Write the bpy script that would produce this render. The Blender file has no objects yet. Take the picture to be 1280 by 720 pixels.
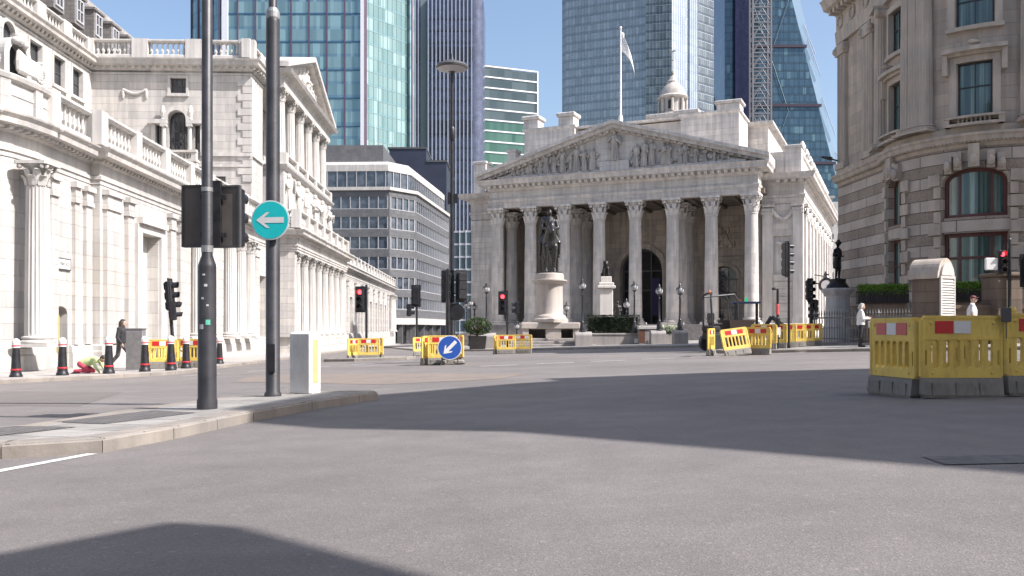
import bpy, math, random
from math import pi, sin, cos, tan, sqrt, radians, atan2, floor
from mathutils import Matrix, Vector
rnd = random.Random(11)
scene = bpy.context.scene
COL = scene.collection
EYE = 0.9                      # lens height above the road

def ground(x, y):
    cx = min(max(x, -40), 40); cy = min(max(y, -40), 140)
    return 0.027*cx - 0.010*cy + 0.02
def XY(px, Y): return (px-640)/1100*Y
def W(px, py, k=0.0):          # point on the sloping ground seen at a pixel (metres)
    Y = (EYE-0.02-k)*1100/((py-410)+0.027*(px-640)-11)
    return XY(px, Y), Y, ground(XY(px, Y), Y)+k
def Zat(py, Y): return EYE+(410-py)*Y/1100

# ------------------------------------------------------------------ mesh builder
def rotz(a): return Matrix.Rotation(a, 4, 'Z')
def T(x, y, z=0, rz=0): return Matrix.Translation((x, y, z)) @ rotz(rz)

class MB:
    def __init__(s): s.v = []; s.f = []; s.mi = []; s.m = 0; s.M = None
    def add(s, vs, fs):
        b = len(s.v)
        if s.M is not None: vs = [s.M @ Vector(p) for p in vs]
        s.v.extend([tuple(p) for p in vs])
        for f in fs: s.f.append([b+i for i in f]); s.mi.append(s.m)
        return s
    def box(s, x0, x1, y0, y1, z0, z1):
        return s.add([(x0,y0,z0),(x1,y0,z0),(x1,y1,z0),(x0,y1,z0),(x0,y0,z1),(x1,y0,z1),(x1,y1,z1),(x0,y1,z1)],
              [(0,3,2,1),(4,5,6,7),(0,1,5,4),(1,2,6,5),(2,3,7,6),(3,0,4,7)])
    def cbox(s, x, y, z, w, d, h): return s.box(x-w/2, x+w/2, y-d/2, y+d/2, z, z+h)
    def bbox(s, x0, x1, y0, y1, z0, z1, b=.01):     # box with chamfered edges
        xs=(x0,x0+b,x1-b,x1); ys=(y0,y0+b,y1-b,y1)
        def ring(i, z):
            o=0 if i else b
            return [(x0+b,y0+o if i else y0+b,z)]
        lay=[(b,z0),(0,z0+b),(0,z1-b),(b,z1)]
        vs=[]; fs=[]
        for o,z in lay:
            c=b
            vs+=[(x0+o+c,y0+o,z),(x1-o-c,y0+o,z),(x1-o,y0+o+c,z),(x1-o,y1-o-c,z),(x1-o-c,y1-o,z),(x0+o+c,y1-o,z),(x0+o,y1-o-c,z),(x0+o,y0+o+c,z)]
        for k in range(3):
            for i in range(8):
                j=(i+1)%8; fs.append((k*8+i,k*8+j,k*8+8+j,k*8+8+i))
        fs.append(tuple(range(7,-1,-1))); fs.append(tuple(range(24,32)))
        return s.add(vs, fs)
    def prism(s, poly, z0, z1):
        n=len(poly); vs=[(p[0],p[1],z0) for p in poly]+[(p[0],p[1],z1) for p in poly]
        fs=[tuple(range(n-1,-1,-1)), tuple(range(n,2*n))]+[(i,(i+1)%n,n+(i+1)%n,n+i) for i in range(n)]
        return s.add(vs, fs)
    def xprism(s, poly, y0, y1):                    # polygon in x,z pushed along y
        n=len(poly); vs=[(p[0],y0,p[1]) for p in poly]+[(p[0],y1,p[1]) for p in poly]
        fs=[tuple(range(n)), tuple(range(2*n-1,n-1,-1))]+[((i+1)%n,i,n+i,n+(i+1)%n) for i in range(n)]
        return s.add(vs, fs)
    def yprism(s, poly, x0, x1):                    # polygon in y,z pushed along x
        n=len(poly); vs=[(x0,p[0],p[1]) for p in poly]+[(x1,p[0],p[1]) for p in poly]
        fs=[tuple(range(n-1,-1,-1)), tuple(range(n,2*n))]+[(i,(i+1)%n,n+(i+1)%n,n+i) for i in range(n)]
        return s.add(vs, fs)
    def lathe(s, prof, n=12, c=(0,0,0), sx=1, sy=1, caps=True):
        vs=[]; fs=[]; m=len(prof)
        for r,z in prof:
            for i in range(n):
                a=2*pi*i/n; vs.append((c[0]+r*cos(a)*sx, c[1]+r*sin(a)*sy, c[2]+z))
        for k in range(m-1):
            for i in range(n):
                j=(i+1)%n; fs.append((k*n+i,k*n+j,k*n+n+j,k*n+n+i))
        if caps: fs.append(tuple(range(n-1,-1,-1))); fs.append(tuple(range((m-1)*n,m*n)))
        return s.add(vs, fs)
    def tube(s, p0, p1, r0, r1=None, n=8, caps=True):
        r1=r0 if r1 is None else r1
        p0=Vector(p0); p1=Vector(p1); d=p1-p0; L=d.length
        if L<1e-6: return s
        q=d.to_track_quat('Z','Y').to_matrix().to_4x4(); A=Matrix.Translation(p0)@q
        vs=[A@Vector((r0*cos(2*pi*i/n),r0*sin(2*pi*i/n),0)) for i in range(n)]+[A@Vector((r1*cos(2*pi*i/n),r1*sin(2*pi*i/n),L)) for i in range(n)]
        fs=[(i,(i+1)%n,n+(i+1)%n,n+i) for i in range(n)]
        if caps: fs+=[tuple(range(n-1,-1,-1)),tuple(range(n,2*n))]
        return s.add(vs, fs)
    def pipe(s, pts, r, n=8):
        for a,b in zip(pts,pts[1:]): s.tube(a,b,r,r,n)
        return s
    def limb(s, p0, p1, r0, r1, n=12):              # tapered capsule
        p0=Vector(p0); p1=Vector(p1); d=p1-p0; L=max(d.length,1e-4)
        A=Matrix.Translation(p0)@d.to_track_quat('Z','Y').to_matrix().to_4x4()
        prof=[(r0*sin(t),-r0*cos(t)) for t in (0.12,.5,1.0)]+[(r0,0),(r0*.5+r1*.5,L*.5),(r1,L)]+[(r1*sin(t),L-r1*cos(t)) for t in (pi-1.0,pi-.5,pi-.12)]
        vs=[];fs=[];m=len(prof)
        for r,z in prof:
            for i in range(n): vs.append(A@Vector((r*cos(2*pi*i/n),r*sin(2*pi*i/n),z)))
        for k in range(m-1):
            for i in range(n):
                j=(i+1)%n; fs.append((k*n+i,k*n+j,k*n+n+j,k*n+n+i))
        fs.append(tuple(range(n-1,-1,-1))); fs.append(tuple(range((m-1)*n,m*n)))
        return s.add(vs, fs)
    def ell(s, c, r, R=None, n=14, m=9):
        c=Vector(c); vs=[];fs=[]
        R=R or Matrix.Identity(3)
        for k in range(m):
            t=pi*(k+.5)/m if False else .02+(pi-.04)*k/(m-1)
            for i in range(n):
                a=2*pi*i/n; vs.append(c+R@Vector((r[0]*sin(t)*cos(a),r[1]*sin(t)*sin(a),-r[2]*cos(t))))
        for k in range(m-1):
            for i in range(n):
                j=(i+1)%n; fs.append((k*n+i,k*n+j,k*n+n+j,k*n+n+i))
        fs.append(tuple(range(n-1,-1,-1))); fs.append(tuple(range((m-1)*n,m*n)))
        return s.add(vs, fs)
    def sweep(s, prof, pts, closed=False):          # prof: closed polygon (out, z), pts: plan polyline, out = right of travel
        n=len(pts); P=[Vector(p) for p in pts]; vs=[]; fs=[]; m=len(prof)
        for i in range(n):
            a=P[i]-P[i-1] if (i>0 or closed) else None
            b=P[(i+1)%n]-P[i] if (i<n-1 or closed) else None
            na=Vector((a.y,-a.x)).normalized() if a is not None else None
            nb=Vector((b.y,-b.x)).normalized() if b is not None else None
            if na is None: d=nb
            elif nb is None: d=na
            else:
                d=(na+nb); l=d.length
                d=d/l if l>1e-6 else na
                c=max(d.dot(na),.3); d=d/c
            for o,z in prof: vs.append((P[i].x+d.x*o,P[i].y+d.y*o,z))
        for i in range(n if closed else n-1):
            for k in range(m):
                k2=(k+1)%m; j=(i+1)%n
                fs.append((i*m+k,j*m+k,j*m+k2,i*m+k2))
        if not closed:
            fs.append(tuple(range(m-1,-1,-1))); fs.append(tuple((n-1)*m+k for k in range(m)))
        return s.add(vs, fs)
    def build(s, name, mats, parent=None, smooth=False, loc=None, rz=0):
        me=bpy.data.meshes.new(name); me.from_pydata(s.v, [], s.f)
        if not isinstance(mats,(list,tuple)): mats=[mats]
        for m in mats: me.materials.append(m)
        if len(mats)>1: me.polygons.foreach_set('material_index', s.mi)
        if smooth: me.polygons.foreach_set('use_smooth',[True]*len(me.polygons))
        me.update()
        return link(name, me, parent, loc, rz)
    def recalc(s): return s

def link(name, me, parent=None, loc=None, rz=0):
    o=bpy.data.objects.new(name, me); COL.objects.link(o)
    if parent is not None: o.parent=parent
    if loc is not None: o.location=loc
    if rz: o.rotation_euler=(0,0,rz)
    return o
def autosmooth(o, ang=40):
    me=o.data; me.polygons.foreach_set('use_smooth',[True]*len(me.polygons))
    me.set_sharp_from_angle(angle=radians(ang)); return o
def thing(name, label, cat, loc=(0,0,0), rz=0, group=None):
    o=bpy.data.objects.new(name, None); COL.objects.link(o); o.empty_display_size=.2
    o.location=loc; o.rotation_euler=(0,0,rz); return tag(o,label,cat,group)
def tag(o, label, cat, group=None):
    o['label']=label; o['category']=cat
    if group: o['group']=group
    return o
def struct(o): o['kind']='structure'; return o
def copy_thing(root, loc, rz, label):
    r=root.copy(); COL.objects.link(r); r.location=loc; r.rotation_euler=(r.rotation_euler[0],r.rotation_euler[1],rz); r['label']=label
    def rec(src,dst):
        for ch in list(src.children):
            c=ch.copy(); COL.objects.link(c); c.parent=dst; rec(ch,c)
    rec(root,r); return r

# ------------------------------------------------------------------ plan paths and pierced walls
class Path:
    def __init__(s, pts):
        s.p=[Vector(p) for p in pts]; s.d=[0]
        for a,b in zip(s.p,s.p[1:]): s.d.append(s.d[-1]+(b-a).length)
        s.L=s.d[-1]
        s.n=[]
        k=len(s.p)
        for i in range(k):
            acc=Vector((0,0))
            if i>0: a=s.p[i]-s.p[i-1]; acc+=Vector((a.y,-a.x)).normalized()
            if i<k-1: a=s.p[i+1]-s.p[i]; acc+=Vector((a.y,-a.x)).normalized()
            s.n.append(acc.normalized())
    def at(s, t, off=0):
        t=min(max(t,0),s.L)
        for i in range(len(s.p)-1):
            if t<=s.d[i+1]+1e-9: break
        L=s.d[i+1]-s.d[i]; f=(t-s.d[i])/L if L>0 else 0
        p=s.p[i].lerp(s.p[i+1],f); n=s.n[i].lerp(s.n[i+1],f).normalized()
        return p+n*off
    def cuts(s,a,b): return [a]+[d for d in s.d if a+1e-4<d<b-1e-4]+[b]
def topz(op,t):
    h=op.get('arch',0)
    if not h: return op['z1']
    m=(op['s0']+op['s1'])/2; w=(op['s1']-op['s0'])/2
    return op['z1']+h*sqrt(max(0,1-((t-m)/w)**2))
def botz(op,t):
    h=op.get('archb',0)
    if not h: return op['z0']
    m=(op['s0']+op['s1'])/2; w=(op['s1']-op['s0'])/2
    return op['z0']-h*sqrt(max(0,1-((t-m)/w)**2))
def pierced(mb, P, s0, s1, z0, z1, ops, depth, back=False, proud=0):
    S=set(P.cuts(s0,s1))
    for o in ops:
        S.add(o['s0']); S.add(o['s1'])
        if o.get('arch') or o.get('archb'):
            n=o.get('n',10); m=(o['s0']+o['s1'])/2; w=(o['s1']-o['s0'])/2
            for i in range(1,n): S.add(m-w*cos(pi*i/n))
    S=sorted(x for x in S if s0-1e-6<=x<=s1+1e-6)
    def q(a,b,c,d): mb.add([a,b,c,d],[(0,1,2,3)])
    def pt(t,z,o): p=P.at(t,o); return (p.x,p.y,z)
    F=proud; B=proud-depth
    for a,b in zip(S,S[1:]):
        if b-a<1e-5: continue
        m=(a+b)/2; act=sorted([o for o in ops if o['s0']<m<o['s1']], key=lambda o:o['z0'])
        la=lb=z0
        for o in act+[None]:
            if o: ha,hb=botz(o,a),botz(o,b)
            else: ha=hb=z1
            q(pt(a,la,F),pt(b,lb,F),pt(b,hb,F),pt(a,ha,F))
            if back: q(pt(b,lb,B),pt(a,la,B),pt(a,ha,B),pt(b,hb,B))
            if o:
                q(pt(a,ha,F),pt(b,hb,F),pt(b,hb,B),pt(a,ha,B))
                la,lb=topz(o,a),topz(o,b)
                q(pt(b,lb,F),pt(a,la,F),pt(a,la,B),pt(b,lb,B))
        if back:
            q(pt(a,z1,F),pt(b,z1,F),pt(b,z1,B),pt(a,z1,B)); q(pt(b,z0,F),pt(a,z0,F),pt(a,z0,B),pt(b,z0,B))
    for o in ops:
        q(pt(o['s0'],botz(o,o['s0']),F),pt(o['s0'],botz(o,o['s0']),B),pt(o['s0'],topz(o,o['s0']),B),pt(o['s0'],topz(o,o['s0']),F))
        q(pt(o['s1'],botz(o,o['s1']),B),pt(o['s1'],botz(o,o['s1']),F),pt(o['s1'],topz(o,o['s1']),F),pt(o['s1'],topz(o,o['s1']),B))
    if back:
        for t in (s0,s1): q(pt(t,z0,F),pt(t,z0,B),pt(t,z1,B),pt(t,z1,F))
    return mb
def pane(mb, P, op, off):
    S=set(P.cuts(op['s0'],op['s1']))
    if op.get('arch'):
        n=10; m=(op['s0']+op['s1'])/2; w=(op['s1']-op['s0'])/2
        for i in range(1,n): S.add(m-w*cos(pi*i/n))
    S=sorted(S)
    for a,b in zip(S,S[1:]):
        pa=P.at(a,off); pb=P.at(b,off)
        mb.add([(pa.x,pa.y,op['z0']),(pb.x,pb.y,op['z0']),(pb.x,pb.y,topz(op,b)),(pa.x,pa.y,topz(op,a))],[(0,1,2,3)])
    return mb
def vbar(mb, P, t, w, z0, z1, o0, o1):
    q=[P.at(t-w/2,o0),P.at(t-w/2,o1),P.at(t+w/2,o1),P.at(t+w/2,o0)]
    return mb.prism([(p.x,p.y) for p in q], z0, z1)
def hbar(mb, P, s0, s1, z0, z1, o0, o1):
    S=P.cuts(s0,s1); pts=[P.at(t,0) for t in S]
    return mb.sweep([(o0,z0),(o1,z0),(o1,z1),(o0,z1)], [(p.x,p.y) for p in pts])
def archbar(mb, P, op, w, o0, o1, n=12, grow=0):
    m=(op['s0']+op['s1'])/2; hw=(op['s1']-op['s0'])/2+grow; h=op.get('arch',0)+grow
    for i in range(n):
        a0=pi-pi*i/n; a1=pi-pi*(i+1)/n; vs=[]
        for a in (a0,a1):
            for k in (0,1):
                for o in (o0,o1):
                    p=P.at(m+(hw+k*w)*cos(a),o); vs.append((p.x,p.y,op['z1']+(h+k*w)*sin(a)))
        mb.add(vs,[(0,2,3,1),(4,5,7,6),(0,1,5,4),(2,6,7,3),(1,3,7,5),(0,4,6,2)])
    return mb
def frame(mb, P, op, w=.06, o0=-.3, o1=-.2, vs=(), hs=()):
    zt=op['z1']+op.get('arch',0)
    vbar(mb,P,op['s0']+w/2,w,op['z0'],op['z1'],o0,o1); vbar(mb,P,op['s1']-w/2,w,op['z0'],op['z1'],o0,o1)
    hbar(mb,P,op['s0']+w,op['s1']-w,op['z0'],op['z0']+w,o0,o1)
    if op.get('arch'): archbar(mb,P,op,w,o0,o1,grow=-w)
    else: hbar(mb,P,op['s0']+w,op['s1']-w,op['z1']-w,op['z1'],o0,o1)
    L=op['s1']-op['s0']
    for f in vs:
        t=op['s0']+L*f; vbar(mb,P,t,w*.7,op['z0']+w,topz(op,t)-w,o0+.004,o1-.012)
    for z in hs: hbar(mb,P,op['s0']+w,op['s1']-w,z-w*.35,z+w*.35,o0+.008,o1-.008)
    return mb
def window(name, P, op, parent, fm, gm, off=-.25, vs=(.5,), hs=(), w=.07):
    f=frame(MB(),P,op,w,off-.04,off+.06,vs,hs).build(name, fm, parent)
    pane(MB(),P,op,off).build('pane', gm, f)
    return f

def baluster_prof(h, r):
    return [(r*.9,0),(r*.9,h*.06),(r*.5,h*.1),(r,h*.32),(r*.62,h*.55),(r*.42,h*.75),(r*.75,h*.88),(r*.9,h*.92),(r*.9,h)]
def balustrade(mb, pts, z, h, step=.32, r=.095, pier=3.4, pw=.55, base=.24, rail=.2, solid=None):
    """stone balustrade along a plan polyline: plinth, balusters between piers, rail"""
    mb.sweep([(-.24,z),(.24,z),(.24,z+base-.04),(.2,z+base),(-.2,z+base),(-.24,z+base-.04)], pts)
    mb.sweep([(-.2,z+h-rail),(.2,z+h-rail),(.27,z+h-rail*.6),(.27,z+h-.03),(.22,z+h),(-.22,z+h),(-.27,z+h-.03),(-.27,z+h-rail*.6)], pts)
    P=Path(pts); hb=h-base-rail
    for i in range(len(pts)-1):
        a,b=P.d[i],P.d[i+1]; L=b-a
        if L<.5: continue
        k=max(1,round(L/pier)); d=Vector(pts[i+1])-Vector(pts[i]); ang=atan2(d.y,d.x)
        for j in range(k+1):
            p=P.p[i].lerp(P.p[i+1],j/k); mb.M=T(p.x,p.y,0,ang)
            mb.box(-pw/2,pw/2,-.29,.29,z+.004,z+h+.03); mb.M=None
            if j<k:
                seg=L/k; m=max(1,int((seg-pw)/step))
                for q in range(m):
                    t=(pw/2+(seg-pw)*(q+.5)/m)/seg
                    c=P.p[i].lerp(P.p[i+1],(j+t)/k)
                    mb.lathe(baluster_prof(hb,r),6,(c.x,c.y,z+base),caps=False)
    return mb

# ------------------------------------------------------------------ classical pieces
def fluted(mb, r, z0, z1, nfl=20, taper=.86, c=(0,0)):
    vs=[];fs=[]; n=nfl*4; lev=[0,.02,.35,.7,.98,1]
    for k,t in enumerate(lev):
        rr=r*(1-(1-taper)*t**1.6)
        for i in range(n):
            a=2*pi*i/n; q=i%4; d=1 if (q<1 or k in(0,5)) else (.93 if q==1 or q==3 else .905)
            vs.append((c[0]+rr*d*cos(a),c[1]+rr*d*sin(a),z0+(z1-z0)*t))
    for k in range(len(lev)-1):
        for i in range(n):
            j=(i+1)%n; fs.append((k*n+i,k*n+j,k*n+n+j,k*n+n+i))
    return mb.add(vs,fs)
def plain_shaft(mb, r, z0, z1, n=24, taper=.86, c=(0,0)):
    pr=[(r*(1-(1-taper)*t**1.6),z0+(z1-z0)*t) for t in (0,.15,.35,.55,.75,.9,.97)]+[(r*taper*1.07,z0+(z1-z0)*.975),(r*taper*1.07,z1)]
    return mb.lathe(pr,n,(c[0],c[1],0))
def attic_base(mb, r, z0, h, n=24, c=(0,0)):
    mb.cbox(c[0],c[1],z0,r*2.75,r*2.75,h*.34)
    b=z0+h*.34; k=h*.66
    mb.lathe([(r*1.3,b),(r*1.37,b+k*.1),(r*1.37,b+k*.28),(r*1.25,b+k*.4),(r*1.1,b+k*.5),(r*1.1,b+k*.62),(r*1.22,b+k*.7),(r*1.2,b+k*.88),(r*1.02,b+k)],n,(c[0],c[1],0))
    return mb
def corinthian(mb, r, z0, h, c=(0,0)):
    """bell, two rows of curling leaves, corner volutes and abacus"""
    X,Y=c
    mb.lathe([(r,z0),(r*1.0,z0+h*.5),(r*1.12,z0+h*.75),(r*1.35,z0+h*.86)],16,(X,Y,0))
    for row,(zb,hh,n,ph) in enumerate(((z0,h*.42,8,0),(z0+h*.05,h*.66,8,pi/8))):
        for i in range(n):
            a=2*pi*i/n+ph; ca,sa=cos(a),sin(a); vs=[]
            for t,o,w in ((0,1.02,.34),(.4,1.10,.36),(.75,1.22,.34),(.95,1.42,.26),(.9,1.55,.12)):
                for k in (-1,0,1):
                    oo=r*(o+(.05 if k==0 else 0)); ww=r*w*k
                    vs.append((X+ca*oo-sa*ww,Y+sa*oo+ca*ww,zb+hh*t))
            fs=[]
            for q in range(4):
                for k in range(2): fs.append((q*3+k,q*3+k+1,q*3+k+4,q*3+k+3))
            vs2=[(X+(x-X)*.93,Y+(y-Y)*.93,z-.0*h) for x,y,z in vs]; m=len(vs)
            fs2=[tuple(m+i for i in reversed(f)) for f in fs]
            mb.add(vs+vs2,fs+fs2)
    for i in range(4):
        a=pi/4+i*pi/2
        for k in (-1,1):
            aa=a+k*.13; R=r*1.62
            mb.ell((X+cos(aa)*R,Y+sin(aa)*R,z0+h*.78),(r*.2,r*.2,r*.24),n=7,m=5)
        mb.ell((X+cos(i*pi/2)*r*1.38,Y+sin(i*pi/2)*r*1.38,z0+h*.9),(r*.15,r*.15,r*.15),n=6,m=4)
    pts=[]
    for i in range(4):
        a=pi/4+i*pi/2
        for k,(da,R) in enumerate(((-.07,2.0),(.07,2.0),(.4,1.62),(pi/4,1.5),(pi/2-.4,1.62))): pts.append((X+cos(a+da)*r*R,Y+sin(a+da)*r*R))
    mb.prism(pts,z0+h*.87,z0+h)
    return mb
def modillions(mb, P, s0, s1, z, step, w, h, d, off=0):
    n=max(1,round((s1-s0)/step))
    for i in range(n):
        t=s0+(s1-s0)*(i+.5)/n; vbar(mb,P,t,w,z,z+h,off,off+d)
    return mb
def leaves(mb, n, pick, size=.05, r=None):
    r=r or rnd
    for _ in range(n):
        x,y,z=pick(r); a=r.uniform(0,2*pi); b=r.uniform(-.9,.9); sz=size*r.uniform(.6,1.4)
        d=Vector((cos(a)*cos(b),sin(a)*cos(b),sin(b))); u=d.orthogonal().normalized(); u=Matrix.Rotation(r.uniform(0,6.3),3,d)@u
        p=Vector((x,y,z)); mb.add([p-d*sz, p+u*sz*.5, p+d*sz, p-u*sz*.5],[(0,1,2,3)])
    return mb
def remesh(o, vox, smooth=6):
    m=o.modifiers.new('remesh','REMESH'); m.mode='VOXEL'; m.voxel_size=vox; m.use_smooth_shade=True
    if smooth: s=o.modifiers.new('smooth','SMOOTH'); s.iterations=smooth; s.factor=.5
    return o
# ------------------------------------------------------------------ materials
class NT:
    def __init__(s, name):
        s.mat=bpy.data.materials.new(name); s.mat.use_nodes=True; s.t=s.mat.node_tree; s.t.nodes.clear()
        s.out=s.t.nodes.new('ShaderNodeOutputMaterial'); s.bs=s.n('ShaderNodeBsdfPrincipled'); s.l(s.bs.outputs[0],s.out.inputs[0])
    def n(s,typ,**kw):
        nd=s.t.nodes.new(typ)
        for k,v in kw.items(): setattr(nd,k,v)
        return nd
    def l(s,a,b): s.t.links.new(a,b)
    def math(s,op,a,b=None):
        nd=s.n('ShaderNodeMath',operation=op)
        for i,x in enumerate((a,b)):
            if x is None: continue
            if hasattr(x,'is_linked'): s.l(x,nd.inputs[i])
            else: nd.inputs[i].default_value=x
        return nd.outputs[0]
    def obj(s): return s.n('ShaderNodeTexCoord').outputs['Object']
    def wall(s):                         # (along wall, height) from object space, chosen by the face normal
        tc=s.n('ShaderNodeTexCoord'); a=s.n('ShaderNodeSeparateXYZ'); s.l(tc.outputs['Object'],a.inputs[0])
        b=s.n('ShaderNodeSeparateXYZ'); s.l(tc.outputs['Normal'],b.inputs[0])
        ax=s.math('ABSOLUTE',b.outputs[0]); ay=s.math('ABSOLUTE',b.outputs[1])
        g=s.math('GREATER_THAN',ax,ay); ng=s.math('SUBTRACT',1.0,g)
        u=s.math('ADD',s.math('MULTIPLY',g,a.outputs[1]),s.math('MULTIPLY',ng,a.outputs[0]))
        c=s.n('ShaderNodeCombineXYZ'); s.l(u,c.inputs[0]); s.l(a.outputs[2],c.inputs[1])
        return c.outputs[0],u,a.outputs[2]
    def noise(s,vec,scale,detail=4,rough=.55,stretch=None):
        if stretch:
            m=s.n('ShaderNodeMapping'); m.inputs['Scale'].default_value=stretch; s.l(vec,m.inputs[0]); vec=m.outputs[0]
        nd=s.n('ShaderNodeTexNoise'); s.l(vec,nd.inputs['Vector']); nd.inputs['Scale'].default_value=scale
        nd.inputs['Detail'].default_value=detail; nd.inputs['Roughness'].default_value=rough; return nd.outputs['Fac']
    def ramp(s,fac,stops):
        r=s.n('ShaderNodeValToRGB'); s.l(fac,r.inputs[0]); e=r.color_ramp.elements
        while len(e)<len(stops): e.new(.5)
        for el,(p,c) in zip(e,stops): el.position=p; el.color=(c,c,c,1) if isinstance(c,(int,float)) else (*c,1)
        return r.outputs[0]
    def mix(s,fac,a,b,mode='MIX'):
        m=s.n('ShaderNodeMix',data_type='RGBA',blend_type=mode)
        for i,x in ((0,fac),(6,a),(7,b)):
            if hasattr(x,'is_linked'): s.l(x,m.inputs[i])
            else: m.inputs[i].default_value=x if isinstance(x,(int,float)) else (*x,1)
        return m.outputs[2]
    def bump(s,h,strength=.3,dist=.02,prev=None):
        b=s.n('ShaderNodeBump'); b.inputs['Strength'].default_value=strength; b.inputs['Distance'].default_value=dist; s.l(h,b.inputs['Height'])
        if prev is not None: s.l(prev,b.inputs['Normal'])
        return b.outputs[0]
    def set(s,**kw):
        for k,v in kw.items():
            i=s.bs.inputs[k.replace('_',' ')]
            if hasattr(v,'is_linked'): s.l(v,i)
            else: i.default_value=(*v,1) if isinstance(v,tuple) and len(v)==3 else v
        return s.mat

def m_stone(name, c, var=.16, joint=None, streak=.25, rough=.82, warm=(1.04,1.0,.94), grain=.25, dark=(.5,.47,.43)):
    N=NT(name); ob=N.obj(); col=N.ramp(N.noise(ob,.9,6,.6),[(.3,tuple(x*(1-var) for x in c)),(.7,tuple(x*(1+var*.6)*w for x,w in zip(c,warm)))])
    st=N.ramp(N.noise(ob,1.3,5,.6,(2.2,2.2,.18)),[(.38,1-streak),(.62,1.0)])
    col=N.mix(1.0,col,st,'MULTIPLY')
    blot=N.ramp(N.noise(ob,.23,4,.6),[(.56,0.0),(.78,.5)])
    col=N.mix(blot,col,tuple(x*d*1.25 for x,d in zip(c,dark)))
    nrm=None; h=N.noise(ob,18,5,.6)
    if joint:
        w,hh,mo,dk=joint; v,_,_=N.wall()
        b=N.n('ShaderNodeTexBrick'); N.l(v,b.inputs['Vector']); b.inputs['Scale'].default_value=1
        b.inputs['Brick Width'].default_value=w; b.inputs['Row Height'].default_value=hh; b.inputs['Mortar Size'].default_value=mo
        b.inputs['Mortar Smooth'].default_value=.2; b.inputs['Bias'].default_value=0
        b.inputs['Color1'].default_value=(.88,.88,.88,1); b.inputs['Color2'].default_value=(1.08,1.06,1.03,1); b.inputs['Mortar'].default_value=(dk,dk,dk,1)
        col=N.mix(1.0,col,b.outputs['Color'],'MULTIPLY')
        nrm=N.bump(N.math('SUBTRACT',1.0,b.outputs['Fac']),.8,.03)
    nrm=N.bump(h,grain,.02,nrm)
    return N.set(Base_Color=col,Roughness=rough,Normal=nrm,Specular_IOR_Level=.25)
def m_plain(name, c, rough=.5, metal=0, var=.12, scale=6, spec=.5, bump=.05, coat=0):
    N=NT(name); ob=N.obj(); col=N.ramp(N.noise(ob,scale,4),[(.3,tuple(x*(1-var) for x in c)),(.7,tuple(x*(1+var) for x in c))])
    rg=N.ramp(N.noise(ob,scale*2.3,3),[(.3,max(rough-.08,.02)),(.7,min(rough+.1,1))])
    return N.set(Base_Color=col,Roughness=rg,Metallic=metal,Specular_IOR_Level=spec,Normal=N.bump(N.noise(ob,scale*5,3),bump,.01))
def m_dirty(name,c,rough,d,amt,sc):
    N=NT(name); ob=N.obj(); col=N.ramp(N.noise(ob,sc,4),[(.3,tuple(x*.86 for x in c)),(.7,tuple(x*1.08 for x in c))])
    st=N.ramp(N.noise(ob,sc*2.2,6,.68,(1.6,1.6,.55)),[(.5,0.0),(.72,amt)]); col=N.mix(st,col,d)
    sp=N.ramp(N.noise(ob,sc*9,4,.7),[(.62,0.0),(.7,amt*.8)]); col=N.mix(sp,col,d)
    return N.set(Base_Color=col,Roughness=rough,Normal=N.bump(N.noise(ob,sc*6,4),.15,.01))
def m_emit(name, c, s):
    N=NT(name); return N.set(Base_Color=tuple(x*.5 for x in c),Emission_Color=c,Emission_Strength=s)
def m_tower(name, ca, cb, pw, ph, metal=.6, rough=.07, wob=.12, blind=None, sub=1, spandrel=None):
    """coated curtain wall glass: every pane its own tint and a slightly different tilt"""
    N=NT(name); v,u,z=N.wall()
    fu=N.math('FLOOR',N.math('DIVIDE',u,pw)); fz=N.math('FLOOR',N.math('DIVIDE',z,ph))
    c=N.n('ShaderNodeCombineXYZ'); N.l(fu,c.inputs[0]); N.l(fz,c.inputs[1])
    wn=N.n('ShaderNodeTexWhiteNoise',noise_dimensions='2D'); N.l(c.outputs[0],wn.inputs['Vector'])
    big=N.noise(N.obj(),.045,4,.6)
    f=N.math('ADD',N.math('MULTIPLY',wn.outputs['Value'],.55),N.math('MULTIPLY',big,.6))
    col=N.ramp(f,[(.2,ca),(.85,cb)])
    if spandrel:
        fr=N.math('FRACT',N.math('DIVIDE',z,ph)); col=N.mix(N.math('MULTIPLY',N.math('LESS_THAN',fr,spandrel[0]),spandrel[2]),col,spandrel[1])
    if blind:
        b=N.math('GREATER_THAN',wn.outputs['Value'],blind[0]); col=N.mix(N.math('MULTIPLY',b,blind[2]),col,blind[1])
    nz=N.bump(N.math('ADD',N.noise(N.obj(),.5,2),N.math('MULTIPLY',wn.outputs['Value'],.3)),wob,.25)
    return N.set(Base_Color=col,Metallic=metal,Roughness=rough,Normal=nz)
def m_glass(name, ca, cb, rough=.05, fold=None):
    N=NT(name); ob=N.obj(); n=N.noise(ob,.8,4)
    col=N.ramp(n,[(.35,ca),(.65,cb)])
    if fold:
        v,u,z=N.wall(); w=N.noise(v,1.6,3,.6,(3.0,.04,1)); col=N.ramp(w,[(.44,ca),(.56,cb),(.72,fold)])
    return N.set(Base_Color=col,Roughness=rough,Specular_IOR_Level=.9,Normal=N.bump(N.noise(ob,1.1,2),.06,.2))
def m_leaf(name, a, b):
    N=NT(name); col=N.ramp(N.noise(N.obj(),3.2,4,.7),[(.32,a),(.68,b)])
    return N.set(Base_Color=col,Roughness=.55,Specular_IOR_Level=.3)

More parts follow.
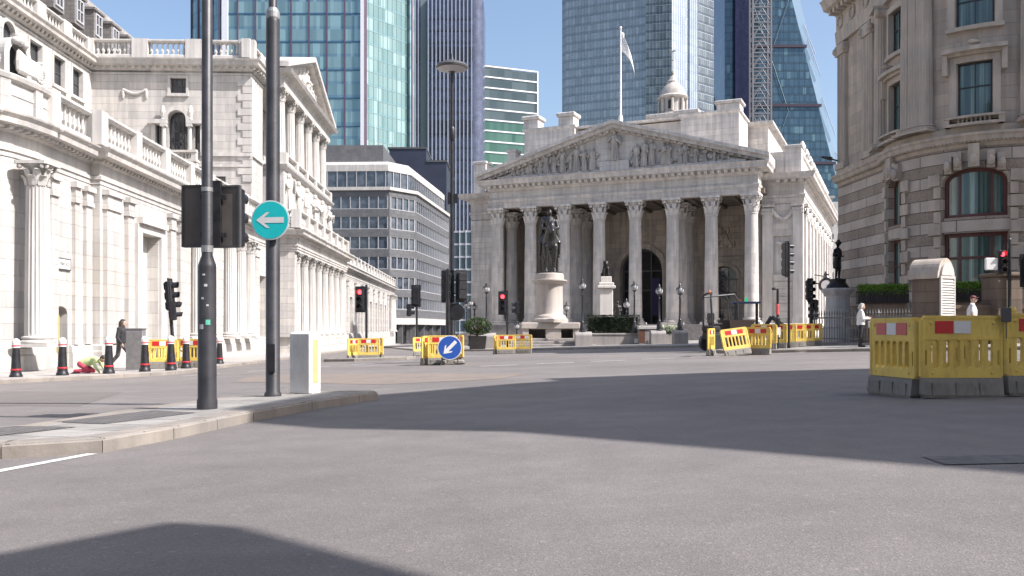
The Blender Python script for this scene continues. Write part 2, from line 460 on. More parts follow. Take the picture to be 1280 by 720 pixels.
def m_asphalt():
    N=NT('asphalt'); P=N.n('ShaderNodeNewGeometry').outputs['Position']
    base=N.ramp(N.noise(P,.16,6,.62),[(.32,(.150,.140,.133)),(.5,(.178,.167,.159)),(.7,(.214,.20,.19))])
    mot=N.ramp(N.noise(P,2.3,6,.65),[(.3,.9),(.7,1.08)])
    col=N.mix(1.0,base,mot,'MULTIPLY')
    vo=N.n('ShaderNodeTexVoronoi'); N.l(P,vo.inputs['Vector']); vo.inputs['Scale'].default_value=125
    sep=N.n('ShaderNodeSeparateColor'); N.l(vo.outputs['Color'],sep.inputs[0])
    stone=N.ramp(sep.outputs[0],[(.0,(.74,.72,.72)),(.55,(1,.98,.97)),(.85,(1.08,1.02,1.0)),(.95,(1.3,1.22,1.18)),(1.0,(1.6,1.48,1.42))])
    col=N.mix(.75,col,N.mix(1.0,col,stone,'MULTIPLY'))
    v2=N.n('ShaderNodeTexVoronoi'); N.l(P,v2.inputs['Vector']); v2.inputs['Scale'].default_value=9
    s2=N.n('ShaderNodeSeparateColor'); N.l(v2.outputs['Color'],s2.inputs[0])
    near=N.math('MULTIPLY',N.math('LESS_THAN',v2.outputs['Distance'],.16),N.math('GREATER_THAN',s2.outputs[1],.86))
    col=N.mix(N.math('MULTIPLY',near,.2),col,(.40,.34,.33))
    # tyre-polished lanes, darker trench repairs and oil spots
    st=N.ramp(N.noise(P,.5,5,.6,(.22,1.0,1)),[(.4,.93),(.62,1.05)]); col=N.mix(1.0,col,st,'MULTIPLY')
    oil=N.ramp(N.noise(P,1.0,3,.5),[(.66,0.0),(.74,.22)]); col=N.mix(oil,col,(.085,.08,.08))
    # fine cracks
    vc=N.n('ShaderNodeTexVoronoi',feature='DISTANCE_TO_EDGE'); wv=N.n('ShaderNodeVectorMath',operation='ADD'); N.l(P,wv.inputs[0])
    nn=N.n('ShaderNodeTexNoise'); N.l(P,nn.inputs['Vector']); nn.inputs['Scale'].default_value=1.2; N.l(nn.outputs['Color'],wv.inputs[1]); N.l(wv.outputs[0],vc.inputs['Vector'])
    vc.inputs['Scale'].default_value=.33
    crack=N.math('MULTIPLY',N.math('LESS_THAN',vc.outputs['Distance'],.0028),N.math('GREATER_THAN',N.noise(P,.35,3),.56))
    col=N.mix(N.math('MULTIPLY',crack,.15),col,(.05,.047,.046))
    h=N.math('ADD',N.math('MULTIPLY',vo.outputs['Distance'],.8),N.noise(P,40,3))
    rg=N.ramp(N.noise(P,1.1,4),[(.3,.62),(.7,.85)])
    return N.set(Base_Color=col,Roughness=rg,Specular_IOR_Level=.35,Normal=N.bump(h,.3,.008))
def m_paving(name, c, w, h, ang=0):
    N=NT(name); P=N.n('ShaderNodeNewGeometry').outputs['Position']; m=N.n('ShaderNodeMapping'); m.inputs['Rotation'].default_value=(0,0,ang); N.l(P,m.inputs[0])
    b=N.n('ShaderNodeTexBrick'); N.l(m.outputs[0],b.inputs['Vector']); b.inputs['Scale'].default_value=1
    b.inputs['Brick Width'].default_value=w; b.inputs['Row Height'].default_value=h; b.inputs['Mortar Size'].default_value=.012
    b.inputs['Color1'].default_value=(*[x*.86 for x in c],1); b.inputs['Color2'].default_value=(*[x*1.1 for x in c],1); b.inputs['Mortar'].default_value=(*[x*.45 for x in c],1)
    col=N.mix(1.0,b.outputs['Color'],N.ramp(N.noise(P,2.1,6,.65),[(.3,.78),(.7,1.12)]),'MULTIPLY')
    col=N.mix(1.0,col,N.ramp(N.noise(P,60,3),[(.3,.86),(.7,1.12)]),'MULTIPLY')
    return N.set(Base_Color=col,Roughness=.8,Specular_IOR_Level=.3,Normal=N.bump(N.math('SUBTRACT',N.noise(P,25,4),b.outputs['Fac']),.35,.012))
def m_rustic():
    """banded ashlar: smooth courses alternating with rough dark ones"""
    N=NT('banded_stone'); v,u,z=N.wall(); ob=N.obj()
    b=N.n('ShaderNodeTexBrick'); N.l(v,b.inputs['Vector']); b.inputs['Scale'].default_value=1; b.inputs['Brick Width'].default_value=1.9
    b.inputs['Row Height'].default_value=.52; b.inputs['Mortar Size'].default_value=.018; b.inputs['Mortar Smooth'].default_value=.3
    b.inputs['Color1'].default_value=(.47,.41,.35,1); b.inputs['Color2'].default_value=(.52,.455,.395,1); b.inputs['Mortar'].default_value=(.2,.18,.165,1)
    odd=N.math('GREATER_THAN',N.math('FRACT',N.math('DIVIDE',z,1.04)),.5)
    rough=N.ramp(N.noise(ob,14,5,.7),[(.3,.55),(.7,1.05)])
    col=N.mix(odd,b.outputs['Color'],N.mix(1.0,N.mix(1.0,b.outputs['Color'],(.85,.81,.77),'MULTIPLY'),rough,'MULTIPLY'))
    col=N.mix(1.0,col,N.ramp(N.noise(ob,.6,5,.6),[(.3,.75),(.7,1.1)]),'MULTIPLY')
    n1=N.bump(N.math('SUBTRACT',1.0,b.outputs['Fac']),.9,.04)
    n2=N.bump(N.math('MULTIPLY',N.noise(ob,16,5,.7),N.math('ADD',N.math('MULTIPLY',odd,.9),.1)),.7,.05,n1)
    return N.set(Base_Color=col,Roughness=.85,Specular_IOR_Level=.2,Normal=n2)

ST_BANK=m_stone('portland_stone',(.535,.52,.505),.08,(1.5,.52,.010,.84),.22,warm=(1.02,1.0,.97))
ST_BANKP=m_stone('portland_stone_carved',(.54,.525,.505),.09,None,.2,warm=(1.02,1.0,.97))
ST_EX=m_stone('weathered_portland_stone',(.63,.605,.585),.13,(1.6,.6,.008,.92),.26,warm=(1.02,1,.97))
ST_EXP=m_stone('weathered_portland_carved',(.66,.635,.61),.12,None,.24,warm=(1.02,1,.97))
ST_EXI=m_stone('sooty_shaded_inner_stone',(.54,.485,.435),.16,(1.6,.6,.01,.85),.3)  # soot tone, with the portico's inner shade also darkened into the colour
ST_EXS=m_stone('shaded_soffit',(.20,.175,.155),.2,None,.2)  # shade under the portico ceiling put into a darker stone colour
ST_EXD=m_stone('sooty_portland_carved',(.50,.475,.45),.2,None,.3)
ST_RB=m_stone('brown_portland_stone',(.49,.43,.375),.12,(1.3,.55,.009,.86),.22)
ST_RBP=m_stone('brown_portland_carved',(.49,.435,.38),.12,None,.22)
ST_RUST=m_rustic()
ST_PED=m_stone('pink_granite',(.45,.41,.38),.1,None,.15,.5)
ST_GRAN=m_stone('grey_granite',(.34,.32,.31),.14,None,.2,.6)
ST_BRN=m_stone('brown_sandstone',(.17,.135,.112),.14,(1.1,.42,.01,.7),.22)
ST_WHITE=m_stone('pale_render',(.54,.52,.50),.06,None,.12)
ST_GREY=m_stone('slate_cladding',(.125,.13,.142),.1,(1.0,.62,.008,.75),.12,.5)
ST_LIGHT=m_stone('pale_concrete',(.47,.46,.45),.08,None,.2)
SLATE=m_stone('roof_slate',(.20,.195,.20),.14,(.5,.3,.01,.65),.15)
ASPH=m_asphalt()
PAVE=m_paving('york_stone_paving',(.40,.375,.35),.9,.6,.04)
PAVE2=m_paving('granite_paving',(.31,.295,.275),.8,.5,.4)
TACT=m_paving('studded_paving',(.17,.16,.155),.12,.06,.75)
KERB=m_stone('granite_kerb',(.30,.275,.25),.2,None,.2,.75)
PAINT=m_plain('road_paint',(.68,.67,.65),.7,0,.2,9)
BLACK=m_plain('black_paint',(.018,.018,.021),.38,0,.4,7)
def m_chipped():
    N=NT('worn_black_paint'); ob=N.obj(); col=N.ramp(N.noise(ob,4,5),[(.3,(.022,.022,.026)),(.7,(.05,.05,.056))])
    ch=N.ramp(N.noise(ob,26,5,.75,(1,1,.7)),[(.66,0.0),(.7,.8)]); ms=N.ramp(N.noise(ob,2.2,3),[(.52,0.0),(.62,1.0)])
    col=N.mix(N.math('MULTIPLY',ch,ms),col,(.42,.40,.38)); return N.set(Base_Color=col,Roughness=.45,Normal=N.bump(N.noise(ob,14,4),.15,.01))
BLACKM=m_chipped()
SHEET=m_plain('grey_sheet_back',(.13,.12,.112),.9,0,.15,4,spec=.1)
IRON=m_plain('grey_painted_iron',(.16,.155,.15),.5,0,.2,6)
DULL=m_plain('dull_steel',(.33,.33,.33),.45,.6,.15,6)
ALU=m_plain('white_aluminium',(.66,.67,.70),.4,.1,.06,3)
BRONZE=m_plain('weathered_bronze',(.055,.052,.052),.36,.55,.45,3.5,bump=.2)
BRONZED=m_plain('dark_bronze',(.02,.018,.018),.4,.4,.4,4,bump=.2)
RUBB=m_dirty('grey_ballast',(.25,.235,.21),.85,(.10,.09,.08),.55,3.0)
YEL=m_dirty('yellow_plastic',(.77,.55,.12),.55,(.36,.25,.09),.5,3.5)
RED=m_plain('red_reflective',(.55,.022,.026),.4,0,.08,12)
REDF=m_plain('faded_red_reflective',(.58,.11,.11),.5,0,.08,12)
WHT=m_plain('white_reflective',(.70,.69,.68),.4,0,.06,12)
WPLD=m_dirty('grimy_white_plastic',(.68,.67,.65),.5,(.34,.32,.29),.35,2.2)
WPLA=m_plain('white_plastic',(.72,.71,.69),.5,0,.06,5)
YELP=m_plain('yellow_panel',(.55,.44,.20),.5,0,.08,9)
TURQ=m_plain('turquoise_sign_face',(.012,.52,.53),.4,0,.05,4)
BLUE=m_plain('blue_sign_face',(.02,.085,.36),.4,0,.06,4)
LENS=m_plain('dark_lens',(.02,.02,.02),.25,0,.2,4)
REDL=m_emit('red_lamp',(1,.03,.04),6.0)
GREENL=m_emit('green_lamp',(.03,.6,.25),.5)
AMBER=m_plain('orange_plastic',(.75,.17,.02),.4,0,.1,6)
GLOBE=m_plain('opal_glass',(.42,.42,.42),.1,0,.05,5)
GLDARK=m_glass('dark_window_glass',(.018,.02,.024),(.05,.055,.062))
GLOFF=m_glass('office_window_glass',(.03,.04,.055),(.085,.10,.125),.06)
GLCURT=m_glass('curtained_window_glass',(.03,.06,.056),(.09,.155,.14),.06,(.38,.47,.41))
DARK=m_plain('dark_interior',(.03,.027,.025),.8,0,.3,2)
MAROON=m_plain('maroon_paint',(.11,.038,.033),.45,0,.15,4)
DGREY=m_plain('dark_grey_frame',(.07,.07,.075),.5,0,.15,4)
WFR=m_plain('pale_frame',(.4,.4,.41),.5,0,.08,4)
NAVY=m_plain('navy_cladding',(.034,.038,.062),.35,.2,.12,.4)
T42G=m_plain('dark_blue_panels',(.10,.112,.165),.22,.3,.25,.5)
RIBW=m_plain('steel_rib',(.33,.36,.44),.4,.3,.08,.5)
RIBD=m_plain('plum_rib',(.12,.075,.11),.4,.3,.08,.5)
GRLIT=m_leaf('hedge_leaf',(.075,.155,.02),(.16,.29,.045))
GRDK=m_leaf('dark_hedge_leaf',(.010,.018,.008),(.025,.042,.018))
GRMID=m_leaf('shrub_leaf',(.025,.045,.012),(.06,.095,.03))
FLOW=m_leaf('pale_flower',(.45,.50,.34),(.62,.66,.50))
WOODB=m_plain('brown_timber',(.12,.05,.03),.6,0,.2,5)
SKIN_=m_plain('skin',(.50,.30,.22),.5,0,.06,9)
HAIRD=m_plain('dark_brown_hair',(.05,.035,.028),.5,0,.3,20)
HAIRG=m_plain('grey_hair',(.42,.38,.35),.5,0,.2,20)
CLBLK=m_plain('black_cloth',(.03,.03,.034),.85,0,.3,10,bump=.2)
CLGRY=m_plain('charcoal_cloth',(.085,.082,.085),.85,0,.3,10,bump=.2)
CLWHT=m_plain('white_cloth',(.72,.71,.70),.85,0,.08,10,bump=.2)
CLHIV=m_plain('lime_hivis_cloth',(.46,.56,.27),.8,0,.15,7,bump=.2)
CLRED=m_plain('crimson_cloth',(.42,.05,.09),.8,0,.15,7,bump=.2)
SHOEW=m_plain('white_leather',(.7,.69,.67),.5,0,.06,9)
CAPM=m_plain('maroon_cap_cloth',(.14,.05,.045),.8,0,.15,9)
def m_spot():
    N=NT('spotted_cloth'); vo=N.n('ShaderNodeTexVoronoi'); N.l(N.obj(),vo.inputs['Vector']); vo.inputs['Scale'].default_value=11
    return N.set(Base_Color=N.mix(N.math('LESS_THAN',vo.outputs['Distance'],.42),(.03,.03,.06),(.65,.64,.66)),Roughness=.8)
CLSPOT=m_spot()
# ================================================================== the long white bank (left)
bank=thing('bank_building','long white stone bank with a columned screen wall, balustrade and high pedimented block','building',(-16,28.8,0),.036)
arc=[(-5+5*cos(radians(a)),1+5*sin(radians(a))) for a in range(-95,1,8)]; arc[-1]=(0,1)
wallpts=arc+[(0,5),(.35,5),(.35,121),(-14,121)]
entpts=arc+[(0,5),(.35,5),(.35,32.5),(2.2,32.5),(2.2,55.5),(.35,55.5),(.35,121),(-14,121)]
Parc=Path(arc); P1=Path([(0,1),(0,5)]); P2=Path([(.35,5),(.35,121)])
w=MB()
pierced(w,Parc,0,Parc.L,-3,6.4,[],.3)
pierced(w,P1,0,4,-3,6.4,[dict(s0=1.1,s1=2.1,z0=-1.2,z1=1.4,arch=.28)],.8)
blind=[dict(s0=4.0,s1=6.1,z0=.3,z1=5.0)]+[dict(s0=u-5,s1=u-5+1.9,z0=.3,z1=4.4) for u in (29.3,58.5,64,70,76,82,88,94,100,106)]+[dict(s0=u-5-.75,s1=u-5+.75,z0=.3,z1=4.3,arch=.7) for u in (38.3,44.0,49.7)]
pierced(w,P2,0,116,-3,6.4,blind,.5)
w.box(-14,.35,120.99,121.0,-3,6.4); w.box(-.5,.349,5.0,5.04,-3,6.4)
w.box(-13,-1.0,6,120.5,-3,7.6); w.prism([(-12,-3),(-5,-2.5),(-1.6,1.5),(-1.2,6),(-12,6)],-3,7.6)
w.build('wall',ST_BANK,bank)
for o in blind: pane(MB(),P2,o,-.495).build('blind_panel',ST_BANKP,bank)
pane(MB(),P1,dict(s0=1.1,s1=2.1,z0=-1.2,z1=1.4,arch=.28),-.78).build('entrance_opening',DARK,bank)
dl=MB(); dl.box(-.3,.16,2.1,2.15,-.75,1.35); dl.build('door_leaf',YELP,bank)
for i,o in enumerate(blind[:1]):
    f=MB(); 
    for s in (-1,1): vbar(f,P2,(o['s0']+o['s1'])/2+s*1.38,.55,.26,5.35,0,.14)
    hbar(f,P2,o['s0']-.1,o['s1']+.1,5.0,5.35,0,.137); hbar(f,P2,o['s0']-.5,o['s1']+.5,5.36,5.62,0,.3); f.build('doorway_surround',ST_BANKP,bank)
pl=MB(); prof=[(-.3,-3),(.16,-3),(.16,-.02),(.12,.04),(.12,.22),(.05,.28),(-.3,.28)]
pl.sweep(prof,arc+[(0,2.02)]); pl.sweep(prof,[(0,3.18),(0,5),(.35,5),(.35,121),(-10,121)]); pl.build('plinth',ST_BANK,bank)
# pilasters
cap=lambda m,P,t,wd,z,d: (vbar(m,P,t,wd+.12,z,z+.16,0,d+.07),vbar(m,P,t,wd+.05,z+.16,z+.55,0,d+.03),vbar(m,P,t,wd+.2,z+.55,z+.75,0,d+.12))
for u,wd in ((1.9,.5),(3.6,.35),(4.6,.5)):
    m=MB(); vbar(m,P1,u-1,wd,.29,5.5,0,.13); cap(m,P1,u-1,wd,5.5,.13); m.build('pilaster',ST_BANK,bank)
for u,wd in ((5.9,1.3),(7.6,.6),(12.6,.6),(14.0,.9),(19.2,.9),(28.3,1.0),(31.8,.8),(57,.8),(62,.8),(67.5,.9),(73.5,.9),(79.5,.9),(85.5,.9),(91.5,.9),(97.5,.9),(103.5,.9),(110,1.2),(119,1.8)):
    m=MB(); vbar(m,P2,u-5,wd,.29,5.5,0,.18); cap(m,P2,u-5,wd,5.5,.18); m.build('pilaster',ST_BANK,bank)
# engaged and free columns: one shared mesh
cm=MB(); attic_base(cm,.40,.28,.36); fluted(cm,.40,.64,5.5,20); colm=cm.build('column',ST_BANKP,bank)
km=MB(); corinthian(km,.345,5.5,.78); capm=km.build('capital',ST_BANKP,colm)
spots=[(.55,-.15)]+[(.62,u) for u in (15.9,17.9,21.6,23.7,25.8)]+[(1.75,34.0+2.857*i) for i in range(8)]+[(.62,u) for u in (113,115.2,117.2)]
colm.location=(*spots[0],0)
autosmooth(colm,28)
for s in spots[1:]:
    c=colm.copy(); COL.objects.link(c); c.location=(*s,0); k=capm.copy(); COL.objects.link(k); k.parent=c
sl=MB(); sl.box(.5,2.4,32.8,55.2,-3,.26); sl.box(.34,2.0,32.55,33.3,.27,6.25); sl.box(.34,2.0,54.7,55.45,.27,6.25); sl.build('colonnade_base',ST_BANK,bank)
# entablature
e=MB()
e.sweep([(-1.2,6.25),(-.02,6.25),(-.02,6.42),(.03,6.42),(.03,6.6),(.08,6.6),(.08,6.72),(.0,6.76),(0,7.2),(.1,7.26),(.16,7.36),(.52,7.4),(.55,7.56),(.66,7.68),(.68,7.74),(-1.2,7.9)],entpts)
e.box(-.9,1.4,32.9,55.1,6.3,7.85)
e.build('entablature',ST_BANK,bank)
e=MB(); PE=Path(entpts)
modillions(e,PE,2,PE.L-14,7.262,.34,.16,.12,.3,.06); e.build('dentil_course',ST_BANKP,bank)
# lion head masks along the cornice
e=MB()
for i in range(44):
    p=PE.at(6+i*2.6,.66); e=MB(); e.ell((p.x,p.y,7.7),(.1,.1,.13),n=8,m=6); e.build('lion_mask',ST_BANKP,bank)
# solid attic over the rounded corner, balustrade beyond
a=MB(); arcs=[(x*.985-.05,y) for x,y in arc]
a.sweep([(-.9,7.75),(.05,7.75),(.05,7.95),(0,8.0),(0,8.4),(.03,8.43),(.03,8.5),(0,8.54),(0,8.85),(.14,8.92),(.18,9.05),(.1,9.12),(-.9,9.12)],arc+[(0,1.6)])
for t in (2.2,5.0,6.6,8.2): vbar(a,PE,t,.4,7.8,8.9,0,.1)
a.build('corner_attic',ST_BANK,bank)
def volute(m,P,s,z,r,th,off):
    for k in range(34):
        t=k/33; an=t*4*pi+pi/2; rr=r*(1-.82*t); p=P.at(s+rr*cos(an),off)
        m.ell((p.x,p.y,z+rr*sin(an)),(th*(1-.4*t),)*3,n=6,m=5)
    p=P.at(s,off-.1); m.ell((p.x,p.y,z),(r*.45,r*.45,r*.45),n=10,m=7)
for sgn,s0 in ((1,6.15),(1,8.35),(-1,3.2)):
    a=MB(); volute(a,PE,s0,9.5,.36,.075,.05)
    for k in range(16):
        t=k/15; p=PE.at(s0-sgn*1.25*t*.9,.02); zz=9.5+.36*cos(t*pi*.5)+.55*t*t; a.ell((p.x,p.y,zz*.5+4.6),(.12,.12,max(.1,(zz-9.12)*.45)),n=7,m=5)
    a.build('attic_scroll',ST_BANKP,bank)
for s0 in (5.0,7.2):
    a=MB(); op_=dict(s0=s0-.42,s1=s0+.42,z0=9.15,z1=9.75,arch=.42)
    archbar(a,PE,op_,.2,-.35,.06,14)
    for sg in (-1,1): vbar(a,PE,s0+sg*.52,.2,9.1,9.75,-.35,.06)
    p=PE.at(s0,.1); a.ell((p.x,p.y,10.3),(.16,.16,.22)); a.ell((p.x,p.y-.25,10.2),(.14,.14,.13)); a.ell((p.x,p.y+.25,10.2),(.14,.14,.13)); b_=a.build('attic_arch',ST_BANKP,bank)
    pane(MB(),PE,op_,-.3).build('arch_recess',DGREY,b_)
b=MB(); balustrade(b,[(-.1,1.9),(-.1,5),(.25,5),(.25,32.7),(2.1,32.7),(2.1,55.3),(.25,55.3),(.25,120.8),(-10,120.8)],7.9,1.28,.33,.1,3.3,.6); b.build('balustrade',ST_BANKP,bank)
# ---- high block behind
VW=-12.3
PW=Path([(VW,-12),(VW,33.4)]); PF=Path([(VW,33.4),(-1.2,33.4)]); PS=Path([(-1.2,33.4),(-1.2,36.6)]); PR=Path([(-3.2,36.6),(-3.2,60)])
u2=lambda u:u+12
wo=[dict(s0=u2(u)-.75,s1=u2(u)+.75,z0=16.5,z1=18.4) for u in (25.6,28.6,31.2,19.4,16.4)]+[dict(s0=u2(22.5)-.65,s1=u2(22.5)+.65,z0=16.4,z1=18.0,arch=.6)]
lo=[dict(s0=u2(u)-.75,s1=u2(u)+.75,z0=12.2,z1=14.6) for u in (16.4,19.4,22.5,25.6,28.6,31.2)]
m=MB(); pierced(m,PW,0,PW.L,3,19.0,wo+lo,.35)
fo=[dict(s0=9.1-3.25,s1=9.1-2.35,z0=16.4,z1=17.5)]      # square window
vz=dict(s0=5.35,s1=6.65,z0=13.3,z1=15.5,arch=.65); vl=dict(s0=4.45,s1=4.85,z0=13.3,z1=15.2); vr=dict(s0=7.15,s1=7.55,z0=13.3,z1=15.2)
sq=dict(s0=5.45,s1=6.55,z0=17.4,z1=18.5); lw=dict(s0=8.2,s1=9.3,z0=9.7,z1=11.6)
pierced(m,PF,0,PF.L,3,19.0,[vz,vl,vr,sq,lw],.35)
pierced(m,PS,0,PS.L,3,19.0,[],.3); pierced(m,PR,0,PR.L,3,19.0,[dict(s0=.5,s1=1.5,z0=13.8,z1=15.8),dict(s0=.5,s1=1.5,z0=16.4,z1=18)]+[dict(s0=t,s1=t+1.3,z0=13.9,z1=17.4) for t in (3.6,7.2,10.8,14.4,18)],.4)
m.box(-3.2,-1.2,36.59,36.6,3,19); m.box(-24,-3.6,34,60,3,20.3); m.box(-24,VW-.4,-12,34.5,3,20.3); m.box(-3.7,-1.7,34,36.2,3,19.9)
m.build('upper_wall',ST_BANK,bank)
for o in wo+lo: window('window',PW,o,bank,DGREY,GLDARK,-.28,(.5,),(o['z0']+(o['z1']-o['z0'])*.5,),.06)
window('arched_window',PF,vz,bank,DGREY,GLDARK,-.28,(.25,.5,.75),(14.0,14.75,15.5),.05)
for o in (vl,vr): window('side_light',PF,o,bank,DGREY,GLDARK,-.28,(),(14.2,),.05)
window('window',PF,sq,bank,DGREY,GLDARK,-.25,(.33,.66),(17.95,),.06); window('window',PF,lw,bank,DGREY,GLDARK,-.25,(.5,),(10.6,),.06)
for t in (.5,3.6,7.2,10.8,14.4,18): 
    z0,z1=(13.8,15.8) if t==.5 else (13.9,17.4); window('window',PR,dict(s0=t,s1=t+(1.0 if t==.5 else 1.3),z0=z0,z1=z1),bank,DGREY,GLDARK,-.3,(.5,),((z0+z1)/2,),.07)
for o in wo+lo+[sq]:
    P=PF if o is sq else PW; m=MB()
    hbar(m,P,o['s0']-.2,o['s1']+.2,o['z0']-.2,o['z0'],0,.16)
    for s in ('s0','s1'): vbar(m,P,o[s]+(.09 if s=='s1' else -.09),.17,o['z0']+.003,o['z1'],0,.07)
    if o.get('arch'): archbar(m,P,o,.2,0,.08)
    else: hbar(m,P,o['s0']-.18,o['s1']+.18,o['z1'],o['z1']+.17,0,.073)
    if o in lo: hbar(m,P,o['s0']-.35,o['s1']+.35,o['z1']+.75,o['z1']+.95,0,.3)
    m.build('window_surround',ST_BANKP,bank)
m=MB()
hbar(m,PF,0,4.4,13.0,13.25,0,.14); hbar(m,PF,7.6,PF.L-.02,13.0,13.25,0,.14); hbar(m,PF,0,PF.L-.02,12.25,12.45,0,.1)
hbar(m,PS,0,3,13.0,13.25,0,.142)
m.build('string_course',ST_BANKP,bank)
q=MB()                                                # quoins on the near corner
for i in range(14):
    L=.95 if i%2 else .6; z=11.2+i*.52
    q.box(-1.2-L,-1.13,33.33,33.45,z+.02,z+.5)
q.build('quoins',ST_BANKP,bank)
v=MB()                                                # venetian window order and balcony
for s in (5.1,6.9):
    p=PF.at(s,.28); attic_base(v,.15,13.25,.2,12,(p.x,p.y)); plain_shaft(v,.15,13.45,15.0,12,.86,(p.x,p.y)); v.cbox(p.x,p.y,15.0,.42,.42,.2)
for s in (4.3,7.7): vbar(v,PF,s,.28,13.26,15.2,0,.12)
hbar(v,PF,4.05,5.33,15.22,15.5,0,.45); hbar(v,PF,6.67,7.95,15.22,15.5,0,.45); archbar(v,PF,vz,.28,0,.42,16)
for s in (5.05,6.95):
    p=PF.at(s,.3); v.lathe([(.17,15.51),(.12,15.6),(.2,16.0),(.14,16.3),(.05,16.5)],10,(p.x,p.y,0))
v.build('window_order',ST_BANKP,bank)
v=MB(); hbar(v,PF,4.5,7.5,12.5,12.68,0,.8)
for s in (4.7,7.3): vbar(v,PF,s,.3,11.7,12.49,0,.55); vbar(v,PF,s,.35,12.69,13.35,.35,.75)
for i in range(9):
    p=PF.at(5.05+i*.24,.6); v.lathe(baluster_prof(.45,.09),6,(p.x,p.y,12.68),caps=False)
hbar(v,PF,4.5,7.5,13.13,13.28,.38,.82); v.build('balcony',ST_BANKP,bank)
v=MB()
for s in (2.9,):                                      # carved swag panel
    for i in range(13):
        t=i/12; p=PF.at(2.3+t*1.4,.05); v.ell((p.x,p.y,17.6-.25*sin(pi*t)),(.13,.1,.12),n=7,m=5)
    for t in (2.2,3.8): 
        p=PF.at(t,.05); v.ell((p.x,p.y,17.35),(.12,.1,.4),n=8,m=6)
v.build('carved_swag',ST_BANKP,bank)
c=MB(); up=[(VW,-12),(VW,33.4),(-1.2,33.4),(-1.2,36.6),(-3.2,36.6),(-3.2,37.6)]
c.sweep([(-.6,18.7),(.04,18.7),(.06,18.85),(.0,18.88),(0,19.0),(.18,19.1),(.22,19.25),(.62,19.32),(.66,19.5),(.78,19.62),(.8,19.7),(-.6,19.8)],up); c.build('upper_cornice',ST_BANK,bank)
c=MB(); PU=Path(up); modillions(c,PU,.3,PU.L-3.4,19.1,.5,.22,.18,.36,.16); c.build('modillions',ST_BANKP,bank)
c=MB(); balustrade(c,[(VW-.2,-12),(VW-.2,33.2),(-1.4,33.2),(-1.4,36.4)],19.78,1.3,.36,.12,3.6,1.1); c.build('upper_balustrade',ST_BANKP,bank)
# ---- portico on the street front
c=MB(); c.box(-3.25,.1,37.7,58.4,3,13.0); c.build('portico_base',ST_BANK,bank)
c=MB(); c.sweep([(-1,12.9),(.1,12.9),(.3,13.1),(.36,13.25),(-1,13.3)],[(-3.2,37.7),(.1,37.7),(.1,58.4),(-3.2,58.4)]); c.sweep([(-1,9.1),(.05,9.1),(.2,9.3),(-1,9.35)],[(-3.2,37.7),(.1,37.7),(.1,58.4),(-3.2,58.4)])
balustrade(c,[(.0,38.2),(.0,58.0)],13.3,.9,.3,.08,3.65,.7); c.build('portico_sill',ST_BANKP,bank)
cm=MB(); attic_base(cm,.46,13.3,.4); fluted(cm,.46,13.7,18.3,20); pc=cm.build('portico_column',ST_BANKP,bank); km=MB(); corinthian(km,.4,18.3,.85); kc=km.build('capital',ST_BANKP,pc); autosmooth(pc,28)
for i in range(6):
    loc=(-.5,39.0+3.6*i,0)
    if i==0: pc.location=loc
    else:
        o=pc.copy(); COL.objects.link(o); o.location=loc; k=kc.copy(); COL.objects.link(k); k.parent=o
c=MB(); c.box(-3.4,.12,37.85,58.15,19.15,20.3)
c.sweep([(-.6,19.9),(.0,19.9),(.14,20.0),(.18,20.12),(.6,20.2),(.74,20.42),(-.6,20.5)],[(-3.3,37.9),(.1,37.9),(.1,58.1),(-3.3,58.1)]); c.build('portico_entablature',ST_BANK,bank)
g=MB(); uc=48.0; g.yprism([(37.6,20.5),(58.4,20.5),(uc,23.9)],-3.3,-.25); g.build('pediment',ST_BANKP,bank)
g=MB()
for s in (-1,1):
    a0=Vector((uc+s*10.9,20.52)); a1=Vector((uc,24.1)); n=Vector((0,.42))
    q=[tuple(a0),tuple(a1),tuple(a1+n),tuple(a0+n)]
    if s>0: q=q[::-1]
    g.yprism(q,-3.4,.62)
    q2=[(a0.x-s*.4,a0.y+.0),(a1.x,a1.y-.25),(a1.x,a1.y-.002),(a0.x,a0.y+.12)]
    if s>0: q2=q2[::-1]
    g.yprism(q2,-3.35,.35)
g.build('raking_cornice',ST_BANK,bank)
def robed(m,x,y,z,h,fa=0,seed=0):                    # small carved standing figure
    r=random.Random(seed); A=T(x,y,z,fa); o=m.M; m.M=A
    m.lathe([(h*.15,0),(h*.13,h*.1),(h*.115,h*.35),(h*.12,h*.55),(h*.15,h*.7),(h*.14,h*.8),(h*.06,h*.845),(h*.045,h*.87)],9,(0,0,0),1,.72)
    m.ell((0,-h*.01,h*.93),(h*.058,h*.066,h*.075),n=8,m=6)
    for s in (-1,1):
        e=(s*h*r.uniform(.18,.26),-h*r.uniform(.02,.1),h*r.uniform(.5,.68)); m.limb((s*h*.13,0,h*.77),e,h*.045,h*.036,7)
        m.limb(e,(s*h*r.uniform(.02,.26),-h*r.uniform(.1,.18),h*r.uniform(.42,.85)),h*.035,h*.026,7)
    for k in range(5): 
        a=r.uniform(-1.2,1.2); m.limb((sin(a)*h*.1,-cos(a)*h*.075,h*.55),(sin(a)*h*.15,-cos(a)*h*.11,h*.02),h*.022,h*.03,6)
    m.M=o
g=MB()
for i,(u,h) in enumerate(((42,1.0),(43.5,1.4),(45,1.9),(46.5,2.3),(48,2.9),(49.5,2.3),(51,1.9),(52.5,1.4),(54,1.0))): g=MB(); robed(g,-.22,u,20.55,h,pi/2,i); g.build('pediment_figure',ST_BANKP,bank)
g=MB()
for i in range(6): g=MB(); robed(g,.16,39+3.6*i,9.4,3.4,pi/2,20+i); g.build('carved_figure',ST_BANKP,bank)
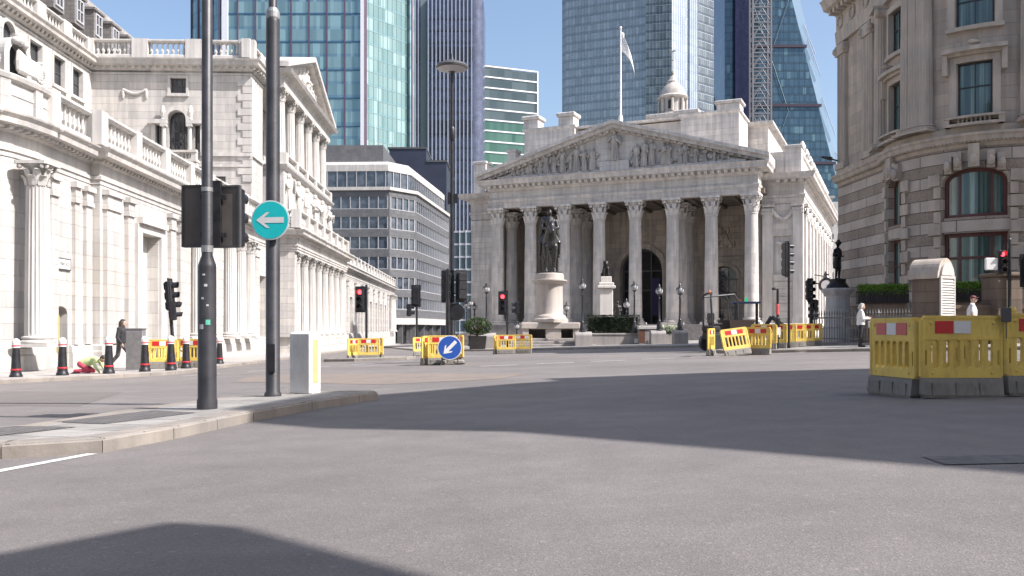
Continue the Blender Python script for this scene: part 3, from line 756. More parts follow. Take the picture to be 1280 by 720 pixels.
# ---- mansard roof
r=MB(); r.yprism([(VW-.9,20.2),(-17.0,27)]if False else [(0,0),(0,1),(1,0)],0,0) if False else None
rf=[(VW-1.1,20.3),(-14.6,25.2),(-16.6,27.0),(-22,27.0),(-24,20.3)]
r.xprism(rf[::-1],-12,56); r.build('roof',SLATE,bank)
r=MB(); r.xprism([(-16.75,26.95),(-16.45,26.85),(-16.35,27.12),(-16.75,27.2)],-12.1,56.1); r.build('roof_ridge',ST_BANKP,bank)
for u in (21,24,27,30,33,36,39,42,45,48,51):
    d=MB(); d.box(-16.2,-12.95,u-.75,u+.75,21.9,23.9); d.xprism([(-16.6,23.9),(-12.8,23.9),(-12.8,24.05),(-16.6,24.2)],u-.9,u+.9)
    q=d.build('dormer',SLATE,bank)
    PD=Path([(-12.94,u-.6),(-12.94,u+.6)]); o=dict(s0=.08,s1=1.12,z0=22.15,z1=23.75)
    window('dormer_window',PD,o,q,WFR,GLDARK,.02,(.5,),(22.95,),.1)
# ================================================================== the temple-fronted exchange (centre)
exch=thing('exchange_building','grey stone temple-fronted exchange with eight Corinthian columns and a sculpted pediment','building',(10.4,87,0),-atan2(.4,.917))
m=MB()                                                # podium and steps
for i in range(10): m.box(-14.6-.0*i,14.6,-1.6-.36*(9-i)-.0,9,-2.2,-.65+.185*(i+1)) if False else None
for i in range(10): m.box(-13.9-.34*(9-i),13.9+.34*(9-i),-1.5-.36*(9-i),6,-2.6,-.65+.185*(i+1)+.0)
m.build('steps',ST_GRAN,exch)
m=MB(); m.box(-13.7,13.7,-1.25,9,-2,1.24); m.build('portico_floor',ST_EX,exch)
m=MB()
for s in (-1,1): m.box(min(s*13.75,s*17.35),max(s*13.75,s*17.35),2.2,40,-2.6,1.3)
m.sweep([(-.5,1.05),(.0,1.05),(.12,1.15),(.12,1.25),(0,1.36),(-.5,1.36)],[(13.75,2.2),(17.35,2.2),(17.35,40)])
m.build('plinth',ST_EX,exch)
cm=MB(); attic_base(cm,.66,1.24,.62,24); plain_shaft(cm,.66,1.86,11.75,28,.86); col=cm.build('column',ST_EX,exch); autosmooth(col,30)
km=MB(); corinthian(km,.60,11.7,1.64); cap_=km.build('capital',ST_EXP,col)
spots=[(-12.95+3.7*i,0) for i in range(8)]+[(x,y) for x in (-12.95,-5.55,5.55,12.95) for y in (3.6,)]+[(-5.55,6.8),(5.55,6.8)]
col.location=(*spots[0],0)
for s in spots[1:]:
    c=col.copy(); COL.objects.link(c); c.location=(*s,0); k=cap_.copy(); COL.objects.link(k); k.parent=c
# portico interior: back wall with three arches, side walls, ceiling
PB=Path([(-13.6,9.0),(13.6,9.0)])
arch=[dict(s0=13.6-2.3,s1=13.6+2.3,z0=1.24,z1=7.2,arch=2.3,n=14)]+[dict(s0=13.6+x-1.35,s1=13.6+x+1.35,z0=1.24,z1=6.0,arch=1.35) for x in (-8.8,8.8)]
m=MB(); pierced(m,PB,0,27.2,1.2,13.6,arch,1.2)
PL=Path([(-13.6,2.4),(-13.6,9)][::-1]); PRt=Path([(13.6,9),(13.6,2.4)])
for s in (-1,1): m.box(min(s*13.61,s*14.2),max(s*13.61,s*14.2),2.6,9.4,1.0,13.6)
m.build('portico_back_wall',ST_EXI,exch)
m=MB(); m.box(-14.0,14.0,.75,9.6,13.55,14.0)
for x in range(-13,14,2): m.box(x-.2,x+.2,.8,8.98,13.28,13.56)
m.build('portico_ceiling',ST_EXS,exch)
m=MB(); archbar(m,PB,arch[0],.55,0,.2,16); vbar(m,PB,13.6-2.65,.62,1.25,7.2,0,.2); vbar(m,PB,13.6+2.65,.62,1.25,7.2,0,.2)
hbar(m,PB,.1,11.0,8.0,8.3,0,.16); hbar(m,PB,16.2,27.1,8.0,8.3,0,.16)
for a in arch[1:]: archbar(m,PB,a,.4,0,.18,12)
for x in (1.4,7.3,19.9,25.8): vbar(m,PB,x,1.1,1.25,12.1,0,.25); vbar(m,PB,x,1.5,12.1,13.5,0,.4)
for x in (4.8,22.4):                                  # carved trophies
    p=PB.at(x,.08)
    for i in range(30):
        rr=random.Random(i*7+int(x)); m.ell((p.x+rr.uniform(-1.2,1.2),p.y-.05,10.2+rr.uniform(-.9,1.0)),(rr.uniform(.12,.35),.14,rr.uniform(.12,.4)),n=7,m=5)
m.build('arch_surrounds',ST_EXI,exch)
m=MB(); pane(m,PB,arch[0],-1.1); m.build('dark_entrance',DARK,exch)
for a in arch[1:]: window('arched_window',PB,a,exch,DGREY,GLDARK,-.6,(.33,.66),(3,4.6,6),.12)
f=MB(); frame(f,PB,arch[0],.22,-.9,-.7,(.3,.7),(5.0,7.1)); f.build('door_frame',DGREY,exch)
b=MB(); b.box(-1.2,-.5,9.35,9.4,1.9,5.4); b.build('yellow_banner',m_plain('ochre_cloth',(.32,.22,.05),.8),exch)
b=MB(); b.box(1.1,2.0,9.3,9.35,2.2,6.3); b.build('purple_banner',m_plain('purple_cloth',(.05,.035,.10),.8),exch)
# entablature of portico and wings
EP=[(-17.35,60),(-17.35,2.5),(-13.62,2.5),(-13.62,-.68),(13.62,-.68),(13.62,2.5),(17.35,2.5),(17.35,40)]
EPm=EP[::1]
m=MB(); prof=lambda b,d:[(-d,b),(0,b),(0,b+.3),(.05,b+.3),(.05,b+.62),(.1,b+.62),(.16,b+.88),(.02,b+.92),(.02,b+1.75),(.12,b+1.82),(.2,b+1.98),(.2,b+2.22),(.95,b+2.3),(.98,b+2.52),(1.12,b+2.72),(1.14,b+2.82),(-d,b+2.9)]
m.sweep(prof(13.32,.75),[(-13.62,6),(-13.62,-.68),(13.62,-.68),(13.62,6)])
m.build('entablature',ST_EX,exch)
m=MB(); m.sweep(prof(12.6,.6),[(13.6,2.5),(17.35,2.5),(17.35,40)]); m.sweep(prof(12.6,.6),[(-17.35,20),(-17.35,2.5),(-13.6,2.5)]); m.build('wing_entablature',ST_EX,exch)
m=MB(); PP=Path([(-13.62,-.68),(13.62,-.68)]); modillions(m,PP,0,PP.L,15.32,.62,.3,.3,.55,.2)
PWg=Path([(13.7,2.5),(17.35,2.5),(17.35,40)]); modillions(m,PWg,.9,PWg.L,14.6,.62,.3,.3,.55,.2); m.build('modillions',ST_EXP,exch)
# pediment
m=MB(); m.xprism([(-13.6,16.2),(13.6,16.2),(0,20.25)],-.62,8); m.build('tympanum',ST_EX,exch)
m=MB()
for s in (-1,1):
    a0=Vector((s*14.75,16.12)); a1=Vector((0,20.45)); 
    for up,th,y0 in ((.0,.36,-1.5),(.36,.34,-1.82)):
        q=[(a0.x,a0.y+up),(a1.x,a1.y+up),(a1.x,a1.y+up+th),(a0.x,a0.y+up+th)]
        m.xprism(q if s<0 else q[::-1],y0,8.2)
    q=[(a0.x-s*.7,a0.y+.0),(a1.x,a1.y-.24),(a1.x,a1.y-.003),(a0.x,a0.y+.003)]
    m.xprism(q if s<0 else q[::-1],-.9,8.1)
    n=22
    for i in range(1,n):
        t=i/n; x=a0.x+(a1.x-a0.x)*t; z=a0.y+(a1.y-a0.y)*t
        m.box(x-.12,x+.12,-1.2,-.85,z-.2,z-.002)
m.build('raking_cornice',ST_EX,exch)
figs=[(-10.6,.75),(-9.7,1.0),(-8.8,1.35),(-7.9,1.7),(-7.1,1.9),(-6.3,2.0),(-5.5,2.15),(-4.7,2.2),(-3.9,2.35),(-3.0,2.4),(-2.1,2.5),(0,3.7),(2.1,2.5),(3.0,2.35),(3.9,2.4),(4.7,2.2),(5.5,2.2),(6.3,2.0),(7.1,1.85),(7.9,1.7),(8.8,1.35),(9.7,1.0),(10.6,.75)]
for i,(x,h) in enumerate(figs):
    rj=random.Random(i*3+1); x+=rj.uniform(-.2,.2) if i!=11 else 0; h*=rj.uniform(.86,1.08)
    m=MB(); robed(m,x,-.86,16.25+(1.0 if i==11 else .25),h*1.04 if i!=11 else 3.0,(.5 if x<0 else -.5)*(.3 if i==11 else 1),i+50)
    rr=random.Random(i)
    for k in range(7): m.ell((x+rr.uniform(-.5,.5),-.76,16.4+rr.uniform(0,.75)*h),(rr.uniform(.1,.28),.16,rr.uniform(.1,.3)),n=7,m=5)
    m.build('pediment_figure',ST_EXD,exch)
m=MB()
for s in (-1,1):
    m.limb((s*11.2,-.85,16.5),(s*12.0,-.85,16.4),.2,.12); m.ell((s*11.0,-.85,16.75),(.13,.13,.15))
m.box(-12.6,12.6,-1.0,-.6,16.2,16.5); m.box(-1.5,1.5,-1.1,-.6,16.3,17.25)
m.build('pediment_ledge',ST_EX,exch)
# wings
m=MB()
PwR=Path([(13.62,2.5),(17.3,2.5)]); PSd=Path([(17.3,2.5),(17.3,40)])
so=[]
for i in range(9):
    u=3.2+4.0*i; so+= [dict(s0=u-.75,s1=u+.75,z0=1.8,z1=5.3,arch=.75),dict(s0=u-.7,s1=u+.7,z0=7.6,z1=10.4)]
pierced(m,PwR,0,3.68,1.2,12.7,[dict(s0=1.0,s1=2.7,z0=5.4,z1=9.6)],.25)
pierced(m,PSd,0,37.5,1.2,12.7,so,.45)
m.box(-17.3,-13.62,2.5,39,1.2,12.7); m.box(13.62,16.8,2.75,39.9,1,12.7); m.box(-14,14,10.3,40,1,15.4)
m.build('wall',ST_EX,exch)
for o in so: window('window',PSd,o,exch,DGREY,GLDARK,-.4,(.5,),((o['z0']+o['z1'])/2,),.1)
m=MB()
pane(m,PwR,dict(s0=1.0,s1=2.7,z0=5.4,z1=9.6),-.24)
for P,ts in ((PwR,(.45,3.25)),(PSd,[1.2+4.0*i for i in range(10)])):
    for t in ts:
        vbar(m,P,t,.95,1.37,11.5,0,.22); vbar(m,P,t,1.1,1.36,1.9,0,.3)
        vbar(m,P,t,1.05,11.5,11.65,0,.27); vbar(m,P,t,1.25,12.35,12.6,0,.42)
        for k in range(7):
            for r_ in (0,1):
                p=P.at(t-.45+.15*k,.27); m.ell((p.x,p.y,11.8+.3*r_),(.11,.12,.2),n=6,m=5)
swag=lambda P,a,b,z,sag,n=17:[m.ell((*P.at(a+(b-a)*i/n,.12),z-sag*sin(pi*i/n)),(.2,.16,.19),n=7,m=5) for i in range(n+1)]
swag(PwR,.9,2.8,12.0,.8)
for i in range(9): swag(PSd,1.9+4*i,4.5+4*i,12.0,.7,12)
for i in range(14): 
    p=PwR.at(1.35+i*.075,.0); m.ell((p.x,p.y,9.0-.2*sin(pi*i/13)),(.16,.14,.16),n=6,m=5)
m.build('carved_pilasters',ST_EXP,exch)
m=MB()
for z in (1.8,2.5,3.2,3.9,4.6,5.3): hbar(m,PwR,.95,2.75,z+.03,z+.66,0,.07)
m.build('rusticated_courses',ST_EX,exch)
# attics
m=MB()
att=[(13.9,3.0),(17.0,3.0),(17.0,40)]
m.sweep([(-.9,15.4),(0,15.4),(0,17.3),(.14,17.4),(.16,17.62),(-.9,17.7)],att); m.sweep([(-.9,15.4),(0,15.4),(0,17.3),(.14,17.4),(.16,17.62),(-.9,17.7)],[(-17.0,30),(-17.0,3.0),(-13.9,3.0)])
m.box(-16.2,16.2,3.8,39,15.3,16.0)
for x,zt in ((-16.4,18.8),(16.4,17.9)): m.bbox(x-.75,x+.75,2.75,4.3,15.4,zt,.05); m.bbox(x-.85,x+.85,2.65,4.4,zt,zt+.3,.05)
m.build('wing_parapet',ST_EX,exch)
m=MB()
for i in range(9):
    m=MB(); u=6+4*i; m.lathe([(.3,17.7),(.3,17.9),(.14,18.0),(.36,18.5),(.2,18.9),(.1,19.1)],8,(16.9,u,0))
    m.build('parapet_urn',ST_EXP,exch)
m=MB()
for s in (-1,1): 
    x0,x1=sorted((s*5.6,s*11.3)); m.box(x0,x1,3.2,9,15.9,21.9); m.sweep([(-.4,21.85),(0,21.85),(.16,22.0),(.16,22.2),(-.4,22.25)],[(x0,9),(x0,3.2),(x1,3.2),(x1,9)])
m.box(-5.6,5.6,4.2,9,15.9,21.75); m.box(-11.2,11.2,3.6,9,21.9,22.1)
m.build('attic_block',ST_EX,exch)
m=MB()
RBK=lambda: m.build('roof_block',ST_EX,exch)
for x in (-10.6,-6.6): m=MB(); m.bbox(x-.85,x+.85,3.3,5.0,22.2,23.2,.05); m.bbox(x-1.05,x+1.05,3.1,5.2,23.2,23.6,.08); RBK()
m=MB(); m.bbox(8.8,11.1,5.0,7.2,22.2,23.3,.05); m.bbox(8.6,11.3,4.8,7.4,23.3,23.6,.06); RBK()
m=MB(); m.bbox(-13.9,-12.9,4.5,6,17.5,20.2,.04); m.bbox(-14.2,-12.7,4.3,6.2,18.6,18.95,.05); m.bbox(-14.1,-12.8,4.4,6.1,20.2,20.5,.05); RBK()
m=MB(); m.bbox(3.0,5.4,12,15,21,24.4,.05); m.bbox(2.8,5.6,11.8,15.2,24.4,24.8,.06); RBK(); m=MB()
m.bbox(8.5,13.3,9.2,30,15.5,21.8,.05); m.sweep([(-.3,21.5),(0,21.5),(.5,21.8),(.5,22.05),(-.3,22.1)],[(8.5,30),(8.5,9.2),(13.3,9.2),(13.3,30)])
RBK()
# bell cupola
tw=MB(); cx,cy=-4.9,44.5
tw.box(cx-3.0,cx+3.0,cy-3,cy+3,15,31.4); tw.bbox(cx-3.3,cx+3.3,cy-3.3,cy+3.3,31.4,31.9,.08); twr=tw.build('cupola_tower',ST_EX,exch)
d=MB(); d.lathe([(2.3,31.9),(2.3,32.3),(1.75,32.5),(1.75,34.4),(2.15,34.55),(2.3,34.8),(2.1,35.0),(1.95,35.1),(1.85,35.6),(1.45,36.3),(.95,36.8),(.85,37.0),(.9,37.15),(.6,37.5),(.4,37.9),(.3,38.0)],28,(cx,cy,0))
for i in range(8):
    a=i*pi/4+.2; d.lathe([(.22,32.5),(.2,34.4)],8,(cx+2.0*cos(a),cy+2.0*sin(a),0))
autosmooth(d.build('cupola',ST_EXD,exch),35)
op=MB(); op.M=T(cx,cy,0,.05); op.box(-.33,.33,-1.83,-1.6,32.9,34.1); op.M=None; op.build('cupola_opening',DARK,exch)
v=MB(); v.lathe([(.3,37.9),(.12,38.2),(.2,38.5),(.05,38.9),(.04,41.6)],8,(cx,cy,0)); v.ell((cx,cy,40.4),(.12,.12,.12)); v.limb((cx-.5,cy,41.6),(cx+.35,cy,41.75),.07,.12); v.limb((cx-.15,cy,41.7),(cx-.5,cy,42.1),.04,.02); v.build('weather_vane',m_plain('dull_gilded_metal',(.30,.27,.20),.5,.4),exch)
fp=thing('flagpole','white flagpole with a limp white flag on the pediment apex','flagpole',(10.4+.4*1.2,87+.917*1.2,0))
p=MB(); p.lathe([(.22,21.0),(.22,22.0),(.11,22.3),(.09,27),(.07,30.8)],10); p.ell((0,0,30.95),(.13,.13,.15)); p.build('pole',WPLA,fp)
fl=MB(); n=10; k=8; vs=[]
for i in range(n+1):
    for j in range(k+1):
        t=i/n; u=j/k; vs.append((.1+u*(.5+.9*t)+.08*sin(6*u+4*t), .35*sin(5*u+3*t)*u*.6, 30.5-3.2*t*(.55+.45*u)-1.1*u*u))
fs=[(i*(k+1)+j,i*(k+1)+j+1,(i+1)*(k+1)+j+1,(i+1)*(k+1)+j) for i in range(n) for j in range(k)]
fl.add(vs,fs); f=fl.build('flag',CLWHT,fp,True); sm=f.modifiers.new('thick','SOLIDIFY'); sm.thickness=.02
# hanging clock on the side wall
ck=thing('hanging_clock','ornate round clock bracketed out from the side wall of the temple-fronted exchange','clock',(0,0,0)); ck.matrix_world=exch.matrix_world
ck.location=exch.location; ck.rotation_euler=exch.rotation_euler
c=MB(); c.M=Matrix.Translation((18.7,12,5.3))@Matrix.Rotation(pi/2,4,'X'); c.lathe([(.5,-.28),(.72,-.25),(.78,-.12),(.78,.12),(.72,.25),(.5,.28)],28); c.M=None
c.lathe([(.1,4.1),(.3,4.3),(.34,4.5)],10,(18.7,12,0)); c.lathe([(.4,6.05),(.22,6.3),(.3,6.45),(.05,6.8)],10,(18.7,12,0)); c.build('clock_case',BRONZE,ck)
for s in (-1,1):
    c=MB(); c.M=Matrix.Translation((18.7,12+s*.285,5.3))@Matrix.Rotation(pi/2,4,'X'); c.lathe([(.5,-.01),(.5,.01)],28); c.M=None; c.box(18.68,18.72,12+s*.3-.01,12+s*.3+.01,5.3,5.68) ; c.m=1; c.box(18.7,18.95,12+s*.3-.01,12+s*.3+.01,5.28,5.32); c.build('clock_face',[WHT,BLACK],ck)
c=MB(); c.tube((17.5,12,5.6),(18.1,12,5.4),.07); c.tube((17.5,12,6.4),(18.6,12,6.2),.05); c.build('bracket',BRONZE,ck)
# ================================================================== right-hand corner building (curved bay)
rb=thing('corner_building','brown stone bank chambers with a curved corner bay, banded lower storey and fluted giant columns','building')
cx,cy,R=23.0,42.8,4.5
arcp=[(cx+R*cos(radians(a)),cy+R*sin(radians(a))) for a in range(158,271,4)]
fl=[(17.7,50.0)]
start=arcp[0]
PT=[(18.6,50.2)]+arcp+[(27.6,cy-R),(46,cy-R)]
PRB=Path(PT)
def sang(a): return PRB.d[1]+radians(a-158)*R*1.0
s_main=sang(236.5); s_side=sang(182.0); s_right=sang(292)
GZ0=-.6
gm=[dict(s0=s_main-1.35,s1=s_main+1.35,z0=1.7,z1=5.15),dict(s0=s_main-1.35,s1=s_main+1.35,z0=5.85,z1=7.45,arch=.6,n=12)]
gs=[dict(s0=s_side-.72,s1=s_side+.72,z0=1.7,z1=5.15),dict(s0=s_side-.72,s1=s_side+.72,z0=5.85,z1=7.7,arch=.4,n=8)]
s_r=PRB.d[-2]+2.0
gr=[dict(s0=s_r-1.35,s1=s_r+1.35,z0=1.7,z1=5.15),dict(s0=s_r-1.35,s1=s_r+1.35,z0=5.85,z1=7.45,arch=.6,n=12)]
m=MB(); pierced(m,PRB,0,PRB.L,GZ0-1,9.1,gm+gs+gr,.45); m.build('banded_wall',ST_RUST,rb)
up=[dict(s0=s_main-.72,s1=s_main+.72,z0=10.3,z1=12.75),dict(s0=s_main-.8,s1=s_main+.8,z0=14.35,z1=16.4),
    dict(s0=s_side-.6,s1=s_side+.6,z0=10.3,z1=12.75),dict(s0=s_side-.65,s1=s_side+.65,z0=14.2,z1=16.3),
    dict(s0=s_r-.72,s1=s_r+.72,z0=10.3,z1=12.75),dict(s0=s_r-.8,s1=s_r+.8,z0=14.35,z1=16.4)]
m=MB(); pierced(m,PRB,0,PRB.L,9.1,17.6,up,.4,proud=-.12); 
core=[(p.x,p.y) for p in [PRB.at(t,-.7) for t in PRB.cuts(0,PRB.L)]]+[(46,52)]
m.prism(core,-1,20.5); m.build('upper_wall',ST_RB,rb)
for o in gm+gr: 
    hs=(4.05,) if o['z0']<2 else ()
    window('shop_window',PRB,o,rb,MAROON,GLCURT,-.34,(.25,.76),hs,.16)
for o in gs: window('shop_window',PRB,o,rb,MAROON,GLCURT,-.34,(.5,),(3.9,) if o['z0']<2 else (),.12)
for o in up: window('sash_window',PRB,o,rb,BLACKM,GLCURT,-.3,(.5,),((o['z0']+o['z1'])/2+.15,),.07)
for o,hw in ((gm[1],1.35),(gs[1],.72),(gr[1],1.35)):
    m=MB(); mid=(o['s0']+o['s1'])/2
    for k,a in enumerate((-.62,-.36,0,.36,.62)):
        t=mid+hw*1.08*sin(a*1.25); z=topz(o,min(max(t,o['s0']),o['s1']))
        wd=.3 if k!=2 else .42; vbar(m,PRB,t,wd,z-.02,z+(.75 if k!=2 else 1.0),-.02,.32 if k==2 else .24)
        p=PRB.at(t,.28); m.ell((p.x,p.y,z+.3),(.17,.17,.26),n=8,m=6)
    for s in (-1,1):
        for i in range(11):
            z=1.75+i*.56
            if i%2==0: vbar(m,PRB,mid+s*(hw+.3),.52,z,z+.5,-.02,.16)
            else: vbar(m,PRB,mid+s*(hw+.19),.3,z,z+.5,-.02,.1)
    hbar(m,PRB,mid-hw,mid+hw,5.17,5.83,-.45,-.06)
    hbar(m,PRB,mid-hw-.3,mid+hw+.3,1.45,1.69,-.3,.2)
    m.build('window_surround',ST_RBP,rb)
m=MB()
m.sweep([(-.6,8.95),(.02,8.95),(.08,9.1),(.3,9.18),(.34,9.34),(.42,9.42),(.42,9.52),(.1,9.56),(.1,9.85),(-.6,9.85)],[(p.x,p.y) for p in PRB.p]); m.build('string_course',ST_RBP,rb)
m=MB(); modillions(m,PRB,.1,PRB.L-15,9.12,.16,.09,.09,.2,.06); m.build('dentil_course',ST_RBP,rb)
for o in up:
    m=MB(); mid=(o['s0']+o['s1'])/2; hw=(o['s1']-o['s0'])/2
    for s in (-1,1): vbar(m,PRB,mid+s*(hw+.16),.3,o['z0']+.003,o['z1'],-.2,.02)
    hbar(m,PRB,mid-hw-.3,mid+hw+.3,o['z1'],o['z1']+.28,-.2,.023)
    hbar(m,PRB,mid-hw-.36,mid+hw+.36,o['z0']-.18,o['z0'],-.2,.12)
    if o['z0']<11:
        hbar(m,PRB,mid-hw-.5,mid+hw+.5,o['z1']+.42,o['z1']+.6,-.2,.42); hbar(m,PRB,mid-hw-.34,mid+hw+.34,o['z1']+.283,o['z1']+.42,-.2,.2)
        for s in (-1,1):
            vbar(m,PRB,mid+s*(hw+.42),.2,o['z1']-.5,o['z1']+.415,-.1,.25)
            vbar(m,PRB,mid+s*(hw+.3),.22,9.86,10.27,.0,.4)
        p=PRB.at(mid,.3); m.ell((p.x,p.y,o['z1']+.78),(.32,.14,.1))
        hbar(m,PRB,mid-hw-.4,mid+hw+.4,10.2,10.3,.05,.44); hbar(m,PRB,mid-hw-.4,mid+hw+.4,9.86,9.98,.05,.44)
        n=int(hw*2/.17)
        for i in range(n):
            p=PRB.at(mid-hw+.05+(i+.5)*(2*hw-.1)/n,.25); m.lathe(baluster_prof(.22,.06),6,(p.x,p.y,9.98),caps=False)
    m.build('window_surround',ST_RBP,rb)
cm=MB(); attic_base(cm,.4,9.86,.36); fluted(cm,.4,10.2,16.3,18,.88); rc=cm.build('giant_column',ST_RBP,rb); autosmooth(rc,28)
km=MB(); km.lathe([(.36,16.3),(.38,16.5),(.46,16.62)],16); km.cbox(0,0,16.84,1.05,1.05,.16)
for s in (-1,1):
    km.M=Matrix.Translation((s*.42,0,16.66))@Matrix.Rotation(pi/2,4,'X'); km.lathe([(.2,-.42),(.24,-.3),(.2,0),(.24,.3),(.2,.42)],14); km.M=None
kc=km.build('capital',ST_RBP,rc)
first=True
for t in (s_main-2.15,s_main+2.15,s_main-2.95,s_side+1.75,s_side-1.75,s_r+2.1,s_r-.0+9):
    p=PRB.at(t,.12); q=PRB.at(t,1.0); rz=atan2(q.y-p.y,q.x-p.x)-pi/2
    if first: rc.location=(p.x,p.y,0); rc.rotation_euler=(0,0,rz); first=False
    else:
        o=rc.copy(); COL.objects.link(o); o.location=(p.x,p.y,0); o.rotation_euler=(0,0,rz); k=kc.copy(); COL.objects.link(k); k.parent=o
for t in (.55,3.9): 
    m=MB()
    for j in range(5): vbar(m,PRB,t-.4+.2*j,.11,9.86,16.3,-.12,.09)
    vbar(m,PRB,t,1.05,9.86,16.28,-.12,.05); vbar(m,PRB,t,1.2,9.85,10.2,-.1,.2); vbar(m,PRB,t,1.2,16.3,16.9,-.1,.2)
    for s in (-1,1): p=PRB.at(t+s*.5,.15); m.ell((p.x,p.y,16.6),(.2,.2,.22))
    m.build('corner_pilaster',ST_RBP,rb)
m=MB(); m.sweep([(-.5,17.0),(.12,17.0),(.16,17.3),(.2,17.7),(.12,17.74),(.12,18.6),(.3,18.75),(.85,18.9),(1.0,19.3),(1.1,19.4),(-.5,19.5)],[(p.x,p.y) for p in PRB.p]); m.build('main_entablature',ST_RBP,rb)
m=MB(); modillions(m,PRB,.1,PRB.L-14,18.6,.55,.25,.25,.5,.15)
for t in (.6,2.2,3.9): 
    p=PRB.at(t,.14)
    for i in range(14): m.ell((p.x,p.y+.34*cos(i*pi/7),18.15+.34*sin(i*pi/7)),(.09,.09,.09),n=6,m=4)
m.build('modillions',ST_RBP,rb)
m=MB(); m.tube((18.6,50.1,10.4),(17.9,49.6,10.45),.05); m.tube((18.0,49.65,10.45),(17.35,49.3,10.48),.12,.06); m.build('side_lamp',DGREY,rb)

# ================================================================== far towers
def tower(name,label,plan,z1,glass,pw,ph,mat_m=None,mat_f=None,mw=.12,mo=.18,fh=.25,every=1,faces=None,z0=-4,fo=.05):
    t=thing(name,label,'skyscraper')
    n=len(plan); c=Vector((sum(p[0] for p in plan)/n,sum(p[1] for p in plan)/n))
    mats=glass if isinstance(glass,(list,tuple)) else [glass]
    # every face is built in its own frame so that the glazing grid follows it
    vis=range(n) if faces is None else faces
    roof=MB(); roof.prism(plan,z1-.5,z1); roof.build('roof',DGREY,t)
    for i in vis:
        a=Vector(plan[i]); b=Vector(plan[(i+1)%n]); L=(b-a).length; ang=atan2(b.y-a.y,b.x-a.x)
        g=MB(); g.box(0,L,0,.6,z0,z1); go=g.build('glass_face',mats[min(i,len(mats)-1)],t,loc=(a.x,a.y,0),rz=ang)
        if mat_m:
            m=MB(); k=max(1,round(L/(pw*every)))
            for j in range(k+1):
                x=L*j/k; m.box(x-mw/2,x+mw/2,-mo,.1,z0,z1+.3)
            m.build('mullions',mat_m,go)
        if mat_f:
            m=MB()
            for j in range(int((z1-z0)/ph)+1): m.box(.02,L-.02,-fo,.1,z0+j*ph,z0+j*ph+fh)
            m.build('floor_bands',mat_f,go)
    return t
# 1 blue-green glass tower, left
G1=m_tower('teal_tower_glass',(.15,.25,.27),(.29,.42,.42),.98,3.9,.5,.06,.1,(.82,(.30,.48,.48),.5),spandrel=(.22,(.10,.20,.29),.5))
G1b=m_tower('pale_teal_tower_glass',(.17,.28,.27),(.29,.40,.37),1.6,3.9,.55,.07,.1,(.8,(.42,.58,.54),.5),spandrel=(.2,(.16,.32,.36),.5))
t1=tower('glass_tower','blue-green glass office tower with plum fins and a bright white corner, left of centre',[(-95.3,262),(-83,250),(-42.4,250),(-29.9,262.4),(-45,285),(-80,285)],112,[G1,G1,G1b,G1],4.9,3.9,RIBD,None,.4,.35,.12,1,faces=(0,1,3,4,5),fo=.03)
a=Vector((-42.0,250.0)); b=Vector((-29.4,265.0)); L=(b-a).length; ang=atan2(b.y-a.y,b.x-a.x)
g=MB(); g.box(0,L,0,.6,-4,112); go=g.build('glass_face',G1b,t1,loc=(a.x,a.y,0),rz=ang)
m=MB()
for j in range(12): m.box(L*j/11-.05,L*j/11+.05,-.1,.1,-4,112)
for j in range(29): m.box(.02,L-.02,-.06,.1,j*3.9,j*3.9+.3)
m.build('mullions',m_plain('teal_mullion',(.20,.29,.29),.4,.4),go)
for nm,pl_,mt in (('white_corner_fin',[(-42.9,249.0),(-41.9,249.0),(-41.9,250.4),(-42.9,250.4)],ALU),('dark_corner_fin',[(-41.9,249.05),(-41.3,249.3),(-41.3,250.6),(-41.9,250.4)],RIBD)):
    m=MB(); m.prism(pl_,-4,112.6); m.build(nm,mt,t1)
m=MB()
for z in range(2,112,8): m.box(-82.8,-43,249.86,250.1,z,z+.35)
m.build('floor_bands',m_plain('blue_spandrel',(.05,.12,.2),.3,.3),t1)
m=MB(); m.box(-82.3,-80.6,249.4,250.1,-4,112.4); m.build('pale_corner_fin',ALU,t1)
# 2 ribbed dark tower
t2=thing('ribbed_tower','tall dark navy tower with closely spaced pale vertical ribs behind the tall lamp','skyscraper')
T2=[(-35.2,301),(-31.6,301),(-31.6,302.2),(-28.9,302.2),(-28.9,300),(-13.4,300)]+[(-13.4+3.6*sin(radians(a)),303.6-3.6*cos(radians(a))) for a in range(10,91,10)]+[(-9.8,325),(-35.2,325)]
m=MB(); m.prism(T2,-4,113.5); m.lathe([(12.0,113.5),(11.7,114.6),(11,115.4)],40,(-22,313,0)); m.build('tower_body',T42G,t2)
m=MB()
for j in range(12): 
    x=-28.5+j*1.34; m.box(x-.2,x+.2,299.3,300.1,-4,113.6)
for j in range(4): 
    x=-35+j*1.0; m.box(x-.16,x+.16,300.4,301.1,-4,113.6)
m.build('ribs',RIBW,t2)
m=MB(); m.box(-31.4,-29.1,301.5,302.3,-4,113.6); m.build('service_strip',m_plain('grey_green_panel',(.17,.21,.22),.4,.2),t2)
m=MB()
for z0 in (67,92): 
    m.box(-28.9,-13.4,299.5,300.05,z0,z0+4.6); m.box(-35.2,-31.7,300.5,301.05,z0,z0+4.6)
m.build('plant_floors',m_plain('dark_louvre',(.018,.02,.035),.5),t2)
m=MB()
for j in range(27): m.box(-28.8,-13.5,299.72,300.03,2+j*4,2.7+j*4)
m.build('floor_bands',m_plain('dark_spandrel',(.06,.065,.09),.35,.2),t2)
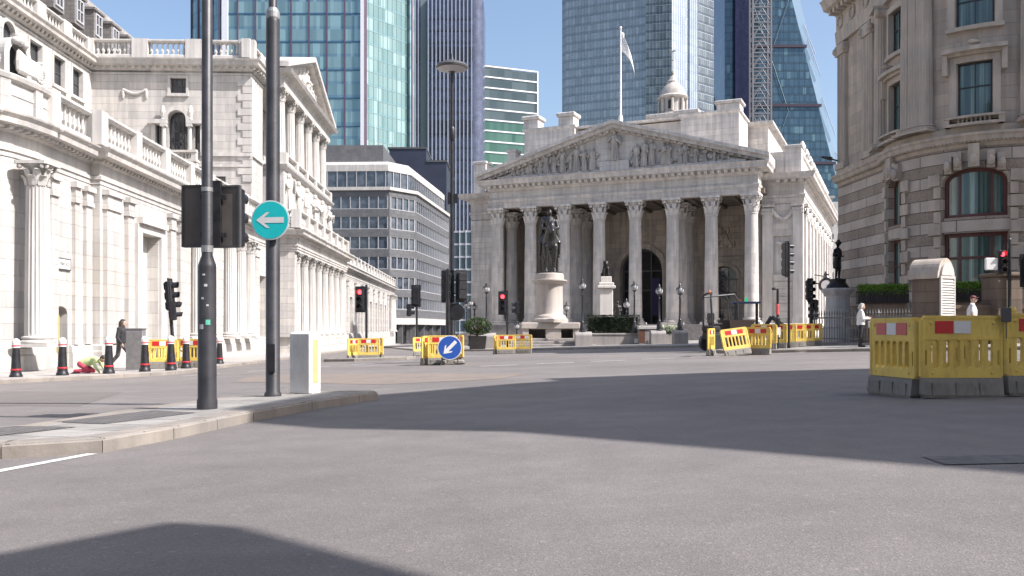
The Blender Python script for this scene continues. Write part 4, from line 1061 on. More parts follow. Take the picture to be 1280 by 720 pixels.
# 3 green glass block with white floor bands
G3=m_tower('green_block_glass',(.05,.12,.095),(.11,.20,.155),1.5,3.9,.6,.08,.1)
G3b=m_tower('blue_block_glass',(.065,.09,.095),(.13,.16,.16),3,3.9,.7,.07,.12)
t3=thing('green_glass_block','green glass office block with white floor bands right of the dark ribbed tower','skyscraper')
d3=Vector((.93,.37)); a3=Vector((-14,326)); ang3=atan2(d3.y,d3.x)
g=MB(); g.box(0,25.5,0,20,-4,78); g.build('green_glass',G3,t3,loc=(*a3,0),rz=ang3)
g=MB(); g.box(0,25.5,.003,20,78,98); g.build('blue_glass',G3b,t3,loc=(*a3,0),rz=ang3)
g=MB()
for j in range(22): g.box(0,25.6,-.35,.1,14.2+j*4.0,14.7+j*4.0)
g.box(25.2,25.7,-.4,.2,-4,98.6); g.build('floor_bands',ALU,t3,loc=(*a3,0),rz=ang3)
g=MB(); g.box(0,16,2,10,98,99.6); g.build('plant_room',DGREY,t3,loc=(*a3,0),rz=ang3)
STM=m_plain('steel_mullion',(.26,.30,.32),.4,.4); SLM=m_plain('silver_mullion',(.42,.47,.53),.35,.5)
# 4 large glass tower behind the temple front
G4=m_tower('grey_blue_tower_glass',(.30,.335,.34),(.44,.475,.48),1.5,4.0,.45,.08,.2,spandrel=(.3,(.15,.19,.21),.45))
G4d=m_tower('dark_blue_tower_glass',(.10,.12,.125),(.24,.27,.275),1.5,4.0,.45,.08,.22,spandrel=(.35,(.04,.06,.08),.6))  # darker panes for the narrow middle and far right faces
G4c=m_tower('sky_pale_tower_glass',(.40,.44,.49),(.54,.58,.63),3.0,4.0,.7,.06,.12,spandrel=(.2,(.30,.36,.42),.4))  # pale tint carries the sky reflection of the right face
t4=thing('faceted_glass_tower','huge grey-blue faceted glass tower with its right face tinted sky-pale, behind the temple pediment','skyscraper')
for nm,mt,p0,p1,z1 in (('glass_face',G4,(25.0,408),(60,393.5),205),('glass_face',G4d,(59.5,392),(70.8,389.5),205),('right_face',G4c,(70.6,389.6),(80.0,397),205),('right_face',G4c,(80.0,396.2),(84.6,400.5),205),('right_face',G4d,(84.8,400.7),(93.5,408),205),('glass_face',G4,(23.6,412),(25.0,408),205)):
    a=Vector(p0); b=Vector(p1); L=(b-a).length; ang=atan2(b.y-a.y,b.x-a.x)
    g=MB(); g.box(0,L,0,.8,-4,z1); go=g.build(nm,mt,t4,loc=(a.x,a.y,0),rz=ang)
    g=MB()
    for j in range(int(L/1.5)+1): g.box(min(j*1.5,L-.1),min(j*1.5,L-.1)+.1,-.12,.1,-4,z1)
    for j in range(int((z1+4)/4)): g.box(.02,L-.02,-.05,.1,-4+j*4,-3.75+j*4)
    g.build('mullions',STM if nm!='right_face' else SLM,go)
m=MB(); m.prism([(26,412.5),(60,395),(70.5,391.5),(92.5,410),(75,430),(40,430)],-4,204.5); m.build('core',DGREY,t4)
m=MB()
for z in range(-4,70,4): m.box(22.6,25.2,408.5,411.5,z,z+.5)
m.build('balconies',ALU,t4)
# 5 rounded lattice tower tip
t5=thing('domed_tower','rounded tapering glass tower with diagonal lattice, glimpsed between two taller towers','skyscraper',(121,520,0))
pr=[(24,-4),(28,60),(28,95),(26,115),(22.5,132),(18,144),(12,153),(6,158.5),(1,160)]
m=MB(); m.lathe(pr,36); m.build('glass_shell',m_tower('dome_tower_glass',(.14,.2,.27),(.38,.44,.52),5,4,.7,.1,.1),t5,True)
m=MB(); prd=Path([(r,z) for r,z in pr])
for k in range(18):
    for sg in (-1,1):
        pts=[]
        for i in range(0,28):
            t=prd.L*.42+prd.L*.58*i/27; p=prd.at(t); a=k*2*pi/18+sg*i*.055; pts.append((p.x*1.01*cos(a),p.x*1.01*sin(a),p.y))
        m.pipe(pts,.35,5)
m.build('lattice',m_plain('pale_lattice',(.5,.42,.44),.5),t5)
# 6 wedge tower with dark core and lattice mast
G6=m_tower('wedge_tower_glass',(.04,.08,.12),(.075,.135,.18),1.6,4,.4,.07,.08,(.95,(.20,.32,.33),.4),spandrel=(.25,(.02,.06,.09),.5))
t6=thing('wedge_tower','tall wedge-shaped blue glass tower with a sloping right edge and plum bands','skyscraper')
Yw=450; wx=lambda px: XY(px,Yw); wz=lambda py: Zat(py,Yw)
def slope_x(z): return wx(990)+(wx(1052)-wx(990))*(wz(0)-z)/(wz(0)-wz(250))
m=MB(); m.xprism([(wx(938),-4),(slope_x(-4),-4),(slope_x(230),230),(wx(938),230)],Yw,Yw+35); m.build('glass_face',G6,t6)
m=MB(); m.box(wx(907),wx(919),Yw+2,Yw+30,-4,230); m.build('glass_face',G6,t6)
m=MB(); m.box(wx(918.5),wx(939),Yw-1,Yw+34,-4,225); m.build('navy_core',m_plain('navy_core_cladding',(.012,.016,.06),.35,.2,.1,.3),t6)
m=MB()
for py in (-12,58,132,204): 
    z=wz(py); m.box(wx(938.5),slope_x(z)+1.5,Yw-.8,Yw+.2,z-.7,z+.7)
m.build('plum_bands',m_plain('plum_band',(.05,.035,.055),.4,.2),t6)
m=MB()
for j in range(58): 
    z=-4+j*4; m.box(wx(938.3),slope_x(z)-.3,Yw-.06,Yw+.2,z,z+.4)
for j in range(16):
    x=wx(940)+j*2.7
    zt=230 if x<slope_x(230) else min(230,max(-4,wz(0)-(x-wx(990))/(wx(1052)-wx(990))*(wz(0)-wz(250))))
    m.box(x-.05,x+.05,Yw-.06,Yw+.2,-4,zt)
m.build('floor_bands',m_plain('wedge_band',(.045,.075,.10),.35,.3),t6)
m=MB(); 
for z0 in range(0,225,56):
    for s,x0,x1 in ((1,wx(940),wx(985)),(0,wx(985),wx(940))):
        m.tube((x0,Yw-.5,z0),(min(x1,slope_x(z0+56)-2),Yw-.5,z0+56),.16,.16,6)
m.build('bracing',m_plain('pale_brace',(.17,.24,.27),.4,.3),t6)
m=MB(); q=[(slope_x(z)+.2,z) for z in (-4,230)]
m.xprism([(q[0][0],-4),(q[0][0]+1.2,-4),(q[1][0]+5.5,230),(q[1][0],230)],Yw+1,Yw+2); m.build('edge_screen',m_plain('pale_screen_glass',(.38,.50,.60),.15,.3),t6)
m=MB()
for za,zb in ((wz(58),wz(30)),(wz(85),wz(50)),(wz(160),wz(122)),(wz(212),wz(190))): m.tube((slope_x(za)+6,Yw,za-4),(slope_x(zb)+3,Yw,zb),.2,.2,5)
m.build('edge_struts',RIBW,t6)
mast=thing('lattice_mast','pale steel lattice mast standing in front of the navy core of the wedge tower','mast',(0,0,0))
xl,xr=wx(937)*.98,wx(959.5)*.98; Ym=Yw*.98
m=MB(); w_=.42
for x in (xl,xr):
    for y in (Ym-6,Ym): m.box(x-w_,x+w_,y-w_,y+w_,-4,215)
n=28; dz=7.5
for j in range(n):
    z=2+j*dz
    for y in (Ym-6.1,Ym):
        m.box(xl,xr,y-.3,y+.3,z-.3,z+.3)
        xm=(xl+xr)/2; m.tube((xl,y,z),(xm,y,z+dz*.95),.26,.26,5); m.tube((xr,y,z),(xm,y,z+dz*.95),.26,.26,5)
        m.box(xl,xr,y-.22,y+.22,z+dz*.5-.2,z+dz*.5+.2)
m.build('lattice_frame',m_plain('pale_steel',(.17,.17,.185),.5,.3),mast)

# ================================================================== grey office block at the end of the street
off=thing('office_block','grey slate-clad office block with strip windows and chamfered corner beyond the bank','building')
POF=Path([(-52,151.5),(-20.9,150),(-16.9,155),(-13.4,186.5)])
lev=[2.2+3.4*i for i in range(9)]
ops=[]
for z in [5.0-.9+3.42*i for i in range(6)]:
    for a,b in ((.3,POF.d[1]-.3),(POF.d[1]+.35,POF.d[2]-.35),(POF.d[2]+.3,POF.L-.2)): ops.append(dict(s0=a,s1=b,z0=z,z1=z+2.1))
m=MB(); pierced(m,POF,0,POF.L,2.6,24.4,ops,.35); m.build('clad_wall',ST_GREY,off)
m=MB(); core=[(p.x,p.y) for p in [POF.at(d,-.5) for d in POF.d]]+[(-52,186)]; m.prism(core,2.2,24); m.build('core',DARK,off)
for o in ops:
    pw=MB(); pane(pw,POF,o,-.2); b=pw.build('strip_window',GLOFF,off)
    f=MB(); n=max(2,round((o['s1']-o['s0'])/1.62))
    for j in range(n+1): vbar(f,POF,o['s0']+(o['s1']-o['s0'])*j/n,.13,o['z0'],o['z1'],-.22,.015)
    hbar(f,POF,o['s0'],o['s1'],o['z0'],o['z0']+.1,-.2,.02); f.build('mullions',WFR,b)
m=MB(); hbar(m,POF,0,POF.L,1.5,2.6,-.6,.5); m.build('entrance_canopy',ST_LIGHT,off)
for s in (1,9,17,25,31,34,37.2,44,52,60): 
    p=POF.at(s,-.4); m=MB(); m.cbox(p.x,p.y,-3.5,.9,.9,5.1); m.build('ground_pier',ST_GREY,off)
m=MB(); m.prism([(p.x,p.y) for p in [POF.at(d,-2.2) for d in POF.d]]+[(-52,186)],-3.5,1.6); m.build('shopfront',GLDARK,off)
PO2=Path([(-52,152.8),(-21.3,151.3),(-17.9,155.6),(-14.4,186.5)])
hb=MB(); hbar(hb,POF,0,POF.L,24.4,24.95,-.9,.35); hbar(hb,PO2,0,PO2.L,27.9,29.0,-.5,.1); hb.sweep([(-3,28.98),(.1,28.98),(-.5,29.6),(-3,29.6)],[(p.x,p.y) for p in PO2.p]); hb.build('roof_bands',ST_LIGHT,off)
g=MB(); pane(g,PO2,dict(s0=0,s1=PO2.L,z0=24.9,z1=27.9),-.1); g=g.build('penthouse_window',GLOFF,off)
f=MB(); n=40
for j in range(n+1): vbar(f,PO2,PO2.L*j/n,.12,24.9,27.9,-.12,.06)
f.build('mullions',WFR,g)
m=MB(); m.box(-50,-22.6,154.5,180,29.4,33.0); m.prism([(p.x,p.y) for p in [PO2.at(d,-1.0) for d in PO2.d]]+[(-52,186)],24.5,29.55); m.build('plant_storey',ST_GREY,off)
m=MB(); m.tube((-24.5,158,33),(-24.5,158,38.5),.12,.06); m.build('mast',ALU,off)
nb=thing('dark_stepped_block','plain dark navy stepped block rising behind the grey office roof','building')
m=MB(); m.box(-27.9,-19.5,200,225,-4,41.6); m.box(-19.5,-14.9,200,225,-4,38.6); m.build('wall',NAVY,nb)
m=MB(); m.box(-28.2,-19.4,199.8,225,41.6,42.0); m.box(-19.4,-14.7,199.8,225,38.6,39.0); m.build('parapet',DGREY,nb)
gb=tower('glass_street_block','pale blue glazed office block glimpsed down the side street','x' and [(-17.5,238),(-9.0,236),(-7.5,262),(-17.5,262)],27,m_tower('street_block_glass',(.16,.24,.28),(.33,.42,.46),1.6,3.4,.5,.1,.1),1.6,3.4,ALU,ALU,.14,.15,.5); gb['category']='building'
# small pale stone building beyond the temple front
wb=thing('pale_stone_building','narrow pale stone office at the far end of the street right of the temple front','building')
PWb=Path([(42.8,129),(46.6,128),(50.2,160)])
wo=[dict(s0=a,s1=a+.9,z0=z,z1=z+1.9) for a in (.8,2.3) for z in (3,6.4,9.8,13.2)]+[dict(s0=PWb.d[1]+2+3*j,s1=PWb.d[1]+3.2+3*j,z0=z,z1=z+1.9) for j in range(9) for z in (3,6.4,9.8,13.2,16)]
m=MB(); pierced(m,PWb,0,PWb.L,-3,19.8,wo[8:],.3); m.prism([(43,129.4),(46.3,128.6),(49.6,160),(43,160)],-3,19.8); m.build('wall',ST_WHITE,wb)
for o in wo[8:]: window('window',PWb,o,wb,WFR,GLDARK,-.2,(.5,),(),.08)
m=MB(); m.sweep([(-.5,19.6),(0,19.6),(.3,19.8),(.3,20.1),(-.5,20.2)],[(p.x,p.y) for p in PWb.p]); m.build('cornice',ST_WHITE,wb)
wb2=thing('distant_stone_block','distant grey stone block seen low between the temple front and the corner building','building')
m=MB(); m.box(60,72,182,200,-3,27); m.build('wall',ST_LIGHT,wb2)
m=MB()
for i in range(5):
    for j in range(6): m.box(60.6+i*2.3,61.9+i*2.3,181.9,182.1,2+j*4,4.4+j*4)
m.build('windows',GLDARK,wb2)

# ================================================================== unseen buildings, placed and shaped for the shade they cast on the crossing
def plain_block(label,poly,h,mat,bay=2.6,fl=3.8,eaves=None):
    b=thing('unseen_stone_building',label,'building')
    pts=poly+[poly[0]]; P=Path(pts); m=MB(); ops=[]
    for i in range(len(poly)):
        L=P.d[i+1]-P.d[i]; n=int((L-.8)/bay)
        for j in range(n):
            s=P.d[i]+(L-n*bay)/2+j*bay
            for z in [1.2+fl*k for k in range(int((h-3)/fl))]: ops.append(dict(s0=s+.7,s1=s+bay-.7,z0=z,z1=z+2.2))
    pierced(m,P,0,P.L,-1.5,h,ops,.3); m.prism(poly,h-.4,h-.01); m.build('wall',mat,b)
    g=MB()
    for o in ops: pane(g,P,o,-.28)
    g.build('windows',GLDARK,b)
    if eaves:
        m=MB(); m.prism(eaves,h-.1,h+.35); m.build('shading_eaves',mat,b); m=MB(); m.bbox(10.4,11.3,-6.2,-5.3,h+.3,h+1.4,.04); m.build('shading_chimney',mat,b)  # overhang and stack added to shape the shadow cast on the road
    return b
plain_block('unseen tall stone building right of the crossing, outlined to shade the middle of the road',[(17.9,1.0),(18.9,1.15),(22.7,-2.8),(32,-12.3),(50,-12.3),(50,10),(24.2,10.9),(20.5,10.2),(20.7,9.1),(19.9,8.6),(17,5.5),(16.4,2.4)],22,ST_RB)  # out of view; roof outline follows the shadow wanted on the road
plain_block('unseen tall stone building with deep eaves, shaped to shade the bottom of the road',[(4.6,-7.2),(14.9,-16.4),(18.6,-11.4),(9.0,-1.7)],11.7,ST_RB,eaves=[(3,-7.2),(15,-18.2),(20.5,-11.3),(9.15,.06)])  # out of view; eaves corner set by the shadow edge wanted below
plain_block('unseen tall stone building across the side street, added to shade the curved corner bay',[(33,30),(50,30),(50,36.8),(33,36.8)],34,ST_RB)  # added out of view to keep sun off the bay
plain_block('unseen broad stone building across the road behind the viewpoint, added to deepen foreground shade',[(-26,-35),(11,-35),(11,-19.5),(-26,-19.5)],25,ST_RB)  # added out of view to block sky light from the near road
# ================================================================== ground, kerbs, markings
xs=[-600,-40]+[x for x in range(-36,40,4)]+[40,600]; ys=[-400,-40]+[y for y in range(-36,140,8)]+[140,900]
m=MB(); vs=[(x,y,ground(x,y)) for y in ys for x in xs]; nx=len(xs)
m.add(vs,[(j*nx+i,j*nx+i+1,(j+1)*nx+i+1,(j+1)*nx+i) for j in range(len(ys)-1) for i in range(nx-1)])
struct(m.build('road',ASPH))
def gslab(name,poly,h,mat,z0=-.3,skirt=True):
    m=MB(); n=len(poly); vs=[(x,y,ground(x,y)+h) for x,y in poly]+[(x,y,ground(x,y)+z0) for x,y in poly]
    m.add(vs,[tuple(range(n))]+[(i,n+i,n+(i+1)%n,(i+1)%n) for i in range(n)]); return struct(m.build(name,mat))
def kerb(name,poly,h=.124,w=.28,closed=False,mat=None):
    """granite kerb stones with joints; runs along the outside of a pavement (right of travel)"""
    P=Path(poly+[poly[0]] if closed else poly); m=MB(); L=1.0
    T_=[0]
    for d0,d1 in zip(P.d,P.d[1:]):
        k=max(1,round((d1-d0)/L)); T_+=[d0+(d1-d0)*(i+1)/k for i in range(k)]
    for t,e in zip(T_,T_[1:]):
        a0,a1=P.at(t+.006,.012),P.at(e-.006,.012); b0,b1=P.at(t+.006,-w),P.at(e-.006,-w)
        q=[a0,a1,b1,b0]; d=(b0-a0)*.09; d1=(b1-a1)*.09
        v=[(p.x,p.y,ground(p.x,p.y)-.2) for p in q]+[(p.x,p.y,ground(p.x,p.y)+h-.025) for p in (a0,a1)]+[(p.x,p.y,ground(p.x,p.y)+h) for p in (a0+d,a1+d1,b1,b0)]
        m.add(v,[(0,1,5,4),(4,5,7,6),(6,7,8,9),(1,2,8,7,5),(3,0,4,6,9),(2,3,9,8)])
    return struct(m.build(name,mat or KERB))
lk=[(-40,12),(-24,17.5),(-15.2,21.6),(-12.6,24.0),(-11.2,25.4),(-10.3,26.9),(-10.3,29.2),(-10.7,31.5),(-11.0,35),(-11.6,42),(-12.2,50),(-12.2,54),(-13.2,62),(-15,85),(-17.5,125),(-19,150)]
gslab('pavement',lk+[(-60,150),(-60,12)],.12,PAVE); kerb('kerb',lk)
tip=[(-2.3,13.25),(-2.1,13.35),(-1.98,13.2),(-2.05,12.9)]
isl=[(-4.15,7.15),(-3.45,7.4),(-3.2,8.3),(-2.95,10.0),(-2.6,11.4),(-2.2,12.6),(-2.0,13.0),(-2.1,13.35),(-2.6,13.55),(-3.1,13.5),(-4.15,12.6),(-4.6,11.2),(-4.95,8.9),(-5.9,7.9),(-9,7.4),(-9,7.0),(-6,7.05)]
gslab('traffic_island',isl,.12,PAVE2); kerb('kerb',isl,closed=True)
for q in ([(-4.75,9.15),(-4.05,8.75),(-3.55,9.9),(-4.25,10.45)],[(-5.6,8.0),(-4.6,7.75),(-4.2,8.5),(-4.95,8.78)]):
    m=MB(); m.add([(x,y,ground(x,y)+.125) for x,y in q],[(0,1,2,3)]); struct(m.build('studded_paving',TACT))
rk=[(40,14),(24,22),(17,28.5),(12.5,32.2),(9.6,33.4),(8.3,34.6),(8.4,36.5),(10.5,41),(15,60)]
gslab('pavement',[(60,14)]+[(40,14),(24,22),(17,28.5),(12.5,32.2),(9.6,33.4),(8.3,34.6),(8.4,36.5),(10.5,41),(14,52),(17.5,50.3),(60,50)],.12,PAVE2); kerb('kerb',rk[::-1])
pk=[(-9,75),(-6.5,64),(-2.6,57.5),(2.5,54.5),(8,51.5),(14,49),(20,52),(27,70),(36,95)]
gslab('plaza',pk+[(30,130),(-20,130)],.12,PAVE2); kerb('kerb',pk)
sk=[(-8.3,38.8),(-6.8,37.9),(-4.6,38.4),(-4.4,40.2),(-6.2,42.5),(-8.2,41.4)]
gslab('traffic_island',sk,.12,PAVE2); kerb('kerb',sk,closed=True)
sk=[(-4.9,47),(-3.6,46.2),(-2.6,47.2),(-3.2,50),(-5,50.2)]
gslab('traffic_island',sk,.12,PAVE2); kerb('kerb',sk,closed=True)
def mark(name,q,mat=PAINT,h=.004): 
    m=MB(); m.add([(x,y,ground(x,y)+h) for x,y in q],[tuple(range(len(q)))]); return struct(m.build(name,mat))
mark('lane_line',[(-4.32,4.6),(-4.2,4.55),(-3.44,7.3),(-3.54,7.33)])
for i in range(6):
    x=-9.6+i*1.2; y=25.5+i*2.4; mark('lane_line',[(x,y),(x+.1,y),(x+.75,y+1.3),(x+.65,y+1.3)])
for i in range(7): mark('lane_line',[(-1+i*1.8,27+.9*i),(.2+i*1.8,27.4+.9*i),(.2+i*1.8,27.55+.9*i),(-1+i*1.8,27.15+.9*i)])
BUFF=m_stone('worn_buff_surfacing',(.215,.185,.165),.12,None,.1,.85)
mark('buff_surfacing',[(-2.6,17.5),(-6.5,20.5),(-7.2,24.5),(-3.5,23.5),(.4,20.6),(-.3,18.4)],BUFF,.004)
mark('road_patch',[(-6.6,13.4),(-9.6,14.6),(-11.0,19.0),(-7.6,17.2)],m_stone('road_patch_asphalt',(.17,.158,.152),.1,None,.1,.85),.004)
mark('manhole_cover',[(2.72,5.52),(3.36,5.50),(3.38,5.86),(2.74,5.88)],m_plain('worn_iron_cover',(.13,.123,.12),.8,0,.3,14,bump=.4),.006)
# ================================================================== poles on the near island
def sit(x,y,k=.12): return (x,y,ground(x,y)+k)
px_,py_=-3.62,10.45; H=0
sp=thing('signal_pole','tall scuffed black pole with two grey signal backing boards, on the near traffic island','pole',sit(px_,py_))
m=MB(); m.lathe([(.118,0),(.118,.1),(.108,.13),(.105,1.68),(.1,1.72),(.064,1.82),(.062,6.2),(.05,6.22)],20); sh=m.build('shaft',BLACKM,sp); autosmooth(sh,40)
m=MB(); m.lathe([(.069,1.86),(.069,1.94)],16); m.lathe([(.067,2.58),(.067,2.63)],16)
for z in (.0,):
    rr=random.Random(3)
m.build('clamp_ring',DULL,sp)
stk=m_plain('grey_sticker',(.5,.5,.5),.6); stg=m_plain('green_sticker',(.10,.42,.33),.6)
for a,z,mt,h,ww in ((-1.9,.95,stk,.055,.5),(-1.15,1.0,stg,.06,.5),(-1.4,1.45,stk,.03,.35),(-1.75,1.3,stk,.025,.3),(-1.2,1.22,stk,.02,.25),(-1.6,1.58,stk,.02,.3)):
    m=MB(); vs=[]
    for i in range(5):
        b=a-ww/2+ww*i/4
        vs+=[(.1075*cos(b),.1075*sin(b),z),(.1075*cos(b),.1075*sin(b),z+h)]
    m.add(vs,[(2*i,2*i+2,2*i+3,2*i+1) for i in range(4)]); m.build('sticker',mt,sp)
def sig_head(parent,M,lit=None,board=None,n=3,r=.1,back=False):
    """three-aspect head facing -Y of M: housing, lenses, hoods, optional backing board"""
    m=MB(); m.M=M; m.bbox(-.16,.16,0,.22,0,.33*n,.03)
    for i in range(n): m.box(-.155,.155,.22,.24,.33*i+.05,.33*i+.28)
    if board: m.bbox(-board[0]/2,board[0]/2,.06,.085,-board[1],.33*n+board[1],.02)
    h=m.build('signal_head',BLACK,parent)
    for i in range(n):
        z=.33*(n-1-i)+.165; on=lit==i
        l=MB(); l.M=M@Matrix.Translation((0,-.004,z))@Matrix.Rotation(pi/2,4,'X'); l.lathe([(r,0),(r*.8,.012),(.02,.02)],18); l.build('lens',REDL if on and i==0 else (GREENL if on else LENS),h)
        v=MB(); v.M=M@Matrix.Translation((0,0,z)); vs=[]; N=14
        for k in range(N+1):
            a=radians(-35)+radians(250)*k/N
            for rr in (r*1.12,r*1.2):
                for y in (0,-.22+.06*abs(k-N/2)/(N/2)): vs.append((rr*cos(a),y,rr*sin(a)))
        fs=[]
        for k in range(N):
            b=k*4; c=b+4
            fs+=[(b,c,c+1,b+1),(b+2,b+3,c+3,c+2),(b+1,c+1,c+3,b+3),(b,b+2,c+2,c)]
        fs+=[(0,1,3,2),(N*4,N*4+2,N*4+3,N*4+1)]
        v.add(vs,fs); v.build('hood',BLACK,h)
    return h
# boards seen from behind: heads face away down the far roads
for M,bw in ((T(-.165,.10,1.97,pi-.12),.335),(T(.2,.13,1.97,pi-.2),.345)):
    hd=MB(); hd.M=M; hd.bbox(-bw/2,bw/2,.0,.02,-.04,.70,.006); b=hd.build('backing_board',SHEET,sp)
    e=MB(); e.M=M
    e.box(-bw/2-.004,-bw/2+.022,-.012,.034,-.04,.70); e.box(bw/2-.022,bw/2+.004,-.012,.034,-.04,.70); e.box(-bw/2+.023,bw/2-.023,-.012,.034,-.044,-.02); e.box(-bw/2+.023,bw/2-.023,-.012,.034,.68,.704); e.build('board_edge',DGREY,b)
    sig_head(sp,M@Matrix.Translation((0,-.23,-.02))@Matrix.Scale(.72,4))
m=MB(); m.box(.0,.14,.04,.12,1.92,2.72); m.box(-.1,.2,.06,.1,2.05,2.1); m.box(-.1,.2,.06,.1,2.5,2.55); m.build('bracket',BLACK,sp)
lx,ly=-3.43,12.62
lc=thing('lamp_column','thick black lamp column carrying the round turquoise arrow sign, on the near traffic island','lamp post',sit(lx,ly))
m=MB(); m.lathe([(.12,0),(.12,.04),(.1,.07),(.097,5.35),(.09,5.42),(.06,5.5),(.058,7.6)],24); autosmooth(m.build('shaft',BLACKM,lc),40)
m=MB(); m.lathe([(.095,5.40),(.1,5.42),(.1,5.5),(.07,5.56)],20); m.build('collar',DULL,lc)
m=MB(); m.tube((0,0,7.5),(.9,-.3,7.75),.04); m.bbox(.8,1.3,-.42,-.18,7.68,7.8,.03); m.build('lantern',BLACKM,lc)
m=MB(); m.box(-.055,.055,-.112,-.09,.35,.75); m.build('access_door',BLACK,lc)
sg=thing('direction_sign','round turquoise sign with a white arrow pointing left, clamped to the thick black lamp column','sign',(lx,ly-.12,ground(lx,ly)+2.63),-.12)
def disc(r,y0,y1,n=48): 
    m=MB(); m.M=Matrix.Rotation(pi/2,4,'X'); m.lathe([(r,-y1),(r,-y0)],n); m.M=None; return m
disc(.282,-.012,0).build('rim',WHT,sg); disc(.264,-.016,-.011).build('sign_face',TURQ,sg)
def arrow(m,L,hw,sw,y,rot=0):
    p=[(-L,0),(-L*.28,hw),(-L*.02,hw),(-L*.42,sw),(L,sw),(L,-sw),(-L*.42,-sw),(-L*.02,-hw),(-L*.28,-hw)]
    c,s=cos(rot),sin(rot); p=[(x*c-z*s,x*s+z*c) for x,z in p]
    a=[(x,y,z) for x,z in p]; n=len(a)
    m.add(a+[(x,y+.004,z) for x,_,z in a],[(0,1,2,3,5,6,7,8) if False else (0,1,2,3),(0,3,6),(0,6,7,8),(3,4,5,6)]); return m
arrow(MB(),.205,.11,.04,-.0195).build('arrow',WHT,sg)
m=MB(); m.box(-.1,.1,.002,.03,-.1,-.06); m.box(-.1,.1,.002,.03,.06,.1); m.build('clamp',DULL,sg)
bx,by=-3.09,13.15
kb=thing('keep_left_bollard','white box bollard with a pale yellow side panel, at the tip of the near island','bollard',sit(bx,by),-.42)
m=MB(); m.bbox(-.185,.185,-.14,.14,0,.90,.015); m.build('housing',WPLD,kb)
m=MB(); m.M=rotz(pi/2); m.box(-.06,.06,-.19,-.1845,.16,.8); m.M=None; m.build('yellow_panel',YELP,kb)
m=MB(); m.bbox(-.2,.2,-.115,.115,.0,.03,.01); m.bbox(-.19,.19,-.105,.105,.87,.915,.01); m.build('cap',WPLA,kb)

# ================================================================== bollards along the bank pavement
def bollard(loc,label):
    b=thing('bollard',label,'bollard',loc,0,'black bollards along the bank pavement')
    m=MB(); m.lathe([(.17,0),(.17,.06),(.145,.1),(.135,.16),(.128,.22),(.098,.78),(.095,.82)],14); autosmooth(m.build('post',BLACK,b),40)
    m=MB(); m.lathe([(.137,.2),(.141,.21),(.139,.235),(.132,.245)],14); m.lathe([(.1,.855),(.112,.865),(.112,.89),(.1,.9)],14); m.build('red_ring',m_plain('red_paint',(.5,.03,.04),.4) if 'red_paint' not in bpy.data.materials else bpy.data.materials['red_paint'],b)
    m=MB(); m.lathe([(.095,.82),(.108,.83),(.108,.86),(.1,.90),(.105,.92),(.105,.99),(.095,1.03),(.06,1.07),(.01,1.085)],14); autosmooth(m.build('white_cap',WPLA,b),40)
    return b
bl=[(20,472,'white-capped black bollard standing alone, leftmost of the row along the bank pavement'),(78,469.5,'white-capped black bollard left of the kneeling person in lime jacket'),(136,467,'white-capped black bollard just left of the walking woman'),(181,464.5,'white-capped black bollard in front of the grey cabinet'),(213.6,463,'white-capped black bollard in front of the leaning signal post'),(232.6,460.5,'white-capped black bollard right of the leaning signal post'),(243.3,458.6,'white-capped black bollard partly hidden by the scuffed signal pole'),(274.4,455,'white-capped black bollard right of the scuffed signal pole, rightmost of the row')]
b0=None
for px,py,lb in bl:
    x,y,z=W(px,py,.12)
    if b0 is None: b0=bollard((x,y,z),lb)
    else: copy_thing(b0,(x,y,z),0,lb)
# grey cabinet, leaning signal, parked bicycle
x,y,z=W(170,463,.12)
cb=thing('utility_cabinet','plain grey steel utility cabinet beside the walking woman','cabinet',(x,y,z),.12)
m=MB(); m.bbox(-.26,.26,-.2,.2,0,1.32,.015); m.build('body',m_plain('grey_cabinet_paint',(.21,.205,.21),.5),cb); m=MB(); m.bbox(-.28,.28,-.22,.22,1.32,1.37,.01); m.build('lid',IRON,cb); m=MB(); m.box(-.24,.24,-.207,-.199,.08,1.26); m.build('door',IRON,cb)
x,y,z=W(214,461,.12); y+=.35
lp=thing('traffic_signal','black traffic signal on a leaning post by the bank, seen from the side','traffic signal',(x,y,z)); lp.rotation_euler=(0,-.085,0)
m=MB(); m.lathe([(.06,0),(.057,2.9),(.03,2.93)],12); m.build('post',BLACK,lp); sig_head(lp,T(.14,0,1.95,pi/2),None,(.44,.1)); sig_head(lp,T(.2,0,1.62,pi/2+.3),None,None,2,.08)
x,y,z=W(193,459,.12)
bk=thing('parked_bicycle','silver bicycle parked between the grey cabinet and the yellow barriers','bicycle',(x,y+.6,z),.5)
for sx in (-.5,.5):
    m=MB(); m.M=Matrix.Translation((sx,0,.34))@Matrix.Rotation(pi/2,4,'X')
    m.pipe([(.33*cos(a*pi/9),.33*sin(a*pi/9),0) for a in range(19)],.022,6)
    for a in range(8): m.tube((0,0,0),(.32*cos(a*pi/4),.32*sin(a*pi/4),0),.006,.006,4)
    m.build('wheel',BLACKM,bk)
m=MB(); 
for a,b in (((-.5,0,.34),(-.12,0,.3)),((-.12,0,.3),(-.2,0,.8)),((-.5,0,.34),(-.18,0,.72)),((-.12,0,.3),(.36,0,.7)),((-.18,0,.72),(.34,0,.78)),((.5,0,.34),(.33,0,.92))): m.tube(a,b,.02)
m.build('frame',DULL,bk); m=MB(); m.ell((-.21,0,.84),(.14,.07,.035)); m.build('saddle',BLACK,bk); m=MB(); m.tube((.33,-.26,.96),(.33,.26,.96),.016); m.build('handlebar',BLACK,bk)

